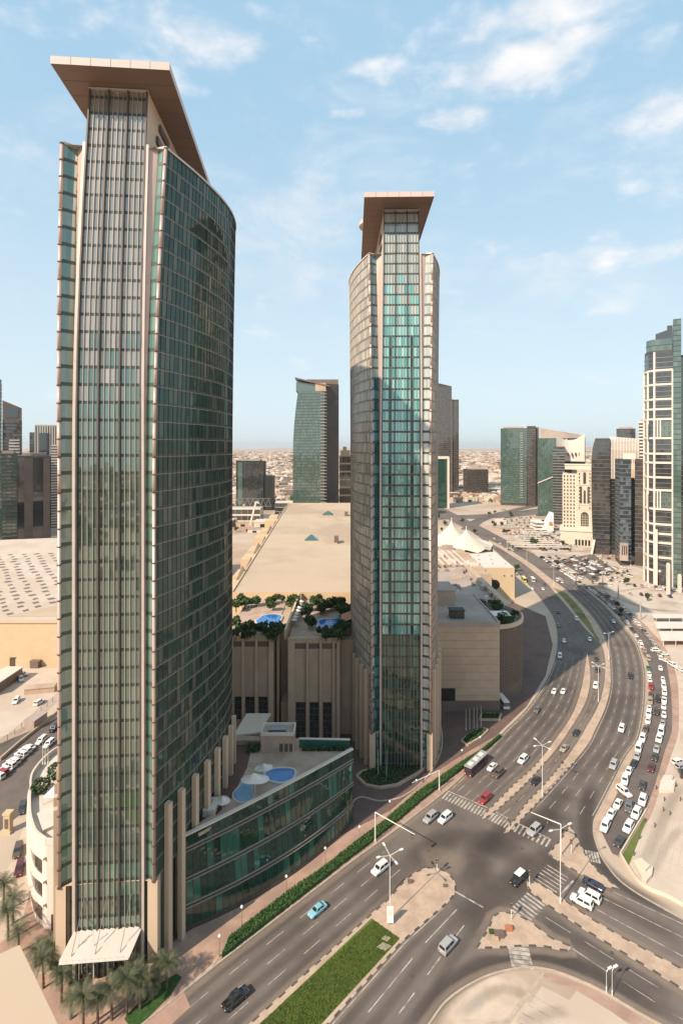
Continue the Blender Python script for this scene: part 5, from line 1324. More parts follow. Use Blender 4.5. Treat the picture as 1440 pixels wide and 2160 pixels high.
# B12
Y = 458; E = block("narrow dark banded office tower left of the white framed tower", rect(1307, 1330, Y, 24, 12), 93, "glass_blue", "steel", None, 3.7, 2.4, "dark_clad", seed=25, bandh=.9, roof=None)
MB().prism(rect(1330.3, 1356, Y + 6, 20, -4), 0, 93).build("dark_wing", "dark_clad", E); facade(E, rect(1330.3, 1356, Y + 5.9, 20, -4), 12, 90, 3.7, 2.6, "glass_brown", "steel", None, seed=26, pan="wing_panes", bandh=.35)
boxpart(E, "roof_room", XA(1312, Y), XA(1340, Y), Y + 6, Y + 18, 93, 98, "white_wall"); boxpart(E, "entrance_block", XA(1307, Y) - .5, XA(1324, Y), Y - 3, Y - .5, 5, 20, "roof_grey")
for k in range(3): boxpart(E, "tall_window", XA(1310.5 + 4.5 * k, Y), XA(1312.5 + 4.5 * k, Y), Y - 3.2, Y - 3.01, 10, 18, "dark_void")
face(E, 1331, 458)
# B13: white framed tower at the right edge
Y = 395; E = empty("framed_tower", (XA(1400, Y), Y, 0), "tall green glass tower in a white grid frame at the right edge", "tower")
xs = [XA(p, Y) for p in (1357, 1366, 1379, 1418, 1435, 1452)]
plan = [(xs[0], Y + 12), (xs[1], Y + 4), (xs[2], Y), (xs[3], Y), (xs[3], Y + 30), (xs[0], Y + 30)]
MB().prism(plan, 0, 176).build("wall", "dark_clad", E); facade(E, plan, 8, 174, 3.6, 2.4, "glass_dark", "steel", None, seed=31, bandh=.35, vis=False)
boxpart(E, "green_slot", xs[3] + .1, xs[4], Y - 2, Y + 30, 0, 198, "spandrel"); facade(E, [(xs[3] + .1, Y - 2.1), (xs[4], Y - 2.1)], 2, 197, 3.8, 3, "glass_green", "spandrel", None, closed=False, seed=32, pan="slot_panes", bandh=.5)
boxpart(E, "right_body", xs[4] + .1, xs[5] + 30, Y + 4, Y + 30, 0, 172, "dark_clad"); facade(E, [(xs[4] + .1, Y + 3.9), (xs[5] + 30, Y + 3.9)], 2, 170, 3.8, 3, "glass_dark", "steel", None, closed=False, seed=33, pan="side_panes", bandh=.5)
pc = [(XA(1361, Y), Y + 8), (XA(1372, Y), Y + 3), (XA(1417, Y), Y + 2), (XA(1417, Y), Y + 28), (XA(1361, Y), Y + 28)]
MB().prism(pc, 176, 185).build("crown", "glass_green", E); facade(E, pc, 176, 184.6, 4.2, 3, "glass_green", "spandrel", None, seed=34, vis=False, pan="crown_panes", bandh=.3)
MB().prism([(XA(1381, Y), Y + 8), (XA(1417, Y), Y + 7), (XA(1417, Y), Y + 26), (XA(1381, Y), Y + 26)], 185, lambda x, y: 190 + .25 * (x - XA(1381, Y))).build("upper_crown", "glass_dark", E); boxpart(E, "roof_box", XA(1406, Y), XA(1417, Y), Y + 10, Y + 20, 185, 196, "dark_clad")
FP = [(xs[0] - .4, Y + 12), (xs[1] - .3, Y + 3.6), (xs[2], Y - .5), (xs[3], Y - .5)]
rows = [782, 800, 816, 834, 864, 876, 892, 908, 922, 953, 964, 990, 1012, 1030, 1052, 1068, 1093, 1108, 1128, 1150, 1176]
rows = [781, 811, 842, 863, 884, 924, 957, 976, 1007, 1034, 1074, 1106, 1126, 1145, 1176, 1205]
for r_ in rows:
    z = ZA(r_, Y); b = MB()
    for p, q in zip(FP, FP[1:]): b.bar((p[0], p[1], z), (q[0], q[1], z), 1.1, 1.5)
    b.build("frame_beam", "white_wall", E)
for i, (p, q, t) in enumerate(((0, 1, .0), (0, 1, .95), (1, 2, .98), (2, 3, .98))):
    x, y = FP[p][0] + (FP[q][0] - FP[p][0]) * t, FP[p][1] + (FP[q][1] - FP[p][1]) * t
    boxpart(E, "frame_post", x - .75, x + .75, y - .7, y + .5, 0, ZA(742 if i == 2 else 781, Y), "white_wall")
for z0, z1 in ((886, 922), (1036, 1072)):
    for p in (1362, 1384, 1390): boxpart(E, "frame_post", XA(p, Y), XA(p + 3, Y), Y - 1.2, Y - .3, ZA(z1, Y), ZA(z0, Y), "white_wall")
    facade(E, [(XA(1393, Y), Y - .4), (XA(1417, Y), Y - .4)], ZA(z1, Y) + 1, ZA(z0, Y) - 1, 3.6, 1.6, "glass_green", "steel", "steel", closed=False, seed=z0, pan="sky_lobby_panes", bandh=.3)
boxpart(E, "corner_pier", xs[2] - .6, xs[2] + 2.4, Y - 3.5, Y - 1.2, 0, 42, "white_wall"); boxpart(E, "entrance", XA(1393, Y), XA(1415, Y), Y - 1.8, Y - .6, 0, 13, "glass_dark")
face(E, 1396, 395)
for k, (p, y) in enumerate(((1408, 1256), (1432, 1252))):
    q = G(p, y); E2 = empty("pylon", q, ("taller" if k == 0 else "shorter") + " white free standing pylon before the white framed tower", "pylon"); h = 22 if k == 0 else 13; boxpart(E2, "shaft", q.x - .9, q.x + .9, q.y - .9, q.y + .9, .6, h, "white_wall"); boxpart(E2, "plinth", q.x - 1.5, q.x + 1.5, q.y - 1.5, q.y + 1.5, 0, .6, "roof_grey"); boxpart(E2, "cap", q.x - .7, q.x + .7, q.y - .7, q.y + .7, h, h + .7, "white_wall")
# left-hand cluster
Y = 620; E = block("dark tower with curved brown crown at the left edge", rect(6, 47, Y, 30), 136, "glass_brown", "dark_clad", None, 3.8, 3, "brown_clad", seed=41, bandh=1.2, roof=None)
MB().prism(rect(6, 47, Y, 30), 136, lambda x, y: 158 - .012 * max(0, x - XA(6, Y)) ** 2.1).build("curved_crown", "brown_clad", E); boxpart(E, "crown_glass", XA(12, Y), XA(40, Y), Y - .3, Y - .05, 138, 150, "glass_dark")
face(E, 26, 620)
E = block("thin dark tower sliver at the left picture edge", rect(-12, 4, 520, 24), 170, "glass_green", "spandrel", None, 3.8, 3, "dark_clad", seed=42, roof=None)
face(E, -4, 520)
E = block("pale vertical ribbed tower between dark blocks on the left", rect(75, 121, 700, 30), 133, "glass_brown", None, "white_wall", 60, 3.2, "white_wall", seed=43, roof=None, bandh=.4, mw=1.7); boxpart(E, "dark_panel", XA(84, 700), XA(104, 700), 699, 699.8, 78, 122, "glass_dark")
face(E, 98, 700)
E = block("plain brown slab behind the ribbed pale tower", rect(63, 76, 740, 30), 124, "glass_brown", "dark_clad", None, 4, 3, "dark_clad", seed=44, roof=None)
face(E, 70, 740)
Y = 560; E = block("squat brown twin slab with dark glass strips on the left", rect(38, 108, Y, 34), 94, "glass_dark", None, "dark_clad", 30, 8, "brown_clad", seed=45, roof="roof_grey", bandh=.2)
for a, c in ((41, 51), (71, 91)): boxpart(E, "glass_strip", XA(a, Y), XA(c, Y), Y - .9, Y - .5, 6, 86, "glass_dark")
for a, c in ((52, 70), (92, 106)): boxpart(E, "pier", XA(a, Y), XA(c, Y), Y - 2.2, Y - .4, 0, 92, "brown_clad")
face(E, 73, 560)
E = block("green banded block at the far left under the dark tower", rect(-10, 37, 580, 30), 96, "glass_green", "dark_clad", "dark_clad", 4, 6, "dark_clad", seed=46, bandh=1)
face(E, 14, 580)
E = block("white banded block low on the left skyline", rect(20, 42, 600, 20), 112, "glass_brown", "white_wall", None, 3.4, 3, "white_wall", seed=47, roof=None, bandh=1.6)
face(E, 31, 600)
E = block("louvred white block beside the nearer tower on the left", rect(108, 124, 640, 24), 106, "glass_brown", "white_wall", None, 3.2, 3, "white_wall", seed=48, roof=None, bandh=1.7)
face(E, 116, 640)
# ================================================================ FAR LOW-RISE CITY
rg = random.Random(77); hm = []
for k in range(8):
    b = MB(); w_, d_, h = rg.uniform(11, 22), rg.uniform(11, 20), rg.uniform(6, 11); b.box(-w_ / 2, w_ / 2, -d_ / 2, d_ / 2, 0, h); b.box(-w_ / 2 - .2, w_ / 2 + .2, -d_ / 2 - .2, -d_ / 2 + .3, h, h + 1); b.box(w_ / 2 - .3, w_ / 2 + .2, -d_ / 2 + .3, d_ / 2, h, h + 1)
    b.box(-w_ * .2, w_ * .15, -d_ * .1, d_ * .3, h, h + 3)
    for i in range(3):
        for j in range(2): b.box(-w_ * .38 + i * w_ * .3, -w_ * .38 + i * w_ * .3 + 1.6, -d_ / 2 - .1, -d_ / 2, 1.6 + j * 3.6, 3.8 + j * 3.6, 1)
    hm.append(b.mesh("house", [("far_city", "white_wall", "beige_stone", "sky_stone")[k % 4], "glass_brown"]))
occ = 0; tries = 0
def blocked(x, y):
    if y < 980 and -90 < x < 420: return True
    for p, _ in hwpts:
        if (p.x - x) ** 2 + (p.y - y) ** 2 < 44 ** 2: return True
    return False
hwpts = along(hw, [20 * k for k in range(int(plen(hw) / 20))])
while occ < 290 and tries < 9000:
    tries += 1; y = rg.uniform(860, 2100); xr = rg.choice(((488, 625), (905, 1062), (1026, 1060), (968, 1056), (490, 620))); x = XA(rg.uniform(*xr), y)
    if blocked(x, y): continue
    o = ob("house", rg.choice(hm), None, (x, y, 0), rg.choice((0, .2, -.15, 1.57)), (1, 1, rg.uniform(.7, 1.25))); tag(o, "small flat roofed house in the far low city", "house", "houses of the far low city"); occ += 1
b = MB(); tb = MB()
for _ in range(9500):
    y = 1000 * math.exp(rg.uniform(0.05, 2.45)); x = rg.uniform(-.75, .75) * y
    if blocked(x, y): continue
    w_ = rg.uniform(6, 13) * (1 + y / 7000); d_ = rg.uniform(7, 13) * (1 + y / 7000); h = rg.uniform(5, 12); M_ = Matrix.Translation((x, y, 0)) @ Matrix.Rotation(rg.choice((0, .2, .3, -.15)), 4, 'Z'); b.box(-w_, w_, -d_, d_, 0, h, rg.randint(0, 3), M_)
for _ in range(700):      # the city goes on behind the camera and shows in the glass
    y = -rg.uniform(170, 1900); x = rg.uniform(-1300, 1100); w_ = rg.uniform(8, 20); h = rg.choice((8, 10, 14, 18, 24, 40, 55)) * rg.uniform(.7, 1.1); b.box(x - w_, x + w_, y - w_, y + w_, 0, h, rg.randint(0, 3))
b.build("far_city", ["far_city", "white_wall", "beige_stone", "brown_clad"])["kind"] = "stuff"
for _ in range(9000):
    y = 1000 * math.exp(rg.uniform(-.12, 2.0)); x = rg.uniform(-.75, .75) * y
    if blocked(x, y): continue
    s_ = rg.uniform(2.5, 6); p = V3((x, y, 0)); q = [p + V3((s_ * math.cos(a), s_ * math.sin(a), s_ * .3)) for a in (0, 1.57, 3.14, 4.71)]; t = p + V3((0, 0, s_ * 1.7))
    for i in range(4): tb.tri(q[i], q[(i + 1) % 4], t)
tb.build("far_trees", "leaf")["kind"] = "stuff"
# low desert rise on the horizon
b = MB(); n = 80
for row, (yy, hh) in enumerate(((11500, 0), (14500, 1), (19000, .55))): b.v += [(-15500 + 31000 * i / n, yy, hh * (50 + 30 * math.sin(i * .35) + 16 * math.sin(i * .9 + row))) for i in range(n + 1)]
for r_ in range(2):
    for i in range(n): b.f.append((r_ * (n + 1) + i, r_ * (n + 1) + i + 1, (r_ + 1) * (n + 1) + i + 1, (r_ + 1) * (n + 1) + i)); b.m.append(0)
b.build("hills", "far_city", smooth=True)["kind"] = "structure"
# ================================================================ VEHICLES
def loft(b, secs, m=0):
    """body from cross sections (x, half width, z low, z shoulder, z top)"""
    R_ = []
    for x, hw_, zl, zs_, zt in secs: R_.append([V3((x, -hw_ * .94, zl)), V3((x, -hw_, (zl + zs_) / 2)), V3((x, -hw_, zs_)), V3((x, -hw_ * .86, zt)), V3((x, hw_ * .86, zt)), V3((x, hw_, zs_)), V3((x, hw_, (zl + zs_) / 2)), V3((x, hw_ * .94, zl))])
    i0 = len(b.v); n = 8
    for r_ in R_: b.v += r_
    for j in range(len(R_) - 1):
        for k in range(n):
            a = i0 + j * n + k; c = i0 + j * n + (k + 1) % n; b.f.append((a, a + n, c + n, c)); b.m.append(m)
    b.f.append(tuple(i0 + k for k in range(n))); b.m.append(m); b.f.append(tuple(i0 + (len(R_) - 1) * n + k for k in reversed(range(n)))); b.m.append(m)
SPEC = {  # body sections, cabin (x rear low, rear top, front top, front low, half width low, top, z low, z high), wheel x, wheel r
 "sedan": ([(-2.35, .72, .42, .75, .86), (-2.2, .86, .28, .82, .98), (-1.5, .90, .24, .86, 1.02), (1.0, .90, .24, .84, .98), (1.9, .86, .26, .76, .86), (2.3, .72, .36, .62, .70)], (-1.75, -1.05, .35, 1.15, .80, .60, .98, 1.45), 1.40, .33),
 "suv": ([(-2.4, .80, .50, .95, 1.05), (-2.3, .95, .36, 1.02, 1.16), (1.1, .97, .34, 1.02, 1.16), (1.2, .96, .34, .98, 1.12), (2.2, .92, .36, .92, 1.02), (2.4, .80, .46, .80, .90)], (-2.3, -2.1, .55, 1.2, .88, .74, 1.14, 1.86), 1.48, .40),
 "hatch": ([(-1.95, .74, .45, .80, .92), (-1.85, .85, .30, .86, 1.0), (1.0, .86, .28, .84, .98), (1.75, .82, .30, .74, .84), (2.0, .70, .38, .62, .70)], (-1.85, -1.45, .25, 1.05, .78, .62, .97, 1.50), 1.25, .31),
 "van": ([(-2.5, .85, .45, 1.0, 1.1), (-2.4, .96, .34, 1.05, 1.2), (1.7, .96, .34, 1.02, 1.15), (2.3, .90, .36, .85, .95), (2.45, .8, .44, .76, .84)], (-2.42, -2.3, 1.1, 1.95, .90, .78, 1.15, 2.05), 1.5, .36),
 "pickup": ([(-2.65, .86, .52, .9, 1.0), (-2.6, .95, .40, .98, 1.08), (1.2, .97, .38, 1.0, 1.10), (2.4, .92, .40, .95, 1.04), (2.65, .82, .48, .84, .94)], (-1.0, -.75, .6, 1.25, .88, .72, 1.08, 1.82), 1.65, .41)}
def car_parts(kind):
    secs, (rl_, rt, ft, flo, wl, wt, zl, zh), wx, wr = SPEC[kind]; P = {}
    b = MB(); loft(b, secs); i = len(b.v)
    b.v += [V3((rl_, -wl, zl)), V3((flo, -wl, zl)), V3((flo, wl, zl)), V3((rl_, wl, zl)), V3((rt, -wt, zh)), V3((ft, -wt, zh)), V3((ft, wt, zh)), V3((rt, wt, zh))]
    for f in ((4, 5, 6, 7), (0, 1, 5, 4), (1, 2, 6, 5), (2, 3, 7, 6), (3, 0, 4, 7)): b.f.append(tuple(i + k for k in f)); b.m.append(0)
    b.box(rt + .1, ft - .1, -wt + .08, wt - .08, zh, zh + .04)
    P["body"] = [(b, "car_paint")]
    def win(a, c, d, e, out, u0=.08, u1=.92, v0=.12, v1=.88):
        a, c, d, e = map(V3, (a, c, d, e)); f = lambda u, v: (a.lerp(c, u)).lerp(e.lerp(d, u), v) + V3(out)
        return MB().quad(f(u0, v0), f(u1, v0), f(u1, v1), f(u0, v1))
    P["windscreen"] = [(win((flo, -wl, zl), (flo, wl, zl), (ft, wt, zh), (ft, -wt, zh), (.02, 0, .01)), "car_glass")]
    P["rear_window"] = [(win((rl_, wl, zl), (rl_, -wl, zl), (rt, -wt, zh), (rt, wt, zh), (-.02, 0, .01)), "car_glass")]
    P["side_window"] = [(win((rl_, -wl, zl), (flo, -wl, zl), (ft, -wt, zh), (rt, -wt, zh), (0, -.02, 0), u, u + .4), "car_glass") for u in (.08, .53)] + [(win((flo, wl, zl), (rl_, wl, zl), (rt, wt, zh), (ft, wt, zh), (0, .02, 0), u, u + .4), "car_glass") for u in (.06, .52)]
    P["wheel"] = [(MB().tube((sx * wx, sy * .74, wr), (sx * wx, sy * .93, wr), wr, n=12), "rubber") for sx in (-1, 1) for sy in (-1, 1)]
    xf, xr_ = secs[-1][0], secs[0][0]; hz = secs[-1][3]; tz = secs[0][3]
    P["headlight"] = [(MB().box(xf - .12, xf + .02, sy * .55 - .16, sy * .55 + .16, hz - .1, hz + .03), "head_lamp") for sy in (-1, 1)]
    P["taillight"] = [(MB().box(xr_ - .02, xr_ + .1, sy * .58 - .13, sy * .58 + .13, tz - .12, tz + .06), "tail_lamp") for sy in (-1, 1)]
    return P
CARM = {}; CARJ = {}
for kd in SPEC:
    pp = car_parts(kd); CARM[kd] = [(n, b.mesh(n, m_)) for n, l in pp.items() for b, m_ in l]
    J = MB(); ms = ["car_paint", "car_glass", "rubber", "head_lamp", "tail_lamp"]
    for l in pp.values():
        for b, m_ in l:
            i = len(J.v); J.v += b.v; J.f += [tuple(i + k for k in f) for f in b.f]; J.m += [ms.index(m_)] * len(b.f)
    CARJ[kd] = J.mesh("car", ms)
RIM = MB().tube((0, 0, 0), (0, .03, 0), .2, n=10).mesh("rim", "rim")
CC = {"white": (.72, .69, .65), "black": (.012, .012, .013), "silver": (.36, .35, .34), "grey": (.12, .115, .11), "red": (.30, .018, .018), "maroon": (.10, .012, .014), "blue": (.02, .035, .10), "light blue": (.22, .46, .52), "brown": (.10, .065, .045), "tan": (.34, .27, .20), "dark grey": (.045, .043, .042), "dark blue": (.012, .018, .05), "green": (.03, .12, .08), "yellow": (.55, .46, .03)}
def car(kind, colour, pos, ang, label, group=None, full=True, cname="car", z=.03, roof=None):
    if full:
        E = empty(cname, (pos.x, pos.y, z), label, "car", group); E.rotation_euler = (0, 0, ang)
        for n, me in CARM[kind]:
            o = bpy.data.objects.new(n, me); COL.objects.link(o); o.parent = E
            if n == "body": o.color = CC[colour] + (1,)
            if n == "wheel":
                v = me.vertices[0].co; c = sum((q.co for q in me.vertices), V3()) / len(me.vertices)
                r_ = bpy.data.objects.new("rim", RIM); COL.objects.link(r_); r_.parent = o; r_.location = (c.x, c.y + (.085 if c.y > 0 else -.115), c.z)
        if roof:
            _, (rl_, rt, ft, flo, wl, wt, zl, zh), _, _ = SPEC[kind]
            o = MB().box(rt - .05, ft + .05, -wt - .02, wt + .02, zh + .03, zh + .08).build("roof_panel", "car_paint"); o.parent = E; o.color = CC[roof] + (1,)
        return E
    o = bpy.data.objects.new(cname, CARJ[kind]); COL.objects.link(o); o.location = (pos.x, pos.y, z); o.rotation_euler = (0, 0, ang); o.color = CC[colour] + (1,)
    return tag(o, label, "car", group)
def hd(px, py, dx, dy):
    a, c = G(px, py), G(px + dx, py + dy); return math.atan2(c.y - a.y, c.x - a.x)
moving = [
 ("pickup", "black", 497, 2114, -40, 34, "black pickup truck nearest the camera on the left carriageway"),
 ("sedan", "light blue", 669, 1925, -40, 33, "pale turquoise taxi saloon on the left carriageway beside the podium"),
 ("suv", "white", 801, 1838, -40, 32, "white off-road car crossing left of the rounded median tip"),
 ("suv", "silver", 907, 1730, -40, 33, "silver car beside a white one just past the striped crossing"),
 ("suv", "white", 938, 1731, -40, 33, "white car right of the silver one just past the striped crossing"),
 ("sedan", "white", 1037, 1622, -40, 38, "white saloon close beside the bus"),
 ("suv", "brown", 1050, 1636, -40, 38, "dark brown car on the right of the white saloon near the bus"),
 ("suv", "white", 1102, 1607, -40, 40, "white car alone two lanes right of the bus"),
 ("suv", "red", 1022, 1690, -40, 36, "red car waiting at the stop line of the striped crossing"),
 ("sedan", "black", 1129, 1651, -40, 40, "black saloon between the two long medians near the crossing"),
 ("sedan", "tan", 1189, 1582, -36, 42, "tan saloon between the two long medians"),
 ("sedan", "black", 1214, 1549, -34, 42, "black saloon behind the tan one between the medians"),
 ("suv", "silver", 1126, 1757, -38, 36, "silver car driving over the crossing right of the median noses"),
 ("suv", "black", 1092, 1860, -30, 30, "black car with white roof in the middle of the junction"),
 ("suv", "silver", 945, 2000, 30, -34, "silver car driving away on the near right carriageway"),
 ("sedan", "dark blue", 1250, 1871, -40, -22, "dark blue saloon first at the cross road stop line"),
 ("suv", "white", 1243, 1896, -40, -22, "white car waiting between the dark blue saloon and another white car"),
 ("suv", "white", 1226, 1908, -40, -22, "white car nearest the sandy median at the cross road stop line"),
 ("suv", "white", 1310, 1541, -14, 40, "white car alone in the middle of the right carriageway"),
 ("suv", "silver", 1293, 1618, -20, 40, "silver tan car following the bend of the right carriageway"),
 ("suv", "white", 1255, 1450, -8, 40, "white car between the medians in the edge of the tower shadow"),
 ("sedan", "black", 1259, 1416, 0, 40, "black car beside the lamp post between the medians"),
 ("suv", "black", 1328, 1429, -2, 40, "black car alone high on the right carriageway"),
 ("sedan", "white", 1168, 1461, -20, 40, "left one of two white saloons side by side in the tower shadow"),
 ("sedan", "white", 1187, 1461, -20, 40, "right one of two white saloons side by side in the tower shadow"),
 ("sedan", "grey", 1132, 1500, -28, 40, "dark grey saloon beside the left kerb at the shadow edge"),
 ("sedan", "white", 1189, 1354, 0, 40, "white saloon in the tower shadow left of the green island tip"),
 ("suv", "white", 1180, 1387, -4, 40, "white van-like car in the tower shadow near the left kerb"),
 ("sedan", "white", 1243, 1351, 6, 40, "white saloon in shadow just left of the island tip"),
 ("sedan", "black", 1257, 1393, 0, 40, "black saloon in the tower shadow between the medians"),
 ("suv", "white", 1215, 1308, 20, 40, "white car passing the green island at the shadow edge"),
 ("sedan", "white", 1293, 1313, 22, 40, "white saloon in shadow on the far right carriageway"),
 ("sedan", "black", 1177, 1293, 12, 40, "black saloon left of the green island"),
 ("sedan", "grey", 1176, 1321, 6, 40, "dark grey saloon at the upper edge of the tower shadow"),
 ("sedan", "white", 1121, 1243, 30, 40, "white saloon behind the yellow truck, left lane"),
 ("sedan", "white", 1144, 1244, 30, 40, "white saloon level with the top of the dry grass island"),
 ("sedan", "dark grey", 1148, 1235, 30, 40, "dark saloon just behind a white one near the dry grass island"),
]
for kd, col, px_, py_, dx, dy, lab in moving:
    car(kd, col, G(px_, py_), hd(px_, py_, dx, dy), lab, "cars on the road", True, roof="white" if "white roof" in lab else None)
# near rows on the parking street: photo spots, kerb side and far side
c4 = lambda l: [(1140 + x / 4.32, 1400 + y / 4.32 + 3, k, c) for x, y, k, c in l]
rowL = c4([(585, 1490, "suv", "white"), (640, 1375, "sedan", "white"), (700, 1285, "sedan", "white"), (757, 1175, "suv", "white"), (765, 1068, "suv", "white"), (800, 985, "sedan", "white"), (845, 915, "sedan", "black"), (875, 845, "sedan", "silver"), (890, 775, "suv", "white"),
           (925, 685, "suv", "white"), (952, 600, "sedan", "brown"), (975, 520, "sedan", "white"), (980, 460, "sedan", "white"), (986, 405, "sedan", "white"), (994, 345, "suv", "tan"), (1000, 285, "sedan", "brown"), (1000, 210, "suv", "red"), (992, 150, "sedan", "white"), (986, 95, "sedan", "white"), (980, 40, "sedan", "green")])
rowR = c4([(712, 1625, "sedan", "dark grey"), (797, 1500, "suv", "white"), (867, 1375, "suv", "white"), (925, 1255, "suv", "white"), (1005, 950, "sedan", "maroon"), (1035, 855, "sedan", "dark grey"), (1052, 780, "sedan", "silver"), (1075, 690, "suv", "white"), (1095, 620, "sedan", "white"), (1108, 545, "sedan", "silver"), (1120, 470, "sedan", "white"),
           (1118, 390, "sedan", "white"), (1122, 335, "sedan", "white"), (1125, 265, "suv", "white"), (1118, 205, "suv", "white"), (1110, 145, "suv", "white"), (1088, 40, "sedan", "white")])
for rows_, nm in ((rowL, "kerb side"), (rowR, "lot side")):
    for k, (x, y, kd, col) in enumerate(rows_):
        a, c = rows_[max(0, k - 1)], rows_[min(len(rows_) - 1, k + 1)]; an = math.atan2(G(*c[:2]).y - G(*a[:2]).y, G(*c[:2]).x - G(*a[:2]).x)
        if nm == "kerb side" and k == 3: an += .9
        kd = {5: 'hatch', 8: 'van', 10: 'hatch', 12: 'pickup', 15: 'hatch'}.get(k, kd)
        car(kd, col, G(x, y), an + math.pi, "%s %s, %s parked from the junction in the %s row" % (col, {"sedan": "saloon", "hatch": "small hatchback", "van": "people carrier", "pickup": "pickup"}.get(kd, "off-road car"), nth(k), nm), "cars parked along the side street", True)
for x, y, kd, col, lab in c4([(800, 1315, "suv", "grey", ), (925, 1112, "sedan", "dark grey"), (1065, 325, "suv", "black"), (1050, 440, "suv", "dark grey")]) and [(1140 + x / 4.32, 1400 + y / 4.32 + 3, k, c, l) for x, y, k, c, l in [(800, 1315, "suv", "grey", "grey covered car between the two parked rows near the junction"), (925, 1112, "sedan", "dark grey", "dark silver saloon driving down the parking street"), (1065, 325, "suv", "black", "black car in the middle of the parking street, upper one"), (1050, 440, "suv", "dark grey", "dark car in the middle of the parking street, lower one")]]:
    car(kd, col, G(x, y), hd(x, y, -8, 30), lab, "cars on the side street", True)
# far rows curving away, then the car parks
rg = random.Random(5); far_cols = ["white"] * 9 + ["silver"] * 3 + ["black", "dark grey", "grey", "tan", "maroon", "brown", "dark blue"]
def car_row(pts, step, what, group, side=0, skip=.1, dr=0., kinds=("sedan", "sedan", "suv", "suv", "hatch", "van", "pickup")):
    L = plen(pts); n = int(L / step); k = 0
    for i in range(n):
        p, t = along(pts, [step * (i + .5)])[0]
        if rg.random() < skip: continue
        kd = rg.choice(kinds); col = rg.choice(far_cols); an = math.atan2(t.y, t.x) + side + rg.uniform(-.06, .06)
        car(kd, col, p + V3((rg.uniform(-.3, .3), rg.uniform(-.3, .3), 0)), an, "%s car, %s from the near end of %s" % (col, nth(k), what), group, False, z=.05); k += 1
A = smooth(GP([(1367, 1396), (1352, 1364), (1332, 1330), (1302, 1295), (1266, 1262), (1232, 1238)]), 6); car_row(A, 5.6, "the curved kerb side row in shadow", "cars parked along the side street", 0, .06)
A = smooth(GP([(1393, 1396), (1380, 1364), (1354, 1330), (1325, 1297), (1290, 1268), (1262, 1246)]), 6); car_row(A, 5.8, "the curved outer row in shadow", "cars parked along the side street", 0, .1)
for k, (a, c) in enumerate((((1236, 1240), (1140, 1176)), ((1232, 1226), (1150, 1172)))): car_row(smooth(GP([a, c]), 3), 4.2 if k == 0 else 4.6, "the %s far row beside the highway" % ("inner" if k == 0 else "outer"), "cars in the far lots", .6, .15)
for k, (a, c) in enumerate((((1250, 1214), (1186, 1180)), ((1272, 1212), (1205, 1180)), ((1290, 1206), (1228, 1180)))): car_row(smooth(GP([a, c]), 3), 4.4, "%s row of the dark car park" % nth(k), "cars in the far lots", .9, .18)
for k, y in enumerate((1122, 1128, 1135, 1143, 1152)): car_row(GP([(1240 - 4 * k, y + 2), (1105 - 6 * k, y)]), 6.5, "%s row of the pale car park" % nth(k), "cars in the pale car park", 1.57, .35)
car_row(GP([(1300, 1252), (1440, 1262)]), 6.0, "the row before the white framed tower", "cars in the far lots", 1.57, .2); car_row(GP([(1380, 1244), (1450, 1250)]), 5.5, "the row under the white framed tower", "cars in the far lots", .3, .2)
car_row(GP([(1372, 1371), (1450, 1400)]), 5.0, "the row under the shade roofs", "cars in the far lots", 1.2, .2); car_row(GP([(1395, 1392), (1450, 1424)]), 5.2, "the row beside the sand lot", "cars in the far lots", 0, .2)
for x, y, col, lab in ((1430, 1612, "white", "white car at the right edge above the pale lot"), (1437, 1622, "silver", "silver car at the right edge in the middle of three"), (1438, 1636, "black", "black car at the right edge, lowest of three")): car("suv", col, G(x, y), .35 if col != "black" else 1.2, lab, "cars at the right edge", True)
# left service road
for k in range(9):
    t = k / 8; q = G(62 - 66 * t, 1580 + 62 * t); car("suv" if k % 3 else "sedan", ("white", "white", "white", "silver", "white", "white", "white", "red", "white")[k], q, R(160), "%s car, %s from the top in the angled row on the left road" % (("white", "white", "white", "silver", "white", "white", "white", "red", "white")[k], nth(k)), "cars parked on the left road", True)
for x, y, col, lab in ((88, 1566, "white", "left one of two white cars driving on the left road"), (104, 1573, "white", "right one of two white cars driving on the left road"), (115, 1540, "black", "black car behind two white ones on the left road"), (48, 1710, "dark grey", "dark car standing beside the annex drive"), (38, 1800, "brown", "brown car parked at the annex kerb, upper"), (42, 1838, "maroon", "dark red car parked at the annex kerb, lower")):
    car("suv", col, G(x, y), hd(x, y, -30, 26) if y < 1600 else hd(x, y, -8, 30), lab, "cars on the left road", True)
# dense far car parks: rows of individual cars, the rest of the mass as one object
for k, (a, c, st_) in enumerate((((1232, 1150), (1120, 1146), 4.2), ((1222, 1143), (1100, 1138), 4.6), ((1180, 1136), (1092, 1131), 5.2), ((1176, 1129), (1085, 1124), 5.8), ((1150, 1112), (1075, 1112), 6.5), ((1330, 1236), (1420, 1243), 4.6))):
    car_row(GP([a, c]), st_, "%s dense row of the far lots" % nth(k), "cars in the dense far lots", 1.57, .22)
fb = MB(); fr = random.Random(88); cp_ = ["white_metal", "steel", "dark_clad", "brown_clad", "car_glass"]
def fcar(x, y, an):
    M_ = Matrix.Translation((x, y, .04)) @ Matrix.Rotation(an, 4, 'Z'); m_ = fr.choice((0, 0, 0, 0, 1, 1, 2, 3)); fb.box(-2.2, 2.2, -.88, .88, .3, .9, m_, M_); fb.box(-1.4, 1.0, -.74, .74, .9, 1.4, 4, M_); fb.box(-1.1, .6, -.7, .7, 1.4, 1.46, m_, M_)
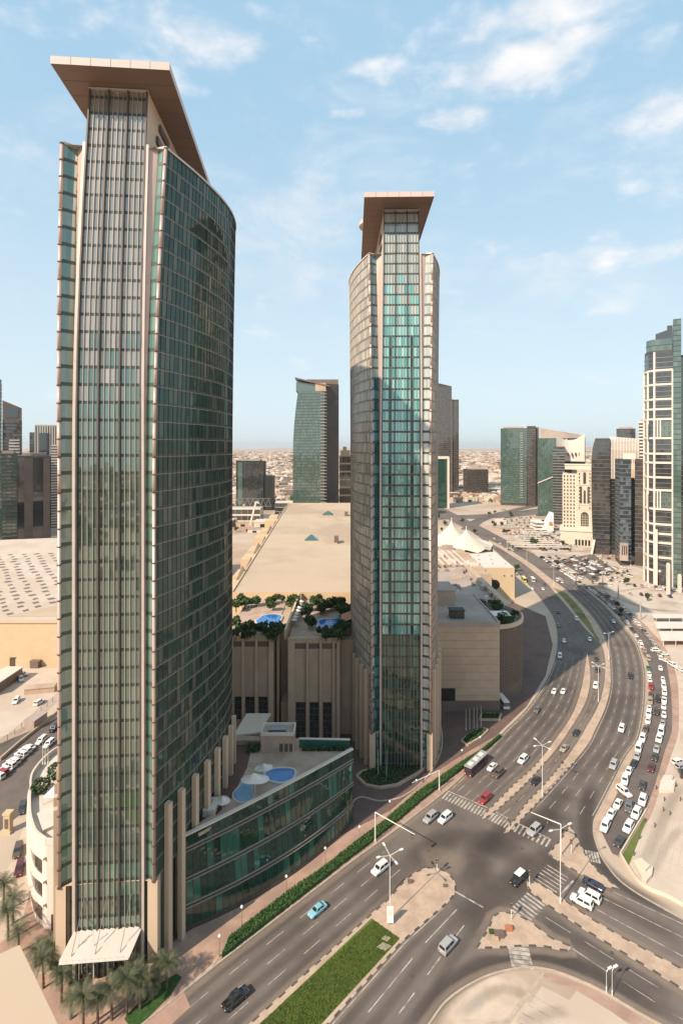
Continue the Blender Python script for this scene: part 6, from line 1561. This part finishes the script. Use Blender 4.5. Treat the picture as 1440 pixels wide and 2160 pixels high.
for k in range(26):
    y0 = 1076 + 3.4 * k
    a, c = G(1050 - .2 * k + fr.uniform(-8, 8), y0), G(1150 + 3 * k, y0 + fr.uniform(0, 4)); n = int((c - a).length / 3.3)
    for i in range(n):
        if fr.random() < .35: continue
        p = a.lerp(c, (i + .5) / n)
        if min((q.x - p.x) ** 2 + (q.y - p.y) ** 2 for q in mainL + farR) < 14 ** 2 or p.y > 900: continue
        if min((q.x - p.x) ** 2 + (q.y - p.y) ** 2 for q, _ in hwpts) < 28 ** 2 or min((q.x - p.x) ** 2 + (q.y - p.y) ** 2 for q in r2) < 13 ** 2: continue
        fcar(p.x, p.y + fr.uniform(-.4, .4), 1.57 + fr.uniform(-.08, .08))
for k in range(100):
    p = G(fr.uniform(1170, 1330), fr.uniform(1172, 1236)); 
    if min((q.x - p.x) ** 2 + (q.y - p.y) ** 2 for q in farR) < 10 ** 2: continue
    fcar(p.x, p.y, fr.choice((.5, .7, 1.2, 2.1)))
fb.build("far_parked_cars", cp_)["kind"] = "stuff"
# bus, truck and van
def coach(pos, ang, L, W_, H, c1, label, cat, name, stripes, lowm="car_paint"):
    E = empty(name, (pos.x, pos.y, .03), label, cat); E.rotation_euler = (0, 0, ang)
    def pt(n, b, m_, col=None):
        o = b.build(n, m_); o.parent = E
        if col: o.color = CC[col] + (1,)
        return o
    b = MB(); b.box(-L / 2, L / 2, -W_ / 2, W_ / 2, .4, H * .45); pt("lower_body", b, "car_paint", c1[0]); b = MB(); b.box(-L / 2 + .05, L / 2 - .05, -W_ / 2 + .05, W_ / 2 - .05, H * .45, H - .25); pt("upper_body", b, "car_paint", c1[1])
    b = MB(); b.box(-L / 2, L / 2, -W_ / 2, W_ / 2, H - .25, H); pt("roof", b, "car_paint", c1[2])
    for sy in (-1, 1):
        for k in range(stripes): x = -L / 2 + .5 + (L - 1.2) * k / stripes; b = MB(); b.box(x, x + (L - 1.2) / stripes * .86, sy * (W_ / 2) - .03, sy * (W_ / 2) + .03, H * .48, H * .8); pt("side_window", b, "car_glass")
    b = MB(); b.box(L / 2 - .06, L / 2 + .03, -W_ / 2 + .15, W_ / 2 - .15, H * .42, H * .85); pt("windscreen", b, "car_glass")
    for x in (-L * .3, L * .32):
        for sy in (-1, 1): b = MB(); b.tube((x, sy * (W_ / 2 - .25), .48), (x, sy * (W_ / 2 + .02), .48), .48, n=12); pt("wheel", b, "rubber")
    for k in range(3): b = MB(); b.box(-L * .35 + L * .3 * k, -L * .35 + L * .3 * k + 1.6, -.7, .7, H, H + .22); pt("roof_unit", b, "white_metal")
    for sy in (-1, 1): b = MB(); b.box(L / 2 - .02, L / 2 + .05, sy * .9 - .18, sy * .9 + .18, .7, .95); pt("headlight", b, "head_lamp")
    return E
coach(G(1004, 1622), hd(1004, 1622, -40, 38), 11.5, 2.5, 3.3, ("maroon", "dark grey", "silver"), "dark red coach with grey roof beside the roadside hedge", "bus", "coach", 7)
coach(G(1104, 1226), hd(1104, 1226, 26, 30), 8, 2.5, 3.4, ("yellow", "yellow", "yellow"), "bright yellow truck beside the yellow mall building", "truck", "truck", 2)
coach(G(1123, 1226), hd(1123, 1226, 26, 30), 7, 2.3, 2.9, ("white", "white", "white"), "white van right of the yellow truck", "van", "van", 3)
coach(G(1060, 1488), R(95), 8, 2.5, 3.2, ("white", "grey", "white"), "white lorry parked in the yard beside the drum", "lorry", "lorry", 2)

# ================================================================ STREET FURNITURE
def globe_lamp(pos, label, h=4.0):
    E = empty("garden_lamp", pos, label, "lamp post", "globe lamps along the sidewalk")
    MB().tube(pos, pos + V3((0, 0, h)), .07, .05, n=6).build("pole", "steel", E); MB().tube(pos, pos + V3((0, 0, .5)), .16, .12, n=8).build("base", "steel", E)
    b = MB(); c = pos + V3((0, 0, h + .25)); n = 10
    for j in range(5):
        z0, z1 = -math.pi / 2 + math.pi * j / 5, -math.pi / 2 + math.pi * (j + 1) / 5
        b.tube(c + V3((0, 0, .32 * math.sin(z0))), c + V3((0, 0, .32 * math.sin(z1))), max(.01, .32 * math.cos(z0)), max(.01, .32 * math.cos(z1)), n=n, cap=False)
    b.build("globe", "lamp_white", E, smooth=True)
for k, (x, y) in enumerate(((463, 2018), (510, 1954), (604, 1887), (686, 1825), (758, 1778), (822, 1722), (878, 1676), (974, 1610), (1012, 1581))):
    globe_lamp(G(x, y), "white globe lamp, %s from the near end of the pink sidewalk" % ORD[k])
def street_light(pos, h, label, arms=4, al=2.4, rot=.4, r=.12):
    E = empty("street_light", pos, label, "street light", "tall street lights")
    MB().tube(pos, pos + V3((0, 0, h)), r, r * .55, n=8).build("pole", "white_metal", E); MB().tube(pos, pos + V3((0, 0, 1.1)), r * 1.9, r * 1.7, n=8).build("base", "white_metal", E)
    for k in range(arms):
        t = rot + 2 * math.pi * k / arms; d = V3((math.cos(t), math.sin(t), 0)); top = pos + V3((0, 0, h - .1))
        a = MB().bar(top, top + d * al + V3((0, 0, .5)), .09).build("arm", "white_metal", E)
        MB().bar(top + d * al + V3((0, 0, .5)), top + d * (al + .9) + V3((0, 0, .52)), .4, .16).build("lamp_head", "lamp_white", a)
for x, y, h, lab, ar in ((822, 1940, 14.2, "four armed street light on the sandy median tip", 4), (1143, 1678, 15, "four armed street light on the first long median", 4), (1261, 1480, 14.5, "four armed street light at the bend of the inner median", 4), (1181, 1906, 17, "tall street light on the cross road median", 2),
                         (1167, 1236, 14, "street light at the top of the dry grass island", 2), (1110, 1193, 14, "street light on the far median beyond the yellow building", 2), (1283, 1392, 13, "street light at the tip of the green island", 2), (1069, 1159, 14, "farthest street light on the narrowing median", 2), (1290, 2102, 5, "thin short light column beside the lower slip lane", 1), (1278, 2094, 4, "thinner column just left of the short light by the slip lane", 1)):
    street_light(G(x, y), h, lab, ar, 2.4 if ar > 1 else .5, .4, .12 if ar > 1 else .06)
def mast_arm(pos, end, h, label, boxat=None):
    E = empty("traffic_mast", pos, label, "traffic light"); top = pos + V3((0, 0, h)); e = V3((end[0], end[1], h))
    MB().tube(pos, top, .17, .13, n=8).build("pole", "white_metal", E); MB().tube(top, e, .14, .08, n=8).build("arm", "white_metal", E); MB().box(pos.x - .35, pos.x + .35, pos.y - .35, pos.y + .35, 0, .5).build("footing", "kerb", E)
    c = top.lerp(e, boxat or .95); s_ = MB().box(c.x - .25, c.x + .25, c.y - .2, c.y + .2, h - 1.3, h - .1).build("signal_head", "dark_clad", E)
    for k, m_ in enumerate(("tail_lamp", "sign_yellow", "leaf_bright")): MB().tube((c.x, c.y - .2, h - .35 - .36 * k), (c.x, c.y - .24, h - .35 - .36 * k), .12, n=8).build("lens", m_, s_)
mast_arm(G(791, 1776), (18.1, 131), 7.8, "long white traffic signal mast reaching from the hedge over the left carriageway"); mast_arm(G(1182, 1806), (49.6, 138.5), 8.1, "white traffic signal mast reaching from the right refuge island", .45)
p = G(926, 1668); mast_arm(p, (p.x - 9, p.y - 6), 6.2, "white gantry lamp beside the hedge before the teal tower", .6)
for x, y, lab in ((921, 1842, "small traffic signal on the rounded median tip"), (1073, 1754, "small traffic signal on the median nose in the crossing"), (1078, 1940, "small traffic signal on the lower refuge island"), (1116, 1868, "small traffic signal on the cross road median nose"), (1204, 1800, "small traffic signal on the right refuge island")):
    q = G(x, y, KZ); E = empty("traffic_signal", q, lab, "traffic light", "small traffic signals"); MB().tube(q, q + V3((0, 0, 3.6)), .09, n=6).build("pole", "white_metal", E); s_ = MB().box(q.x - .2, q.x + .2, q.y - .2, q.y + .2, 2.6, 3.7).build("signal_head", "dark_clad", E)
    for k, m_ in enumerate(("tail_lamp", "sign_yellow", "leaf_bright")): MB().tube((q.x, q.y - .2, 3.45 - .34 * k), (q.x, q.y - .24, 3.45 - .34 * k), .1, n=8).build("lens", m_, s_)
q = G(822, 1944, KZ); E = empty("sign_totem", q, "white upright sign box at the foot of the median street light", "sign"); MB().box(q.x - .7, q.x + .7, q.y - .75, q.y - .45, .5, 3.9).build("panel", "lamp_white", E); MB().box(q.x - .5, q.x + .5, q.y - .78, q.y - .752, 2.2, 3.4).build("poster", "white_metal", E); MB().box(q.x - .25, q.x + .25, q.y - .7, q.y - .5, KZ, .5).build("stand", "steel", E)
# stones, bins and cabinets on islands
for x, y, sx, h, m_, lab in ((1052, 1975, .9, .8, "brown_clad", "dark utility cabinet on the lower refuge island"), (1072, 1962, .7, .7, "terracotta", "reddish box on the lower refuge island"), (1036, 1968, .5, .5, "leaf", "small shrub tub on the lower refuge island"), (1044, 1983, .6, .4, "beige_stone", "pale stone block on the lower refuge island"), (864, 1862, .5, .5, "brown_clad", "dark stone on the median tip"), (938, 1870, .4, .3, "brown_clad", "small dark marker on the median tip")):
    q = G(x, y, KZ); E = empty("street_cabinet", q, lab, "cabinet"); MB().box(q.x - sx, q.x + sx, q.y - sx * .6, q.y + sx * .6, KZ, KZ + h).build("case", m_, E); MB().box(q.x - sx - .08, q.x + sx + .08, q.y - sx * .6 - .08, q.y + sx * .6 + .08, KZ + h, KZ + h + .12).build("lid", m_, E)
q = G(18, 1755); E = empty("entrance_pylon", q, "yellow stone gate pylon beside the left road", "pylon"); MB().box(q.x - .85, q.x + .85, q.y - .8, q.y + .8, 0, 5.0).build("shaft", "yellow_stone", E); MB().box(q.x - 1.05, q.x + 1.05, q.y - 1., q.y + 1., 5.0, 5.5).build("cap", "yellow_stone", E); MB().box(q.x - 1.15, q.x + 1.15, q.y - 1.1, q.y + 1.1, 0, .7).build("plinth", "yellow_stone", E); MB().box(q.x - .5, q.x + .5, q.y - .86, q.y - .8, 1.4, 4).build("niche", "brown_clad", E)
def flagpole(pos, h, label, grp): 
    E = empty("flagpole", pos, label, "flagpole", grp); MB().tube(pos, pos + V3((0, 0, h)), .09, .05, n=6).build("pole", "white_metal", E); MB().tube(pos, pos + V3((0, 0, .6)), .2, .16, n=8).build("base", "white_metal", E); MB().tube(pos + V3((0, 0, h)), pos + V3((0, 0, h + .2)), .1, .02, n=6).build("finial", "sign_yellow", E)
for k, (x, y) in enumerate(((797, 1640), (815, 1642))): flagpole(G(x, y), 8.5, ("left" if k == 0 else "right") + " flagpole in the planter before the teal tower", "flagpoles at the teal tower")
for k, x in enumerate((91, 96, 102)): q = G(x, 1612, 19.5); flagpole(q, 5.5, ("left", "middle", "right")[k] + " flagpole behind the white annex roof", "flagpoles at the annex")
for k, (x, y) in enumerate(((167, 2090), (198, 2088), (227, 2060), (217, 2055))): flagpole(G(x, y), 11 if k < 2 else 8, "%s thin flagpole from the left before the entrance canopy" % ORD[k], "flagpoles at the entrance")
for k, (x, y) in enumerate(((982, 1540), (990, 1538), (999, 1536), (1006, 1534), (1014, 1531))): flagpole(G(x, y), 7.5, "%s flagpole from the left at the plain mall block" % ORD[k], "flagpoles at the mall")
# low kerb walls round the planters before the teal tower and the mall
def planter(pts, label, m_="leaf", n=900, h=1.2):
    P = GP(pts); c = sum(P, V3()) / len(P); E = empty("planter", c, label, "planter"); b = MB()
    for p, q in zip(P, P[1:] + P[:1]): b.bar(p + V3((0, 0, .35)), q + V3((0, 0, .35)), .7, .7)
    b.build("kerb_wall", "beige_stone", E); MB().prism([(p.x, p.y) for p in P], 0, .45).build("soil", "deck_brown", E)
    b = MB(); r_ = random.Random(len(label)); 
    for _ in range(n):
        i = r_.randrange(len(P)); t, u = r_.random(), r_.random() ** .5; p = c.lerp(P[i].lerp(P[(i + 1) % len(P)], t), u * .88); leaves(b, (p.x, p.x, p.y, p.y, .5, .5 + h * r_.random()), 1, .36, r_, .8)
    b.build("foliage", m_, E)
planter([(752, 1640), (770, 1658), (800, 1664), (838, 1658), (880, 1634), (905, 1614), (880, 1608), (830, 1622), (790, 1624), (764, 1630)], "curved planter of low shrubs before the teal tower", "hedge_leaf", 1500)
planter([(973, 1566), (985, 1574), (1012, 1558), (1028, 1542), (1016, 1538), (990, 1550)], "triangular planter of dark shrubs before the plain mall block", "hedge_leaf", 900)
planter([(1012, 1520), (1052, 1520), (1056, 1508), (1015, 1508)], "narrow planter at the foot of the plain mall block", "hedge_leaf", 400)
# drive kerbs
dp = smooth(GP([(735, 1700), (760, 1682), (800, 1690), (850, 1680), (900, 1640), (928, 1590), (932, 1550), (926, 1520)]), 6); b = MB()
for p, q in zip(dp, dp[1:]): b.bar(p + V3((0, 0, .1)), q + V3((0, 0, .1)), .4, .2)
b.build("kerb", "kerb")["kind"] = "structure"
# roadside hedge
hr = random.Random(12); b = MB(); c = MB(); n = 120
hi = along(hedge_hi, [plen(hedge_hi) * k / n for k in range(n + 1)]); lo = along(hedge_lo, [plen(hedge_lo) * k / n for k in range(n + 1)])
E = empty("hedge", G(740, 1805), "long clipped green hedge between the pink sidewalk and the road", "hedge")
core = [p.lerp(q, .06) for (p, _), (q, _) in zip(hi, lo)] + [p.lerp(q, .94) for (p, _), (q, _) in zip(hi, lo)][::-1]
c.prism([(p.x, p.y) for p in core], 0, .95).build("core", "hedge_leaf", E)
for _ in range(15000):
    k = hr.randrange(n); t = hr.uniform(-.02, 1.02); p = hi[k][0].lerp(hi[k + 1][0], hr.random()).lerp(lo[k][0].lerp(lo[k + 1][0], hr.random()), t); top = hr.random() < .8; leaves(b, (p.x, p.x, p.y, p.y, .95 if top else .2, 1.2), 1, .22, hr, .6)
b.build("foliage", "hedge_leaf", E)
# grass tufts on the lawn of the median
b = MB(); a0, a1 = G(549, 2160), G(787, 1942); b0, b1 = G(678, 2160), G(842, 1981)
mat("grass_blade", (.085, .13, .02), (.115, .155, .03), .25, .9)
for _ in range(26000):
    t, u = hr.uniform(-.1, 1), hr.random(); p = a0.lerp(a1, t).lerp(b0.lerp(b1, t), u); an = hr.uniform(0, 3.14); d = V3((math.cos(an), math.sin(an), 0)) * hr.uniform(.05, .16); b.tri(p + d + V3((0, 0, KZ + .03)), p - d + V3((0, 0, KZ + .03)), p + V3((hr.uniform(-.1, .1), hr.uniform(-.1, .1), KZ + hr.uniform(.12, .26))))
b.build("grass", "grass_blade")["kind"] = "stuff"
# ================================================================ PALMS
def palm_meshes(seed, h, nf=30, L=3.0):
    r_ = random.Random(seed); t = MB(); prev = V3((0, 0, 0)); bend = r_.uniform(-.25, .25)
    for k in range(6):
        q = V3((bend * ((k + 1) / 6) ** 2, .5 * bend * ((k + 1) / 6) ** 2, h * (k + 1) / 6)); t.tube(prev, q, .26 - .015 * k, .26 - .015 * (k + 1), n=8, cap=k == 5); t.tube(q - V3((0, 0, .06)), q, .30 - .015 * k, .27 - .015 * k, n=8); prev = q
    cr = MB(); dr = MB()
    for k in range(nf):
        az = 2 * math.pi * (k * .381966) + r_.uniform(-.2, .2); el = 1.25 - 1.55 * k / nf + r_.uniform(-.1, .1); d = V3((math.cos(az), math.sin(az), 0)); sd_ = V3((-d.y, d.x, 0)); p = prev.copy(); ns = 7; dry = k > nf * .86; tgt = dr if dry else cr; ll = L * r_.uniform(.85, 1.1) * (.75 if dry else 1)
        pts = [p]
        for s_ in range(ns): e2 = el - (1.5 if not dry else 1.0) * (s_ / ns) ** 1.3; p = p + (d * math.cos(e2) + V3((0, 0, math.sin(e2)))) * ll / ns; pts.append(p)
        for s_ in range(ns):
            a, c = pts[s_], pts[s_ + 1]; wl = .62 * math.sin(math.pi * (s_ + .8) / (ns + .9)) + .08
            for m_ in range(3):
                q0 = a.lerp(c, m_ / 3); q1 = a.lerp(c, (m_ + .55) / 3)
                for sg in (-1, 1): tip = q0 + sd_ * sg * wl + (c - a).normalized() * wl * .75 - V3((0, 0, wl * .35)); tgt.tri(q0, q1, tip)
    return t.mesh("trunk", "bark", True), cr.mesh("crown", "palm_leaf"), dr.mesh("dry_fronds", "palm_dry")
PV = [palm_meshes(s_, h, nf, L) for s_, h, nf, L in ((1, 5.6, 38, 3.1), (2, 4.9, 34, 2.8), (3, 6.3, 40, 3.2), (4, 3.6, 30, 2.4))]
palm_spots = [(352, 2085, 1, "palm at the right end of the row below the glass tower"), (322, 2110, 3, "palm second from the right in the row below the tower"), (296, 2130, 0, "palm third from the right in the row below the tower"), (268, 2142, 2, "palm fourth from the right in the row below the tower"), (236, 2152, 0, "palm in the middle of the row below the tower"), (206, 2165, 1, "palm left of the middle in the row below the tower"), (176, 2175, 2, "palm near the picture bottom left of the row"), (150, 2150, 3, "low palm between the roof corner and the flagpoles"), (120, 2078, 3, "small palm beside the left pillar of the tower"), (108, 2045, 1, "palm before the white annex front"),
              (18, 1985, 2, "lower palm at the left picture edge"), (28, 1948, 0, "middle palm at the left picture edge"), (8, 1925, 2, "upper palm at the left picture edge"), (40, 2010, 1, "palm just above the near roof corner"), (92, 2085, 0, "palm right beside the near roof corner"), (130, 2115, 1, "palm halfway along the near roof edge"), (75, 2040, 3, "small palm behind the near roof corner"), (335, 2068, 3, "low palm at the foot of the right tower pillar"), (285, 2100, 1, "palm behind the row near the tower entrance")]
for k, (x, y, v_, lab) in enumerate(palm_spots):
    E = empty("palm_tree", G(x, y), "green date " + lab, "palm", "date palms round the tower foot"); E.rotation_euler = (0, 0, k * 1.3)
    for nm, me in zip(("trunk", "crown", "dry_fronds"), PV[v_]): ob(nm, me, E)
# shrubs under the palms
for k, (x, y, r_) in enumerate(((300, 2052, 1.3), (318, 2046, 1.2), (130, 2022, 1.4), (112, 2030, 1.3), (140, 2060, 1.5), (160, 2085, 1.4), (330, 2040, 1.2), (95, 2010, 1.4))):
    q = G(x, y); tree("shrub", (q.x, q.y, 0), 2.0, r_, "%s dry green shrub of those round the tower entrance, from the left" % ORD[sorted([a for a, _, _ in ((300, 0, 0), (318, 0, 0), (130, 0, 0), (112, 0, 0), (140, 0, 0), (160, 0, 0), (330, 0, 0), (95, 0, 0))]).index(x)], "shrubs at the entrance", "palm_leaf" if k % 2 else "leaf", 260, .28, 300 + k, "shrub", .08)
# ================================================================ SHADE ROOFS, LOW WALLS, RIGHT-HAND LOTS
for k, (x0, x1, y0, y1) in enumerate(((1372, 1470, 1296, 1304), (1378, 1475, 1312, 1326), (1388, 1480, 1332, 1352))):
    a, c, d, e = G(x0 + 6, y1, 3), G(x1, y1, 3), G(x1, y0, 3), G(x0, y0, 3); E = empty("shade_roof", (a.x, a.y, 0), "%s flat white car shade roof from the top at the right edge" % ORD[k], "canopy", "car shade roofs")
    b = MB(); b.prism([(v.x, v.y) for v in (a, c, d, e)], 3, 3.25, bottom=True).build("roof", "white_wall", E)
    for t in (.05, .35, .65, .95):
        for s0, s1 in ((a, c), (e, d)): v = s0.lerp(s1, t); MB().box(v.x - .1, v.x + .1, v.y - .1, v.y + .1, 0, 3).build("post", "white_metal", E)
for k, (x, y, h) in enumerate(((1303, 1263, 9.5), (1350, 1308, 10.5), (1270, 1240, 9), (1214, 1238, 9))):
    q = G(x, y); E = empty("obelisk", q, "%s slim grey obelisk column beside the parking street from the right" % ORD[(1, 0, 2, 3)[k]], "column", "columns along the parking street"); MB().tube(q, q + V3((0, 0, h)), .55, .35, n=4).build("shaft", "roof_grey", E); MB().box(q.x - .8, q.x + .8, q.y - .8, q.y + .8, 0, .6).build("plinth", "roof_grey", E); MB().tube(q + V3((0, 0, h)), q + V3((0, 0, h + .9)), .36, .05, n=4).build("tip", "roof_grey", E)
E = empty("stepped_planter", G(1352, 1850), "cream angular stone planter beside the right lot", "planter")
MB().prism([(p.x, p.y) for p in GP([(1334, 1822), (1350, 1818), (1376, 1836), (1374, 1852), (1362, 1866), (1352, 1858)])], 0, .9).build("base", "tent", E); MB().prism([(p.x, p.y) for p in GP([(1340, 1824), (1352, 1822), (1370, 1838), (1360, 1848)])], .9, 1.5).build("upper_step", "tent", E)
wl = smooth(GP([(1308, 1806), (1326, 1836), (1346, 1862), (1372, 1880), (1404, 1892), (1440, 1912)]), 4); b = MB()
for p, q in zip(wl, wl[1:]): b.bar(p + V3((0, 0, .4)), q + V3((0, 0, .4)), .35, .8)
o = b.build("low_wall", "tent"); tag(o, "low cream boundary wall curving along the right slip road", "wall")
wl = GP([(1307, 1804), (1362, 1710)]); o = MB().bar(wl[0] + V3((0, 0, .3)), wl[1] + V3((0, 0, .3)), .3, .6).build("low_wall", "tent"); tag(o, "straight low wall beside the small green strip", "wall")
for k, (x0, y0, x1, y1) in enumerate(((1392, 1650, 1424, 1672), (1398, 1640, 1420, 1650))):
    P = GP([(x0, y0), (x1, y0), (x1 - 4, y1), (x0 - 4, y1)]); E = empty("stone_block", P[0], ("larger" if k == 0 else "smaller") + " low cream block on the right lot", "block"); MB().prism([(p.x, p.y) for p in P], 0, .8).build("block", "tent", E); MB().prism(ring([(p.x, p.y) for p in P], -.5), .8, 1.0).build("cap", "white_wall", E)
for k, (x, y) in enumerate(((1383, 1665), (1400, 1690), (1360, 1735), (1348, 1770), (1425, 1660), (1398, 1712), (1336, 1805), (1412, 1720), (1434, 1690), (1380, 1745))):
    q = G(x, y); E = empty("bollard_light", q, "%s low dark bollard light from the left on the pale lot" % ORD[sorted([1383, 1400, 1360, 1348, 1425, 1398, 1336, 1412, 1434, 1380]).index(x)], "bollard", "bollards on the right lot"); MB().tube(q, q + V3((0, 0, 1.0)), .14, .1, n=6).build("post", "alu_dark", E); MB().tube(q + V3((0, 0, 1.0)), q + V3((0, 0, 1.2)), .2, .16, n=6).build("cap", "alu_dark", E)
# fence and long shed on the left lot, site huts
E = empty("fence", G(60, 1490), "thin dark fence running along the left service road", "fence"); fp = smooth(GP([(0, 1575), (60, 1525), (120, 1474), (160, 1440)]), 4)
for i, (p, t) in enumerate(along(fp, [4 * k for k in range(int(plen(fp) / 4))])): MB().box(p.x - .06, p.x + .06, p.y - .06, p.y + .06, 0, 2).build("post", "alu_dark", E)
for z in (.5, 1.2, 1.9):
    b = MB()
    for p, q in zip(fp, fp[1:]): b.bar(p + V3((0, 0, z)), q + V3((0, 0, z)), .08)
    b.build("rail", "alu_dark", E)
for k, (x0, y0, x1, y1, h, m_, lab) in enumerate(((-30, 1470, 32, 1428, 4.5, "white_wall", "long white roofed shed on the left lot"), (55, 1462, 118, 1456, 2.2, "paver_sand", "long low tan planting bed wall on the left lot"), (62, 1540, 90, 1520, 3.2, "roof_grey", "small grey hut beside the left service road"), (22, 1404, 48, 1400, 4, "brown_clad", "brown site cabin below the pierced roof hall"), (72, 1410, 84, 1402, 3, "brown_clad", "small brown container right of the site cabin"))):
    a, c = G(x0, y0), G(x1, y1); E = empty("shed", a, lab, "shed"); MB().bar(a + V3((0, 0, h / 2)), c + V3((0, 0, h / 2)), 7 if k == 0 else 4, h).build("wall", m_ if k else "brown_clad", E); MB().bar(a + V3((0, 0, h + .15)), c + V3((0, 0, h + .15)), 8 if k == 0 else 4.5, .3).build("roof", m_, E)
lw = smooth(GP([(0, 1605), (40, 1570), (90, 1530), (125, 1500)]), 4); b = MB()
for p, q in zip(lw, lw[1:]): b.bar(p + V3((0, 0, .5)), q + V3((0, 0, .5)), .6, 1.0)
o = b.build("low_wall", "beige_stone"); tag(o, "long low beige wall behind the cars on the left road", "wall")
for k in range(16):
    q = V3((rg.uniform(-260, -110), rg.uniform(205, 246), 0)); o = ob("site_car", CARJ["suv"], None, q, rg.uniform(0, 6)); o.name = "car"; o.color = CC[rg.choice(("white", "white", "red", "tan"))] + (1,); tag(o, "small parked vehicle on the far left lot below the hall", "car", "vehicles on the left lot")
# long shade roofs of the pale car park
for k in range(9):
    a, c = G(1098 - 5 * k, 1118 + 4.2 * k, 3), G(1172 - 2 * k, 1117 + 4.6 * k, 3)
    if k > 5: c = G(1186 + 4 * k, 1119 + 4.4 * k, 3)
    a, c = a.lerp(c, .08 * (k % 3)), c.lerp(a, .3 - .1 * (k % 3))
    E = empty("shade_roof", (a.x, a.y, 0), "%s long pale shade roof from the far side of the pale car park" % ORD[k], "canopy", "shade roofs of the pale car park")
    MB().bar(a, c, 5.5, .25).build("roof", "white_wall" if k % 2 else "sky_stone", E)
    for t in (.03, .25, .5, .75, .97):
        v = a.lerp(c, t); MB().box(v.x - .12, v.x + .12, v.y - .12, v.y + .12, 0, 2.9).build("post", "white_metal", E)
# ---- trees scattered by far lots and along streets
for k, (x, y, h) in enumerate(((1122, 1150, 8), (1128, 1152, 7), (1062, 1128, 7), (1040, 1108, 6), (1058, 1112, 7), (1185, 1150, 5), (1320, 1235, 6), (1364, 1268, 5), (1300, 1282, 4), (1310, 1296, 4), (1090, 1205, 6), (1084, 1214, 5))):
    q = G(x, y); tree("street_tree", (q.x, q.y, 0), h, h * .42, "%s rounded green street tree counted by distance beside the far highway" % ORD[k], "trees along the far highway", "leaf", 260, .6, 500 + k)
for k in range(26):
    y = rg.uniform(620, 840); x = rg.uniform(-.2, -.1) * y if k % 2 else rg.uniform(.18, .34) * y; h = rg.uniform(4, 8); tree("street_tree", (x, y, 0), h, h * .45, "small dark tree among the far lots and low roofs", "trees among the far lots", "leaf", 120, .9, 600 + k)
# ================================================================ LOW SHEDS AND ROOFS BETWEEN THE TOWERS AND THE FAR CITY
for k in range(40):
    y = rg.uniform(640, 980); xr = (-.215, -.135) if k % 2 else (.2, .42)
    x = rg.uniform(*xr) * y; w_, d_, h = rg.uniform(6, 18), rg.uniform(6, 14), rg.uniform(3, 9)
    if blocked(x, y) and y > 860: continue
    if x > 90 and y < 700 and x < 200: continue
    if min((p.x - x) ** 2 + (p.y - y) ** 2 for p, _ in hwpts) < 45 ** 2 or any((p.x - x) ** 2 + (p.y - y) ** 2 < 30 ** 2 for p in r2): continue
    E = empty("low_shed", (x, y, 0), "low flat roofed shed among the far lots", "shed", "low sheds of the middle distance"); MB().box(x - w_, x + w_, y - d_, y + d_, 0, h).build("wall", rg.choice(("white_wall", "beige_stone", "sky_stone")), E); MB().box(x - w_ - .3, x + w_ + .3, y - d_ - .3, y + d_ + .3, h, h + .6).build("roof", rg.choice(("roof_beige", "white_wall", "roof_grey")), E); MB().box(x - w_ * .4, x + w_ * .1, y - d_ - .1, y - d_ + .02, .3, h * .7).build("door", "dark_void", E)
# ================================================================ NEAR ROOF CORNER UNDER THE CAMERA
zr = 95.0; c0 = G(42, 1993, zr); e1 = (G(0, 2012, zr) - c0).normalized(); e2 = (G(122, 2160, zr) - c0).normalized()
P = [c0, c0 + e1 * 16, c0 + e1 * 16 + e2 * 16, c0 + e2 * 16]
E = empty("near_building", (c0.x, c0.y, 0), "sunlit cream roof corner at the lower left close to the camera", "building")
MB().prism([(p.x, p.y) for p in ring([(q.x, q.y) for q in P], -.6) and [V3((*q, 0)) for q in ring([(q.x, q.y) for q in P], -.6)]], 0, zr - .8).build("wall", "beige_stone", E)
MB().prism([(p.x, p.y) for p in P], zr - .8, zr).build("roof_slab", "roof_beige", E)

# ================================================================ AIR

hm_ = bpy.data.materials.new("haze"); hm_.use_nodes = True; ht = NT(hm_.node_tree); ht.n.clear()
vo = ht.add("ShaderNodeVolumePrincipled"); vo.inputs['Color'].default_value = (.93, .90, .88, 1); vo.inputs['Density'].default_value = .000035; vo.inputs['Anisotropy'].default_value = .2
ho = ht.add("ShaderNodeOutputMaterial"); ht.link(vo.outputs[0], ho.inputs['Volume']); MATS["haze"] = hm_
MB().box(-15900, 15900, -2400, 25900, -1.0, 262).build("haze", "haze")["kind"] = "stuff"

# ---------------------------------------------------------------- labels that tell look-alikes apart by their order across the view
def relabel(group, fmt, key=lambda o: o.matrix_basis.translation.x / max(o.matrix_basis.translation.y, 1)):
    for k, o in enumerate(sorted([o for o in SC.objects if o.get("group") == group], key=key)): o["label"] = fmt % nth(k)
relabel("roof shrubs on the drum", "dark green shrub on the round drum roof, %s from the left")
relabel("trees among the far lots", "small dark tree among far lots and low roofs, %s from the left")
relabel("low sheds of the middle distance", "low flat roofed shed among the far lots, %s from the left")
relabel("vehicles on the left lot", "small vehicle on the left lot below the hall, %s from the left")
